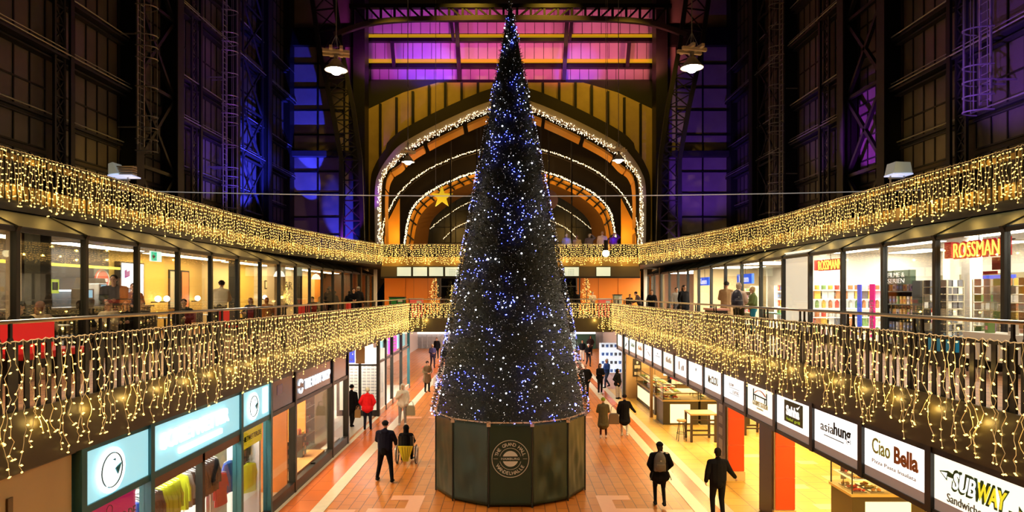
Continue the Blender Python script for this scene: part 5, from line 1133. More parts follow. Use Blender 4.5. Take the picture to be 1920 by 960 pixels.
for x in (-5.5, 5.5): clight(x-1.5, x+1.5, 43, 43.6, 7.16, emis('gallery_light', (1, .75, .45), 26), 'ceiling light in front of the orange wall, %s of the tree' % ('left' if x < 0 else 'right'))
def crate(x, y, w_, h, m, label, m2):
    t = thing('post_box' if m2 is WHITE else 'planter_box', label, 'box', (x, y, ZG)); b = MB(); b.bx(x-w_/2, x+w_/2, y-.25, y+.25, ZG, ZG+h, m); b.build('body', t, bevel=.03); b = MB(); b.bx(x-w_/2-.02, x+w_/2+.02, y-.27, y+.27, ZG+h, ZG+h+.06, m2); b.bx(x+.05, x+w_/2-.05, y-.265, y-.25, ZG+h-.25, ZG+h-.08, WHITE); b.build('lid', t)
crate(-6.9, 40.2, .95, 1.2, mat('bin_green', (.02, .30, .06), .4), 'green box with a white label on the far corner of the gallery', FRAME)
crate(-5.75, 40.2, .8, 1.1, mat('pink_red', (.85, .15, .12), .5, em=(.8, .1, .08), es=.2), 'red and white box left of the tall tree on the cross gallery', WHITE)
crate(5.75, 40.2, .7, 1.1, mat('pink_red'), 'red box with white squares right of the lit tree', WHITE)
crate(6.6, 40.6, .5, 1.35, mat('pale_green_box', (.5, .6, .45), .5), 'pale green box at the right corner of the cross gallery', FRAME)
# ================================================================ GALLERY LEVEL, RIGHT: CHEMIST AND OTHER SHOPS
SW = mat('shop_white', (.85, .80, .70), .5)
b = MB(); b.bx(14.6, 14.8, 10, 47, ZG, 7.0, SW); struct(b, 'wall_shops_right')
b = MB(); b.bx(9.45, 14.6, 10, 23, ZG, ZG+.01, mat('chemist_floor', (.75, .7, .62), .3)); b.bx(9.45, 14.6, 23, 46, ZG, ZG+.01, mat('chemist_floor')); trim(b)
b = MB(); b.bx(9.42, 14.6, 22.42, 22.5, ZG, 6.98, SW); b.bx(9.36, 9.44, 20.5, 22.45, ZG, 6.98, mat('blank_white_panel', (.85, .76, .62), .5, em=(.9, .78, .6), es=.95)); struct(b, 'wall_white_between_shops')  # blank panel glows by itself so that it looks brightly lit
for i, y0 in enumerate((10.5, 13.7, 16.9, 20.0)):
    for j, x0 in enumerate((10.3, 12.6)): clight(x0, x0+.9, y0, y0+1.9, 6.97, emis('chemist_light', (1, .90, .72), 26), 'bright chemist ceiling light, row %s from the glass, %s along' % (('first', 'second')[j], ordn(i)))
for i, y0 in enumerate((23.5, 28, 33, 38, 42.5)): clight(10.2, 12.8, y0, y0+2.4, 6.97, emis('far_shop_light', (1, .88, .66), 34), 'ceiling light of the shops beyond the white panel, %s along' % ordn(i))
b = MB(); b.bx(14.4, 14.6, 10, 22.4, 6.05, 6.2, mat('olive_rail', (.2, .18, .1), .5)); b.bx(11.9, 12.15, 17.8, 18.1, ZG, 6.98, SW); trim(b)
# back wall shelves with goods
for k in range(8):
    y0 = 14.6+k*1.0 if False else 14.4+k*.99
    t, zs = shelf_unit(14.0, 14.5, y0, y0+.96, ZG, 6.0, 5, emis('backlit_shelf', (1, .95, .85), .55), 'white backlit chemist shelf full of goods, %s from the near end of the back wall' % ordn(k))
    for zi, z in enumerate(zs):
        for i in range(6): product(('bottle', 'carton', 'jar')[(zi+k) % 3], RN.choice((0, 0, 1, 2, 3, 4, 5, 7, 0)), (14.2, y0+.1+i*.15, z), 'small packaged item on the chemist wall shelves', 'packaged goods on the chemist wall shelves', 1.25)
t, zs = shelf_unit(9.9, 14.0, 22.0, 22.38, ZG, 6.0, 6, emis('backlit_shelf', (1, .95, .85), .55), 'wide chemist shelf on the end wall facing down the gallery', open_='y')
for zi, z in enumerate(zs):
    for i in range(17): product(('bottle', 'carton', 'jar')[zi % 3], RN.choice((0, 0, 1, 2, 3, 4, 5, 7)), (10.1+i*.225, 22.15, z), 'small packaged item on the wide end-wall shelf', 'packaged goods on the end-wall shelf', 1.6)
# free-standing units
t, zs = shelf_unit(11.0, 11.5, 18.0, 19.3, ZG, 5.95, 5, FRAME, 'dark video rack headed FILME & SERIEN', name='media_rack')
text('FILME &', (10.93, 18.65, 6.12), 'R', w=.8, h=.13, m=WHITE, parent=t, name='header_text'); text('SERIEN', (10.93, 18.65, 5.95), 'R', w=.8, h=.13, m=WHITE, parent=t, name='header_text'); b = MB(); b.bx(10.95, 11.1, 18.0, 19.3, 5.85, 6.25, mat('dark_green_header', (.03, .06, .03), .5)); b.build('header', t)
for z in zs:
    for i in range(7): product('carton', RN.choice((2, 4, 2, 3, 0)), (11.12, 18.12+i*.17, z), 'film case on the dark video rack', 'film cases on the video rack', 1.1)
def banner(x, y, z0, z1, w_, m, s_, label):
    t = thing('floor_banner', label, 'banner', (x, y, ZG)); b = MB(); b.bx(x-.015, x+.015, y-w_/2, y+w_/2, z0, z1, m); b.build('sheet', t); b = MB(); b.bx(x-.15, x+.15, y-w_/2, y+w_/2, ZG, ZG+.04, STEEL); b.bx(x-.01, x+.01, y-.01, y+.01, ZG, z0, STEEL); b.build('stand', t)
    if s_: text(s_, (x-.02, y, (z0+z1)/2-.15), ((0, 0, 1), (0, 1, 0)), w=(z1-z0)*.62, h=w_*.55, m=WHITE, parent=t, bold=.02)
banner(9.8, 17.8, 4.4, 5.85, .24, emis('magenta_banner_face', (.9, .01, .25), .8), 'HIGHLIGHTS', 'magenta upright banner reading HIGHLIGHTS in the chemist window')
banner(9.9, 18.65, 4.5, 5.85, .2, emis('blue_banner_face', (.04, .1, .75), .8), '', 'narrow blue upright banner beside the magenta one')
def neon_sign(y, z, w_, label):
    t = thing('chemist_sign', label, 'shop sign', (9.6, y, z)); YL = emis('yellow_neon', (1, .72, .12), 2.0); RDN = mat('red_sign_body', (.65, .02, .02), .4, em=(.7, .02, .02), es=.5)
    text('ROSSMANN', (9.62, y-w_*.08, z), 'R', w=w_*.82, h=w_*.19, m=RDN, parent=t, bold=.05, ext=.05); text('ROSSMANN', (9.585, y-w_*.08, z), 'R', w=w_*.80, h=w_*.16, m=YL, parent=t, bold=-.012, ext=.02)
    b = MB(); b.bx(9.58, 9.66, y+w_*.36, y+w_*.47, z-w_*.08, z+w_*.1, RDN); b.build('red_block', t)
    b = MB(); b.bx(9.68, 9.7, y-w_*.5, y+w_*.48, z+.12, z+.14, IRON); b.tube([(9.69, y, z+.13), (9.69, y, 6.98)], .01, IRON, 5); b.build('mount', t)
neon_sign(13.6, 6.52, 1.95, 'red and yellow neon ROSSMANN sign in the large near window'); neon_sign(19.9, 6.46, 1.8, 'smaller-looking ROSSMANN sign farther along by the white panel')
def card_spinner(x, y, label, cols, h=1.75):
    t = thing('card_rack', label, 'card rack', (x, y, ZG)); b = MB(); b.tube([(x, y, ZG), (x, y, ZG+h+.1)], .025, STEEL, 8); b.lathe([(.35, 0), (.35, .03), (.05, .05)], (x, y, ZG), FRAME, 16); b.build('pole', t)
    b = MB()
    for j in range(9):
        for k in range(4):
            a = k*PI/2+.4; c = Vector((x+.3*math.cos(a), y+.3*math.sin(a), ZG+.25+j*.17)); u = Vector((-math.sin(a), math.cos(a), 0)); b.bar(c-u*.28, c+u*.28, .012, .012, mat('cream_wire', (.8, .7, .45), .4))
            for i in (-1, 1): b.bar(c+u*.28*i, c+u*.28*i+Vector((0, 0, .16)), .01, .01, MATS['cream_wire'])
    b.build('wire_frame', t)
    for k in range(4):
        a = k*PI/2+.4; u = Vector((-math.sin(a), math.cos(a), 0)); n_ = Vector((math.cos(a), math.sin(a), 0))
        for i in (-1, 0, 1):
            for j in range(9):
                if RN.random() < .12: continue
                c = Vector((x, y, ZG+.27+j*.17))+n_*.275+u*.19*i; m = mat('card_%d' % cols[(i+j+k) % len(cols)], PC[cols[(i+j+k) % len(cols)]], .5); bb = MB(); bb.add([c-u*.07, c+u*.07, c+u*.07+Vector((0, 0, .15)), c-u*.07+Vector((0, 0, .15)), c-u*.07+n_*.006, c+u*.07+n_*.006, c+u*.07+n_*.006+Vector((0, 0, .15)), c-u*.07+n_*.006+Vector((0, 0, .15))], [(3, 2, 1, 0), (4, 5, 6, 7), (0, 1, 5, 4), (1, 2, 6, 5), (2, 3, 7, 6), (3, 0, 4, 7)], m); bb.build('card', t)
    return t
card_spinner(10.3, 13.0, 'tall wire card rack with brown and cream cards in the near window', [0, 2, 5, 0]); card_spinner(10.4, 14.1, 'pale wire card rack behind the tall one in the near window', [0, 0, 0, 4], 1.6); card_spinner(10.35, 11.6, 'wire card rack with red and grey cards at the picture edge', [3, 0, 1, 0], 1.7)
card_spinner(10.2, 15.5, 'dark narrow rack of hanging goods beside the white post', [3, 3, 3, 0], 1.6)
b = MB(); b.bx(10.9, 11.2, 15.6, 15.9, ZG, 6.98, SW); trim(b)
t = thing('blue_header_shelf', 'white wire shelf with a dark blue header behind the card racks', 'shelf', (12.0, 16.6, ZG)); b = MB(); b.bx(12.0, 12.4, 15.6, 17.4, ZG, 5.8, SW); b.build('body', t); b = MB(); b.bx(11.9, 12.0, 15.6, 17.3, 5.85, 6.05, emis('deep_blue_header', (.02, .05, .5), .7)); b.build('header', t)
b = MB()
for z in [ZG+.3+.22*k for k in range(7)]: b.bx(11.8, 12.0, 15.62, 17.38, z, z+.015, mat('cream_wire'))
b.build('wire_shelves', t)
t = thing('price_card', 'red price card hung below the near chemist sign', 'price card', (9.7, 13.2, 6.1)); b = MB(); b.bx(9.7, 9.71, 13.0, 13.25, 6.07, 6.32, mat('brick_card', (.55, .1, .05), .5)); b.bx(9.7, 9.71, 13.1, 13.5, 5.98, 6.05, REDP); b.build('sheet', t)
t = thing('shopping_basket', 'bright blue shopping basket behind the right railing', 'basket', (9.0, 13.3, ZG)); b = MB(); b.prism([(-.3, 0), (.3, 0), (.38, .3), (-.38, .3)], (9.0, 13.3, ZG+.3), (0, -1, 0), (0, 0, 1), .35, mat('basket_blue', (.02, .35, .75), .4)); b.build('body', t); b = MB(); b.bx(8.6, 9.0, 12.95, 13.65, ZG, ZG+.3, FRAME); b.build('stand', t)
t = thing('offer_bin', 'white offer bin with small goods outside the chemist glazing', 'bin', (8.9, 11.9, ZG)); b = MB(); b.bx(8.6, 9.15, 11.2, 12.5, ZG+.25, ZG+.75, WHITE); b.build('body', t)
for x in (8.65, 9.1):
    for y in (11.25, 12.45): b = MB(); b.tube([(x, y, ZG), (x, y, ZG+.3)], .02, IRON, 6); b.build('leg', t)
for i in range(8): product('carton', i % 8, (8.72+.11*(i % 4), 11.4+.14*i, ZG+.75), 'boxed item lying in the white offer bin', 'boxed items in the offer bin')
# shops beyond
for k, (y0, x) in enumerate(((24, 13.6), (27.5, 12.6), (31, 13.4), (35, 12.8), (39, 13))):
    t, zs = shelf_unit(x, x+.5, y0, y0+2.4, ZG, 6.0, 5, [SW, CRM, emis('backlit_shelf', (1, .95, .85), .55), CRM, SW][k], 'tall shelf in the shops beyond the white panel, %s along' % ordn(k))
    for z in zs:
        for i in range(8): product(('carton', 'jar')[k % 2], RN.randrange(8), (x+.2, y0+.2+i*.28, z), 'goods on the tall shelves beyond the white panel', 'goods on the far right shelves', 1.5)
for y, w_, lb in ((27.3, 1.7, 'larger blue lit Kamm sign in a far right shop window'), (33.0, 1.7, 'farther blue lit Kamm sign near the corner')):
    t = thing('shop_sign', lb, 'shop sign', (9.7, y, 6.1)); b = MB(); b.bx(9.7, 9.8, y-w_/2, y+w_/2, 6.0, 6.4, emis('kamm_blue', (.02, .12, .9), 1.0)); b.build('sign_box', t); text('Kamm', (9.68, y, 6.2), 'R', w=1.1, h=.28, m=WL, parent=t, bold=.02)
    b = MB(); b.tube([(9.75, y, 6.4), (9.75, y, 6.98)], .012, IRON, 5); b.build('hanger', t)
b = MB(); b.bx(12.5, 14.5, 26.9, 27.0, ZG, 6.98, SW); b.bx(10.4, 14.5, 37.3, 37.4, ZG, 6.98, mat('pale_gold_partition', (.8, .62, .35), .6)); trim(b)
t = thing('display_table', 'green-topped display table in the open shop doorway', 'table', (10.0, 24.6, ZG)); b = MB(); b.bx(9.7, 10.4, 23.9, 25.3, ZG+.7, ZG+.75, mat('mint_top', (.2, .6, .45), .4)); b.build('tabletop', t)
for x in (9.75, 10.35):
    for y in (23.95, 25.25): b = MB(); b.bx(x-.02, x+.02, y-.02, y+.02, ZG, ZG+.7, STEEL); b.build('leg', t)
for i in range(6): product(('bottle', 'carton')[i % 2], (4, 2, 0)[i % 3], (9.85+.08*i, 24.1+.2*i, ZG+.75), 'goods on the green-topped display table', 'goods on the green display table')
t = thing('sale_table', 'pink and white sale table behind the right railing', 'table', (7.6, 24.3, ZG)); b = MB(); b.bx(7.3, 7.9, 23.7, 24.9, ZG+.85, ZG+.92, mat('pink_top', (.8, .4, .35), .5)); b.build('tabletop', t); b = MB(); b.bx(7.35, 7.85, 23.75, 24.85, ZG, ZG+.85, mat('brown_black')); b.build('body', t)

# ================================================================ HANGING LAMPS, LADDERS, FLOODLIGHTS, WIRE
def hall_lamp(px, py, Y, sc, label, e):
    c = P(px, py, Y); c = Vector((round(c.x, 2), c.y, round(c.z, 2))); t = thing('hanging_lamp', label, 'lamp', tuple(c)); s = sc
    b = MB(); b.lathe([(.06*s, .36*s), (.12*s, .34*s), (.2*s, .22*s), (.36*s, .04*s), (.37*s, 0), (.35*s, 0), (.19*s, .2*s), (.1*s, .3*s)], c, mat('lamp_enamel', (.5, .48, .45), .35, .3), 24); b.build('shade', t, smooth=True)
    b = MB(); b.sph(c+Vector((0, 0, .02*s)), (.2*s, .2*s, .17*s), emis('lamp_glow', (1, .93, .8), 22), 12); b.build('bulb', t, smooth=True)
    b = MB(); b.lathe([(.05*s, .34*s), (.07*s, .36*s), (.07*s, .5*s), (.04*s, .52*s)], c, STEEL, 12); b.build('socket', t)
    wood = mat('pale_beam', (.85, .74, .56), .6)
    for k, (dx, dy) in enumerate(((1, .25), (.25, -1), (1, .25), (.25, -1))):
        d = Vector((dx, dy, 0)).normalized(); n_ = Vector((-d.y, d.x, 0))*(.16*s*(1 if k < 2 else -1)); b = MB(); b.bar(c+n_-d*.42*s+Vector((0, 0, (.56+.05*(k % 2))*s)), c+n_+d*.42*s+Vector((0, 0, (.56+.05*(k % 2))*s)), .1*s, .1*s, wood); b.build('cross_beam', t)
    b = MB()
    for dx, dy in ((1, 0), (-1, 0), (0, 1), (0, -1)): b.tube([c+Vector((dx*.25*s, dy*.25*s, .6*s)), c+Vector((0, 0, 1.15*s))], .012, ZINC, 4)
    b.tube([c+Vector((0, 0, 1.15*s)), Vector((c.x-.02, c.y, 31))], .018, ZINC, 5); b.build('cable', t)
    spot((c.x, c.y, c.z-.18*s), (c.x, c.y, 0), (1, .78, .52), e, 120, .12, .8)
    point((c.x, c.y-.15, c.z-.3*s), (1, .85, .6), e*.012, .1)
hall_lamp(630, 132, 20, .95, 'large hanging lamp with timber cross beams, near one by the left lattice truss', 2300); hall_lamp(1297, 128, 20, .95, 'large hanging lamp with timber cross beams, near one on the right of the tree', 2300)
hall_lamp(765, 304, 33, .9, 'distant hanging lamp before the left flank of the arch', 1500); hall_lamp(1160, 301, 33, .9, 'distant hanging lamp before the right flank of the arch', 1500)
for x in (-5.3, 5.3): spot((x, 8, 12.4), (x, 8, 0), (1, .76, .5), 2300, 120, .12, .8)      # unseen spots added above the frame, standing in for a likely nearer pair
for x in (-3.5, 3.5): spot((x, 34, 12.4), (x*.8, 34, 0), (1, .72, .48), 1500, 60, .3, .8)
t = thing('pendant_bulb', 'bare glowing globe bulb on a dark holder before the upper cross walkway', 'lamp', tuple(P(1136, 475, 30))); c = P(1136, 475, 30); b = MB(); b.sph(c, .17, emis('globe_bulb', (1, .9, .5), 3), 14); b.build('bulb', t, smooth=True); b = MB(); b.tube([c+Vector((0, 0, .12)), c+Vector((0, 0, .6))], .1, BLACK, 10); b.build('holder', t); b = MB(); b.tube([c+Vector((0, 0, .6)), Vector((c.x, c.y, 31))], .01, ZINC, 4); b.build('cord', t)
t = thing('steel_wire', 'thin pale steel wire stretched across the whole hall', 'wire'); b = MB(); pts = []
t.location = (0, 27, 9.8)
for i in range(33): x = -16.85+33.7*i/32; pts.append((x, 27, 9.62+.25*(x/16.6)**2-.03)); 
b.tube(pts, .02, mat('pale_wire', (.8, .78, .75), .4, em=(.8, .75, .7), es=.25), 6); b.build('wire_body', t)
for k, (px, y0, y1) in enumerate(((765, 15, 290), (817, 40, 360), (1139, -5, 330), (1160, 38, 240))):
    a, c = P(px, y0, 36), P(px, y1, 36); a.z = 31; b = MB(); b.tube([a, c], .012, ZINC, 4); o = b.build('hanging_cable'); o['label'] = 'thin vertical steel cable in front of the gable, %s across' % ordn(k); o['category'] = 'cable'
def ladder(s, Y, z0, z1, label, w_=.62, side=1, m=None):
    X = s*16.0; t = thing('caged_ladder', label, 'ladder', (X, Y, z0)); m = m or ZINC
    ya = Y-.9*1; 
    b = MB()
    for x in (X, X+s*0.0):
        pass
    for dy in (0, .5): b.bx(X-.03, X+.03, Y+dy-.03, Y+dy+.03, z0+.3, z1, m)
    b.build('stringers', t); b = MB(); z = z0+.4
    while z < z1: b.tube([(X, Y, z), (X, Y+.5, z)], .018, m, 5); z += .3
    b.build('rungs', t)
    for k in range(5):
        a = PI*(.1+.2*k); b = MB(); x, y = X-s*(.72*math.sin(a)), Y+.25-.42*math.cos(a); b.tube([(x, y, z0), (x, y, z1)], .014, m, 5); b.build('cage_bar', t)
    z = z0
    while z < z1:
        pts = [(X-s*.72*math.sin(PI*i/12), Y+.25-.42*math.cos(PI*i/12), z) for i in range(13)]; b = MB(); b.tube(pts, .028, m, 5); b.build('cage_hoop', t)
        z += 1.25 if int((z-z0)/1.25) % 3 else .5
    b = MB()
    for z in (z0+1, z0+5, z0+10): b.bx(X, s*16.85, Y-.02, Y+.02, z, z+.06, m); b.bx(X, s*16.85, Y+.48, Y+.52, z, z+.06, m)
    b.build('wall_bracket', t)
ladder(-1, 28.2, 11.7, 24, 'caged steel ladder on the left wall, nearer of the two'); ladder(-1, 36.6, 7.6, 26, 'caged steel ladder lit blue, farther along the left wall'); ladder(1, 38.6, 7.6, 26, 'caged steel ladder on the right wall beyond the black column'); ladder(1, 21.9, 11.7, 20, 'wide caged ladder with blue lit hoops, nearest on the right wall')
def flood(px, py, Y, s, label):
    c = P(px, py, Y); t = thing('floodlight', label, 'floodlight', tuple(c)); k_ = .72
    b = MB(); b.prism([(x*k_, z*k_) for x, z in ([(-.34, .02), (-.34, .40), (-.18, .46), (.0, .06)] if s < 0 else [(-.34, 0), (-.25, .42), (.28, .40), (.36, .02)])], c+Vector((0, .2, .05)), (1, 0, 0), (0, 0, 1), .4, mat('pale_housing', (.55, .62, .56), .4, em=(.6, .68, .6), es=.18)); b.build('housing', t, bevel=.01)
    b = MB(); b.bx(c.x-.34*k_, c.x+(.5 if s < 0 else .36)*k_, c.y-.22, c.y+.22, c.z+.02, c.z+.05, emis('flood_edge', (.6, .68, 1), .9)); b.build('rim', t)
    if s < 0:
        b = MB()
        for k in range(4): b.bx(c.x-.12+.03*(3-k), c.x+.33, c.y-.1, c.y+.1, c.z+.08+.06*k, c.z+.12+.06*k, mat('louvre_metal', (.35, .28, .2), .4))
        b.bx(c.x+.0, c.x+.3, c.y+.1, c.y+.12, c.z+.05, c.z+.34, mat('louvre_metal')); b.build('louvre', t)
    b = MB(); b.bar((c.x-.2, c.y, c.z+.04), (c.x-.2, c.y, c.z-.25), .03, .03, STEEL); b.bar((c.x+.15, c.y, c.z+.04), (c.x+.15, c.y, c.z-.25), .03, .03, STEEL); b.bx(c.x-.25, c.x+.2, c.y-.02, c.y+.02, c.z-.06, c.z-.03, STEEL); b.build('bracket', t)
flood(229, 334, 17.0, -1, 'pale floodlight with louvres clamped on the upper left railing'); flood(1684, 331, 17.0, 1, 'boxy pale floodlight clamped on the upper right railing')
# lit star in the arch
t = thing('paper_star', 'yellow five-pointed star hanging inside the arch', 'star', tuple(P(829, 367, 55))); c = P(829, 370, 55); pl = []
for k in range(10): r = .95 if k % 2 == 0 else .38; pl.append((r*math.sin(PI*k/5), r*math.cos(PI*k/5)))
b = MB(); b.prism(pl[::-1], c, (1, 0, 0), (0, 0, 1), .18, mat('star_yellow', (.6, .5, .03), .5, em=(.55, .45, .02), es=.6)); b.build('star_body', t); b = MB(); b.tube([c+Vector((0, 0, .9)), Vector((c.x, c.y, 18.6))], .015, IRON, 4); b.build('cord', t)
# dim lilac disc in the arch right of the tree
t = thing('banner_disc', 'dim lilac round banner half hidden by the tree in the arch', 'banner', tuple(P(1030, 378, 55))); c = P(1026, 375, 55); b = MB(); b.prism(disc(32, .9), c, (1, 0, 0), (0, 0, 1), .1, mat('lilac_cloth', (.16, .10, .18), .6)); b.build('cloth', t); b = MB(); b.tube([c+Vector((0, 0, .85)), Vector((c.x, c.y, 18.8))], .015, IRON, 4); b.build('cord', t)
for s in (-1, 1):
    for y in (52.6, 57.5): point((s*6.0, y, 12.5), (1, .55, .12), 220, .3)
    point((s*2.5, y, 17), (1, .55, .12), 170, .3); point((s*5.8, 61.5, 10.5), (1, .5, .1), 26, .3); point((s*3, 61.5, 14), (1, .5, .1), 22, .3)
    point((s*9.8, 55.5, 10.5), (1, .5, .1), 180, .3)
# ================================================================ PEOPLE
def V(*a): return Vector(a)
def caps(mb, p0, p1, r0, r1, m, n=10, flat=1.0):
    p0, p1 = Vector(p0), Vector(p1); d = p1-p0; Ln = max(d.length, 1e-4); dn = d/Ln
    M = dn.to_track_quat('Z', 'Y').to_matrix(); prof = []
    for k in range(5): a = PI/2*k/4; prof.append((r0*math.sin(a), -r0*math.cos(a)))
    for k in range(5): a = PI/2*k/4; prof.append((r1*math.cos(a), Ln+r1*math.sin(a)))
    prof[0] = (0, -r0); prof[-1] = (0, Ln+r1)
    mb.lathe([(r, z) for r, z in prof], p0, m, n, M)
def melt(mb, name, parent, vox, smooth=2):                # overlapping limbs melt into one continuous skin
    w_ = bpy.data.objects.new('w', mb.mesh('w'))
    md = w_.modifiers.new('r', 'REMESH'); md.mode = 'VOXEL'; md.voxel_size = vox; md.use_smooth_shade = True
    sm = w_.modifiers.new('s', 'SMOOTH'); sm.factor = .5; sm.iterations = smooth
    me = bake(w_); bpy.data.objects.remove(w_)
    o = bpy.data.objects.new(name, me); C.objects.link(o); o.parent = parent
    if not me.materials:
        for m in mb.mats: me.materials.append(m)
    for p in me.polygons: p.use_smooth = True
    return o
SKIN = mat('skin', (.55, .30, .20), .5); SKIN2 = mat('darker_skin', (.28, .15, .10), .5)
PMAT = {}
def cmat(c, rough=.75):
    k = tuple(round(x, 3) for x in c)
    if k not in PMAT: PMAT[k] = mat('cloth_%02d' % len(PMAT), c, .9, noise=.15, nscale=14, spec=.12)
    return PMAT[k]
BLK = (.006, .006, .008); NVY = (.012, .013, .03)
def person(x, y, z, face, h=1.72, jacket=BLK, trousers=BLK, hair=(.03, .02, .015), hat=None, hood=None, coat=0, pose='walk', ph=1, arms='swing', skin=SKIN, label='', shoes=BLK, extra=None, group=None, vox=.014, lean=0, sit=False, hairlen=0, build_=1.0, fingers=False, headturn=0, grp=None, lw=None):
    # face: direction angle of travel; local +Y is forward
    t = thing('person', label, 'person', (x, y, z), face-PI/2)
    s = h/1.75; S = lambda v: Vector(v)*s; m = skin; w_ = build_
    hipz = .93 if not sit else .50; ls = .20*ph if pose == 'walk' else .03
    hip = [V(-.095, 0, hipz), V(.095, 0, hipz)]
    if sit: knee = [V(-.12, .44, .50), V(.12, .44, .50)]; ank = [V(-.12, .46, .09), V(.12, .46, .09)]
    elif pose == 'walk': knee = [V(-.10, ls*.85+.05, .50), V(.10, -ls*.35+.06, .50)]; ank = [V(-.09, ls*1.25, .09), V(.09, -ls*1.5, .14)]
    elif pose == 'wide': knee = [V(-.17, .05, .50), V(.17, .0, .50)]; ank = [V(-.25, .06, .09), V(.24, -.12, .10)]
    else: knee = [V(-.10, .03, .50), V(.11, .02, .50)]; ank = [V(-.11, 0, .09), V(.13, .03, .09)]
    L_ = math.sin(lean); Cc = math.cos(lean)
    def T(v):                                         # lean the trunk about the hips
        v = Vector(v); dz = v.z-hipz; dy = v.y; return V(v.x, dy*Cc+dz*L_, hipz+dz*Cc-dy*L_)
    tz = hipz-.93
    chest = T((0, .0, 1.30+tz)); neck = T((0, .0, 1.47+tz)); head = T((0, .03, 1.625+tz)); sh = [T((-.172*w_, 0, 1.385+tz)), T((.172*w_, 0, 1.385+tz))]
    A = {'swing': [((-.24, -.10, 1.14), (-.25, .03, .90)), ((.24, -.02, 1.14), (.26, .16, .93))], 'down': [((-.25, -.03, 1.14), (-.26, .05, .88)), ((.25, -.03, 1.14), (.26, .05, .88))],
         'front': [((-.24, .04, 1.15), (-.10, .26, 1.10)), ((.24, .04, 1.15), (.10, .26, 1.10))], 'pockets': [((-.30, -.06, 1.16), (-.19, .1, .96)), ((.30, -.06, 1.16), (.19, .1, .96))],
         'table': [((-.24, .12, 1.18), (-.12, .36, 1.18)), ((.24, .12, 1.18), (.12, .36, 1.18))], 'push': [((-.27, .1, 1.17), (-.18, .38, 1.0)), ((.27, .1, 1.17), (.20, .38, 1.0))],
         'head': [((-.24, .02, 1.15), (-.12, .22, 1.05)), ((.36, .02, 1.48), (.17, .08, 1.66))], 'phone': [((-.24, .02, 1.15), (-.20, .1, .92)), ((.24, .08, 1.16), (.07, .27, 1.30))],
         'out': [((-.26, -.03, 1.16), (-.27, .06, .92)), ((.30, .0, 1.18), (.46, .12, 1.0))]}[arms]
    el = [T(V(*A[i][0])+V(0, 0, tz)) for i in (0, 1)]; wr = [T(V(*A[i][1])+V(0, 0, tz)) for i in (0, 1)]
    # ---- body: one continuous skin
    b = MB()
    caps(b, S(neck-V(0, 0, .06)), S(head-V(0, -.0, .06)), .055*s, .052*s, m)
    b.sph(S(head+V(0, -.012, .025)), (.077*s, .093*s, .093*s), m, 16); caps(b, S(head+V(0, .028, -.06)), S(head+V(0, .045, -.075)), .048*s, .034*s, m)
    caps(b, S(head+V(0, .085, .012)), S(head+V(0, .103, -.022)), .010*s, .016*s, m, 8); 
    for i in (-1, 1): b.sph(S(head+V(.078*i, 0, -.0)), (.012*s, .022*s, .032*s), m, 8); caps(b, S(head+V(.02*i, .086, .03)), S(head+V(.045*i, .076, .03)), .012*s, .010*s, m, 8)
    caps(b, S(head+V(-.018, .078, -.052)), S(head+V(.018, .078, -.052)), .011*s, .011*s, m, 8)
    caps(b, S(T((0, 0, 1.0+tz))), S(T((0, 0, 1.28+tz))), .10*s, .09*s, m)
    for i in (0, 1):
        caps(b, S(chest+V(0, 0, .04)), S(sh[i]), .07*s, .05*s, m); caps(b, S(sh[i]), S(el[i]), .048*s, .038*s, m); caps(b, S(el[i]), S(wr[i]), .037*s, .026*s, m)
        caps(b, S(hip[i]), S(knee[i]), .08*s, .055*s, m); caps(b, S(knee[i]), S(ank[i]), .052*s, .036*s, m); caps(b, S(ank[i]-V(0, 0, .04)), S(ank[i]+V(0, .13, -.05)), .038*s, .03*s, m)
        d = (wr[i]-el[i]).normalized(); fw = T(V(0, 1, 0)+V(0, 0, hipz))-T(V(0, 0, hipz)); sd = V(1, 0, 0)*(-1 if i == 0 else 1)
        pl = sd.cross(d).normalized(); kn = wr[i]+d*.085
        for q_ in (-.022, 0, .022): caps(b, S(wr[i]+pl*q_*.5), S(kn+pl*q_), .017*s, .015*s, m, 8)
        inn = -sd
        for f, (o_, ln_) in enumerate(((-.030, .062), (-.010, .076), (.011, .070), (.031, .055))):
            a0 = kn+pl*o_; a1 = a0+(d*.85+inn*.35).normalized()*ln_*.5; a2 = a1+(d*.55+inn*.8).normalized()*ln_*.5; r = .0085 if fingers else .0105
            caps(b, S(a0), S(a1), r*s, r*.95*s, m, 6); caps(b, S(a1), S(a2), r*.95*s, r*.8*s, m, 6)
        a0 = wr[i]+d*.03-pl*.022*(-1 if i else -1)*-1; a1 = a0+(d*.6-pl*.7+inn*.3).normalized()*.035; a2 = a1+(d*.9-pl*.1+inn*.3).normalized()*.03; caps(b, S(a0), S(a1), .012*s, .011*s, m, 6); caps(b, S(a1), S(a2), .011*s, .009*s, m, 6)
    melt(b, 'body', t, (.007 if fingers else vox*.8), 1)
    # ---- clothes
    if not (sit and coat > 2):
        b = MB(); tm = cmat(trousers); q = lw or 1
        caps(b, S(V(0, -.01, hipz+.04)), S(V(0, -.01, hipz-.02)), .135*s*w_, .14*s*w_, tm)
        for i in (0, 1): caps(b, S(hip[i]), S(knee[i]), .103*s*w_, .070*s*q, tm); caps(b, S(knee[i]), S(ank[i]+V(0, 0, .02)), .068*s*q, .052*s*q, tm)
        melt(b, 'trousers', t, vox)
    b = MB(); sm_ = cmat(shoes, .4)
    for i in (0, 1): caps(b, S(ank[i]+V(0, -.02, -.03)), S(ank[i]+V(0, .14, -.055)), .05*s, .036*s, sm_); caps(b, S(ank[i]+V(0, 0, .05)), S(ank[i]+V(0, 0, -.02)), .045*s, .05*s, sm_)
    melt(b, 'shoes', t, vox*.8, 1)
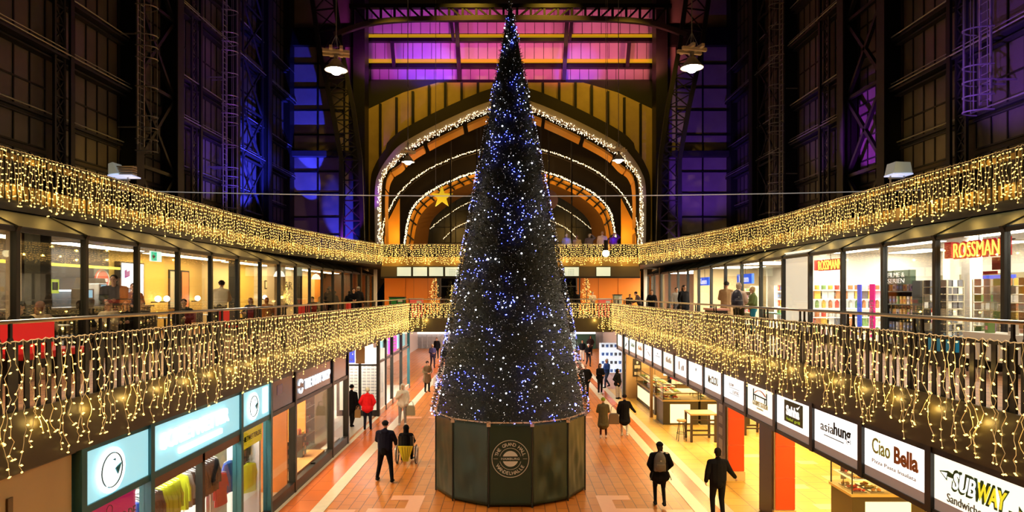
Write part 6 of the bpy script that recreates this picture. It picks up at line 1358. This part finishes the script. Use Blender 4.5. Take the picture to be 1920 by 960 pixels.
    b = MB(); jm = cmat(jacket); th = 1.12
    for dx in (-.06, .06): caps(b, S(T((dx*w_, 0, .98+tz))), S(T((dx*1.35*w_, .0, 1.34+tz))), .125*s*th*w_**.5, .115*s*th, jm)
    caps(b, S(T((0, .0, .98+tz))), S(T((0, .0, 1.32+tz))), .14*s*th, .14*s*th, jm)
    if coat:
        zb = hipz-.02-.32*min(coat, 1.6)
        if not sit:
            for dx in (-.07, .07): caps(b, S(T((dx*w_, 0, .98+tz))), S(V(dx*1.5*w_, 0, zb+.1)), .13*s, .145*s*w_, jm)
            caps(b, S(T((0, 0, .98+tz))), S(V(0, 0, zb+.08)), .165*s, .185*s*w_, jm)
            caps(b, S(V(-.08, -.05, zb+.1)), S(V(.08, -.05, zb+.1)), .14*s, .14*s, jm)
    for i in (0, 1):
        caps(b, S(T((0, -.01, 1.41+tz))), S(sh[i]), .085*s, .078*s*th, jm); caps(b, S(chest), S(sh[i]-V(0, 0, .06)), .115*s, .08*s, jm); caps(b, S(sh[i]), S(el[i]), .076*s*th, .062*s*th, jm); caps(b, S(el[i]), S(wr[i]-(wr[i]-el[i])*.04), .06*s*th, .046*s*th, jm)
    caps(b, S(neck-V(0, .01, .05)), S(neck+V(0, -.01, 0)), .085*s, .072*s, jm)
    if hood: caps(b, S(neck+V(-.05, -.07, -.03)), S(neck+V(.05, -.07, -.03)), .075*s, .075*s, jm)
    melt(b, 'jacket', t, vox)
    b = MB(); hm = cmat(hair or (.1, .05, .03))
    if hat:
        hh = cmat(hat); b.sph(S(head+V(0, -.018, .045)), (.092*s, .104*s, .092*s), hh, 14); b.lathe([(.094*s, 0), (.10*s, .01), (.10*s, .04), (.094*s, .05)], S(head+V(0, -.018, .03)), hh, 16); melt(b, 'hat', t, .01); b = MB()
        if hairlen: b.sph(S(head+V(0, -.06, -.03)), (.08*s, .05*s, .09*s), hm, 12)
    elif hood == 'up':
        b.sph(S(head+V(0, -.035, .015)), (.108*s, .115*s, .125*s), jm, 14); caps(b, S(head+V(0, -.05, -.06)), S(neck+V(0, -.03, -.02)), .095*s, .1*s, jm)
    elif hair is not None: b.sph(S(head+V(0, -.022, .035)), (.086*s, .098*s, .092*s), hm, 14); b.sph(S(head+V(0, -.05, -.02)), (.075*s, .055*s, .075*s), hm, 12)
    if hairlen: caps(b, S(head+V(0, -.06, -.03)), S(head+V(0, -.10, -.05-.22*hairlen)), .085*s, .06*s, hm)
    if b.v: melt(b, 'hood' if hood == 'up' and not hat else 'hair', t, .011)
    b = MB()
    for i in (-1, 1): b.sph(S(head+V(.032*i, .082, .008)), (.011*s, .006*s, .007*s), BLACK, 8)
    b.build('eyes', t, local=True, smooth=True)
    t['_'] = 0; del t['_']
    return t, S, T, wr
def at(px, fy):                                     # ground position from the foot point
    Y = F*ZC/(fy-CY); return (px-CX)*Y/F, Y
AW, TO = PI/2, -PI/2                                # walking away from / towards the camera
def bag(x, y, z, w_, h, d_, m, label, name='shoulder_bag', cat_='bag', strap=.2, rz=0):
    t = thing(name, label, cat_, (x, y, z), rz); b = MB(); b.prism([(-w_/2, 0), (w_/2, 0), (w_/2*.92, h*.8), (w_/2*.7, h), (-w_/2*.7, h), (-w_/2*.92, h*.8)], (0, d_/2, 0), (1, 0, 0), (0, 0, 1), d_, m); b.build('bag_body', t, local=True, bevel=.03)
    b = MB(); b.tube([(-w_*.3, 0, h-.02), (-w_*.22, 0, h+strap*.8), (0, 0, h+strap), (w_*.22, 0, h+strap*.8), (w_*.3, 0, h-.02)], .012, m, 6); b.build('handle', t, local=True); return t
def backpack(px_, y, z, m, label, sc=1, f=1, trim_=None):
    t = thing('backpack', label, 'backpack', (px_, y, z)); b = MB()
    b.sph((0, 0, .24*sc), (.15*sc, .10*sc, .25*sc), m, 16); b.sph((0, -.07*f*sc, .15*sc), (.12*sc, .06*sc, .13*sc), m, 14); b.bx(-.14*sc, .14*sc, -.06*sc, .06*sc, .02*sc, .2*sc, m); melt(b, 'pack_body', t, .012)
    b = MB(); b.tube([(-.04, 0, .47*sc), (0, -.02, .52*sc), (.04, 0, .47*sc)], .01, m, 6); b.build('top_loop', t, local=True)
    b = MB(); b.bx(-.1*sc, .1*sc, -.136*f*sc, -.126*f*sc, .2*sc, .205*sc, trim_ or STEEL); b.bx(-.02, .02, -.14*f*sc, -.12*f*sc, .28*sc, .31*sc, trim_ or STEEL); b.build('zip', t, local=True); return t
# --- ground floor, right of the tree
x, y = at(1237, 950); person(x, y, 0, AW, 1.70, BLK, BLK, hat=BLK, coat=.55, pose='walk', ph=.5, arms='pockets', label='person in black coat and cap with a grey backpack walking away', vox=.011, hood='back', build_=1.12, fingers=True, shoes=(.02, .02, .02), hairlen=.25, lw=.85)
backpack(x-.05, y-.24, .98, mat('grey_pack', (.11, .10, .085), .5), 'grey backpack worn by the person in the black cap', 1.05)
for s in (-1, 1): b = MB(); b.bar((x+s*.2, y-.12, .95), (x+s*.27, y-.16, .74), .035, .01, IRON); o = b.build('bag_strap'); o['label'] = 'loose black strap end hanging %s of the grey backpack' % ('left' if s < 0 else 'right'); o['category'] = 'strap'
b = MB(); b.bx(x-.03, x+.06, y-.2, y-.17, 1.46, 1.49, WHITE); b.bx(x+.12, x+.18, y-.18, y-.15, 1.43, 1.47, WHITE); o = b.build('reflective_badge'); o['label'] = 'small white reflective strips at the shoulders of the backpack wearer'; o['category'] = 'badge'
x, y = at(1346, 974); person(x, y, 0, AW, 1.78, BLK, BLK, pose='walk', ph=.35, arms='out', label='person in plain black jacket and trousers walking away under the red pillar', vox=.011, fingers=True, build_=1.05, hair=(.015, .012, .01))
x, y = at(1131, 822); person(x, y, 0, AW, 1.58, (.10, .085, .04), (.05, .01, .01), hat=(.25, .32, .03), coat=1.35, pose='stand', arms='front', label='person in olive quilted long coat and green-yellow hat walking away', shoes=(.6, .5, .45), lw=.8, vox=.012)
x, y = at(1171, 819); person(x, y, 0, AW, 1.66, BLK, (.45, .42, .4), hat=(.02, .015, .015), coat=1.1, pose='walk', ph=.4, arms='out', label='person in black belted coat and pale trousers next to the olive coat', shoes=(.7, .65, .6), lw=.75, vox=.012)
bag(x-.42, y, .50, .42, .42, .15, mat('tan_leather', (.16, .11, .07), .5), 'brown shoulder bag between the couple walking away', strap=.3)
x, y = at(1098, 745); person(x, y, 0, TO, 1.80, BLK, NVY, hair=None, coat=.5, pose='stand', arms='pockets', label='bald person in dark open jacket facing the camera beside the tree')
x, y = at(1125, 739); person(x, y, 0, TO+.6, 1.72, BLK, BLK, hairlen=.6, coat=.2, pose='stand', arms='front', label='person with long dark hair and black clothes standing next to the bald man', shoes=(.8, .78, .75))
x, y = at(1138, 727); person(x, y, 0, PI+.5, 1.72, (.02, .06, .30), (.03, .05, .12), hat=(.55, .55, .58), pose='walk', ph=.8, arms='front', label='person in bright blue jacket and grey hat stepping sideways')
x, y = at(1158, 748); person(x, y, 0, TO+.8, 1.60, BLK, (.45, .40, .42), hairlen=.4, coat=.4, pose='stand', arms='pockets', label='person in black hooded jacket and light grey trousers by the peach wall corner', hood='up')
x, y = at(1133, 690); person(x, y, 0, TO, 1.68, (.45, .18, .16), (.05, .03, .03), hat=(.7, .68, .65), coat=.6, pose='stand', arms='front', label='person in dusty pink coat and white cap far along the concourse')
x, y = at(1103, 687); person(x, y, 0, TO+.3, 1.72, BLK, (.03, .025, .03), hat=(.6, .6, .6), pose='walk', ph=.6, arms='front', label='person in black with a white hat walking towards the camera far off')
x, y = at(1092, 677); person(x, y, 0, TO-.3, 1.75, BLK, (.6, .58, .55), pose='stand', arms='down', label='person in black jacket with pale trousers beside the tree edge far off')
x, y = at(1107, 667); person(x, y, 0, TO, 1.80, (.03, .015, .015), BLK, coat=.5, pose='stand', arms='pockets', label='tall dark-clothed person with a big dark hood at the end of the hall', hood='up')
# --- ground floor, left
x, y = at(722, 903); person(x, y, 0, AW-.12, 1.82, NVY, BLK, hat=(.02, .02, .02), pose='wide', arms='push', label='person in navy puffer jacket and beanie walking beside the wheelchair', vox=.011, fingers=True, hood='back', build_=1.12, shoes=(.012, .012, .012))
wx, wy = at(762, 869)
t, S_, T_, wr_ = person(wx, wy-.05, .03, AW, 1.66, BLK, BLK, sit=True, coat=0, pose='sit', arms='table', label='person in black hooded coat seated in the wheelchair', vox=.012, hood='up')
t = thing('wheelchair', 'wheelchair with large spoked wheels and a yellow striped pouch behind', 'wheelchair', (wx, wy, 0))
for s in (-1, 1):
    w2 = thing('x', '', '', (0, 0, 0)); bpy.data.objects.remove(w2)
    b = MB(); ring(b, (wx+s*.31, wy, .31), (0, 1, 0), (0, 0, 1), .285, .31, .03, mat('tyre', (.03, .03, .03), .7), 32); ring(b, (wx+s*.325, wy, .31), (0, 1, 0), (0, 0, 1), .26, .285, .015, STEEL, 32); wh = b.build('wheel', t)
    b = MB()
    for k in range(14): a = 2*PI*k/14; b.tube([(wx+s*.32, wy, .31), (wx+s*.32, wy+.27*math.cos(a), .31+.27*math.sin(a))], .004, STEEL, 4)
    o = b.build('spokes', wh)
    b = MB(); ring(b, (wx+s*.36, wy, .31), (0, 1, 0), (0, 0, 1), .25, .262, .012, STEEL, 32); b.build('push_rim', t)
    b = MB(); ring(b, (wx+s*.24, wy+.42, .08), (0, 1, 0), (0, 0, 1), .05, .08, .03, BLACK, 16); b.build('caster', t)
    b = MB(); b.tube([(wx+s*.25, wy-.22, .95), (wx+s*.25, wy-.14, .92), (wx+s*.25, wy-.12, .31), (wx+s*.25, wy+.4, .3), (wx+s*.24, wy+.42, .12)], .014, STEEL, 8); b.tube([(wx+s*.25, wy-.12, .5), (wx+s*.25, wy+.4, .5), (wx+s*.24, wy+.52, .1)], .013, STEEL, 8); b.build('frame', t)
    b = MB(); b.bx(wx+s*.25-.03, wx+s*.25+.03, wy-.05, wy+.25, .68, .72, BLACK); b.build('armrest', t)
    b = MB(); b.bx(wx+s*.13-.06, wx+s*.13+.06, wy+.42, wy+.6, .06, .08, BLACK); b.build('footplate', t)
b = MB(); b.bx(wx-.24, wx+.24, wy-.12, wy+.36, .45, .49, BLACK); b.build('seat', t); b = MB(); b.bx(wx-.24, wx+.24, wy-.15, wy-.12, .5, .92, BLACK); b.build('backrest', t)
b = MB(); YF = mat('yellow_cloth', (.75, .62, .02), .6)
b.prism([(-.25, .62), (.25, .62), (.10, .12), (-.08, .12)][::-1], (wx, wy-.19, 0), (1, 0, 0), (0, 0, 1), .03, YF); po = b.build('pouch', t); po['label'] = 'yellow striped pouch'
b = MB()
for q_ in (-.12, -.02, .08, .16): b.bar((wx+q_, wy-.222, .6), (wx+q_*.4, wy-.222, .16), .02, .006, BLACK)
b.build('stripes', po)
x, y = at(755, 797); person(x, y, 0, TO+.1, 1.76, (.72, .68, .60), (.28, .26, .27), coat=.3, hood='up', pose='stand', arms='phone', label='person in cream hooded coat and grey trousers facing the camera', shoes=(.5, .48, .45), vox=.012)
bag(x+.35, y-.05, .42, .38, .42, .16, mat('grey_tote', (.28, .25, .17), .7), 'grey-green tote bag carried by the person in cream', name='tote_bag', strap=.18)
x, y = at(689, 806); person(x, y, 0, AW+.1, 1.74, (.72, .015, .02), (.012, .014, .03), hat=(.7, .66, .5), coat=.35, pose='stand', arms='pockets', label='person in bright red jacket and cream hat at the shop entrance', hood='back', vox=.012)
x, y = at(657, 802); person(x+.05, y, 0, AW-.3, 1.80, BLK, BLK, hat=BLK, coat=.7, pose='walk', ph=.5, arms='down', label='person in long black coat going into the shop entrance', vox=.012)
bag(x+.35, y-.2, .45, .25, .35, .12, mat('tan_bag', (.35, .2, .07), .6), 'small tan bag carried by the person in the long black coat', strap=.15)
x, y = at(853-52, 735); person(x, y, 0, TO+.5, 1.76, (.13, .085, .045), BLK, coat=1.1, pose='stand', arms='front', hair=(.02, .015, .01), label='person in brown coat with a red shoulder before the tree', hat=(.03, .02, .02))
bag(x+.5, y-.1, .35, .35, .5, .15, mat('white_shopping_bag', (.75, .72, .68), .6), 'white shopping bag held by the person in the brown coat', name='shopping_bag')
b = MB(); b.sph((x-.2, y-.05, 1.42), (.07, .09, .06), REDF, 10); o = b.build('red_scarf_end'); o['label'] = 'red cloth on the shoulder of the brown coat'; o['category'] = 'scarf'
x, y = at(811, 689); person(x, y, 0, TO+.4, 1.76, (.05, .04, .10), (.03, .02, .04), hairlen=.5, hair=(.35, .22, .1), pose='walk', ph=.6, arms='front', label='person with fair hair and patterned dark top walking in from the far end')
x, y = at(819, 672); person(x, y, 0, TO-.2, 1.8, BLK, BLK, coat=.5, pose='stand', arms='down', label='dark-clothed person half behind the fair-haired walker')
x, y = at(833, 690); person(x, y, 0, TO-.1, 1.7, BLK, (.2, .18, .2), pose='stand', arms='down', label='person partly hidden at the left edge of the tree')
# --- right gallery
def gal(px, X, hh, face, label, **k):
    Y = X*F/(px-CX); return person(X, Y, ZG, face, hh, label=label, vox=.016, **k)
gal(1282, 8.0, 1.86, TO+.5, 'person in black coat with dark hair standing at the right glazing', jacket=BLK, trousers=BLK, coat=.7, pose='stand', arms='down', hairlen=.2, build_=1.15)
gal(1268, 8.6, 1.78, TO+.3, 'person in grey jacket half hidden behind the black coat', jacket=(.3, .28, .26), trousers=(.05, .05, .06), pose='stand', arms='down')
gal(1362, 8.4, 1.93, AW-.5, 'person in tan coat and dark cap looking into the shop', jacket=(.38, .24, .13), trousers=(.35, .2, .13), hat=(.03, .03, .03), coat=1.3, pose='stand', arms='front')
gal(1385, 7.6, 1.84, PI/2-.9, 'person in pale hoodie carrying a dark blue backpack at the right glazing', jacket=(.6, .48, .42), trousers=(.05, .045, .02), pose='stand', arms='front', hair=(.5, .42, .35), hood='back')
Yb = 7.6*F/(1385-CX); backpack(7.45, Yb-.28, ZG+.98, mat('navy_pack', (.012, .012, .035), .5), 'large dark blue backpack worn at the right glazing', 1.25)
gal(1412, 8.7, 1.72, PI-.2, 'person with bundled fair hair in a green sweater in the shop doorway', jacket=(.12, .16, .06), trousers=(.02, .18, .3), hair=(.55, .4, .2), pose='stand', arms='front')
gal(1222, 7.3, 1.66, TO-.2, 'person in black winter jacket leaning on the right railing', jacket=BLK, trousers=BLK, pose='stand', arms='table', hair=(.04, .02, .015), lean=.15)
gal(1200, 7.2, 1.62, PI-.4, 'person in brown jacket with grey hood leaning over the railing', jacket=(.06, .04, .035), trousers=BLK, pose='stand', arms='table', hood='back', lean=.35, hat=(.02, .015, .015))
gal(1178, 6.9, 1.5, TO+.2, 'crouched dark-clothed person at the railing near the corner', jacket=(.03, .02, .015), trousers=BLK, pose='stand', arms='table', lean=.45)
gal(1111, 5.6, 1.6, TO, 'person in beige jacket partly behind the lit tree of the cross gallery', jacket=(.45, .32, .2), trousers=BLK, pose='stand', arms='front')
gal(1081, 4.2, 1.68, TO+.5, 'person with long dark hair in black on the cross gallery', jacket=BLK, trousers=BLK, pose='stand', arms='down', hairlen=1, coat=.6)
gal(1062, 3.55, 1.58, TO, 'small person with dark hair beside the big tree on the cross gallery', jacket=(.03, .025, .02), trousers=BLK, pose='stand', arms='front')
gal(853, -3.4, 1.6, TO, 'person with auburn hair half hidden left of the big tree on the cross gallery', jacket=(.3, .25, .2), trousers=BLK, hair=(.2, .05, .02), pose='stand', arms='front')
# --- coffee bar
def seatp(px, X, hh, face, label, **k):
    Y = X*F/(px-CX); return person(X, Y, ZG, face, hh, label=label, vox=.016, sit=True, pose='sit', **k)
gal(413, -9.9, 1.95, AW+.2, 'person in cream jacket and dark cap bending over a table in the deli', jacket=(.68, .56, .36), trousers=(.05, .04, .03), hat=(.05, .03, .03), pose='stand', arms='table', lean=.25)
gal(216, -10.9, 2.0, TO+.3, 'large person in black with a white hood collar behind the bar window', jacket=BLK, trousers=BLK, pose='stand', arms='table', build_=1.3, hair=(.012, .012, .012), lean=.15)
gal(250, -11.2, 1.78, TO+.6, 'person in dark blue jacket in front of the menu screen', jacket=(.02, .02, .05), trousers=BLK, pose='stand', arms='front', hair=(.03, .02, .02))
gal(182, -12.45, 1.8, AW, 'barista in grey shirt behind the counter', jacket=(.18, .17, .16), trousers=BLK, pose='stand', arms='front')
for px_, jc, hc, fc, lb in ((75, (.55, .42, .28), (.25, .08, .03), AW, 'seated person with auburn hair and beige coat at the nearest table'), (205, (.6, .5, .38), (.04, .025, .02), TO, 'seated person in cream top with dark hair and headband'), (237, BLK, (.03, .02, .02), TO+.4, 'seated dark-haired person in black looking down'), (262, (.06, .05, .045), (.35, .2, .1), TO+.8, 'seated person with hand at the mouth by the second mullion'),
        (345, (.02, .02, .025), (.02, .015, .015), TO+.3, 'seated person in black with a phone under the pictures'), (40, (.02, .02, .02), (.02, .02, .02), TO, 'seated dark figure at the left picture edge'), (150, (.03, .03, .03), (.03, .02, .02), AW, 'seated dark person seen from behind at the second table'),
        (470, (.02, .025, .04), (.3, .1, .03), TO-.3, 'seated red-haired person with a blue phone'), (500, (.35, .12, .03), (.25, .08, .02), AW+.3, 'two-tone red-haired person seated with back to the glass'), (586, (.08, .02, .02), (.02, .015, .012), TO, 'seated dark-haired person in maroon behind the red box'), (600, (.5, .42, .35), (.4, .28, .15), TO+.5, 'seated person in pale shirt next to the maroon jacket'), (610, BLK, (.02, .02, .02), AW, 'seated black-clothed person beside the pale shirt')):
    seatp(px_, -9.85 if px_ < 300 else -9.7, 1.74, fc, lb, jacket=jc, trousers=BLK, hair=hc, arms='table', hairlen=.3 if hc[0] > .1 else 0)
gal(663, -8.6, 1.75, TO+.4, 'person in black hooded jacket standing at the far end of the left gallery', jacket=BLK, trousers=BLK, pose='stand', arms='front', hood='back', build_=1.3)
gal(672, -8.5, 1.85, AW, 'person in black with headphones at the far end of the left gallery', jacket=(.02, .018, .018), trousers=BLK, pose='stand', arms='down', hat=(.35, .33, .3))
gal(655, -8.9, 1.6, AW+.5, 'shorter black-clothed person by the far left mullions', jacket=BLK, trousers=BLK, pose='stand', arms='front')
# --- upper cross walkway
for px_, hh, jc, hc, ar, lb in ((1062, 1.72, (.35, .36, .25), (.6, .55, .25), 'down', 'person with a glowing blue patch on a pale jacket at the upper railing'), (1082, 1.6, (.42, .30, .14), (.2, .13, .08), 'front', 'person in tan jacket leaning at the upper railing'), (1105, 1.7, (.10, .08, .10), (.3, .25, .2), 'head', 'person in grey raising an arm to the head at the upper railing'), (1129, 1.86, (.55, .42, .42), (.3, .18, .1), 'down', 'person in pale pink top behind the globe bulb'), (1151, 1.76, (.14, .03, .18), (.3, .18, .1), 'head', 'person in purple jacket lit blue at the upper railing')):
    Y = 39.7; xx = (px_-CX)*Y/F; person(xx, Y, 7.5, AW, hh, jacket=jc, trousers=BLK, hair=hc, pose='stand', arms=ar, label=lb, vox=.016, build_=1.1)
point((3.4, 39.3, 8.85), BLUE, 7, .05); point((6.2, 39.3, 8.85), BLUE, 9, .05); point((4.8, 38.3, 9.6), (1, .75, .45), 40, .1)  # warm point is unseen, added to brighten people at the upper railing

bpy.data.scenes.remove(TMPS)
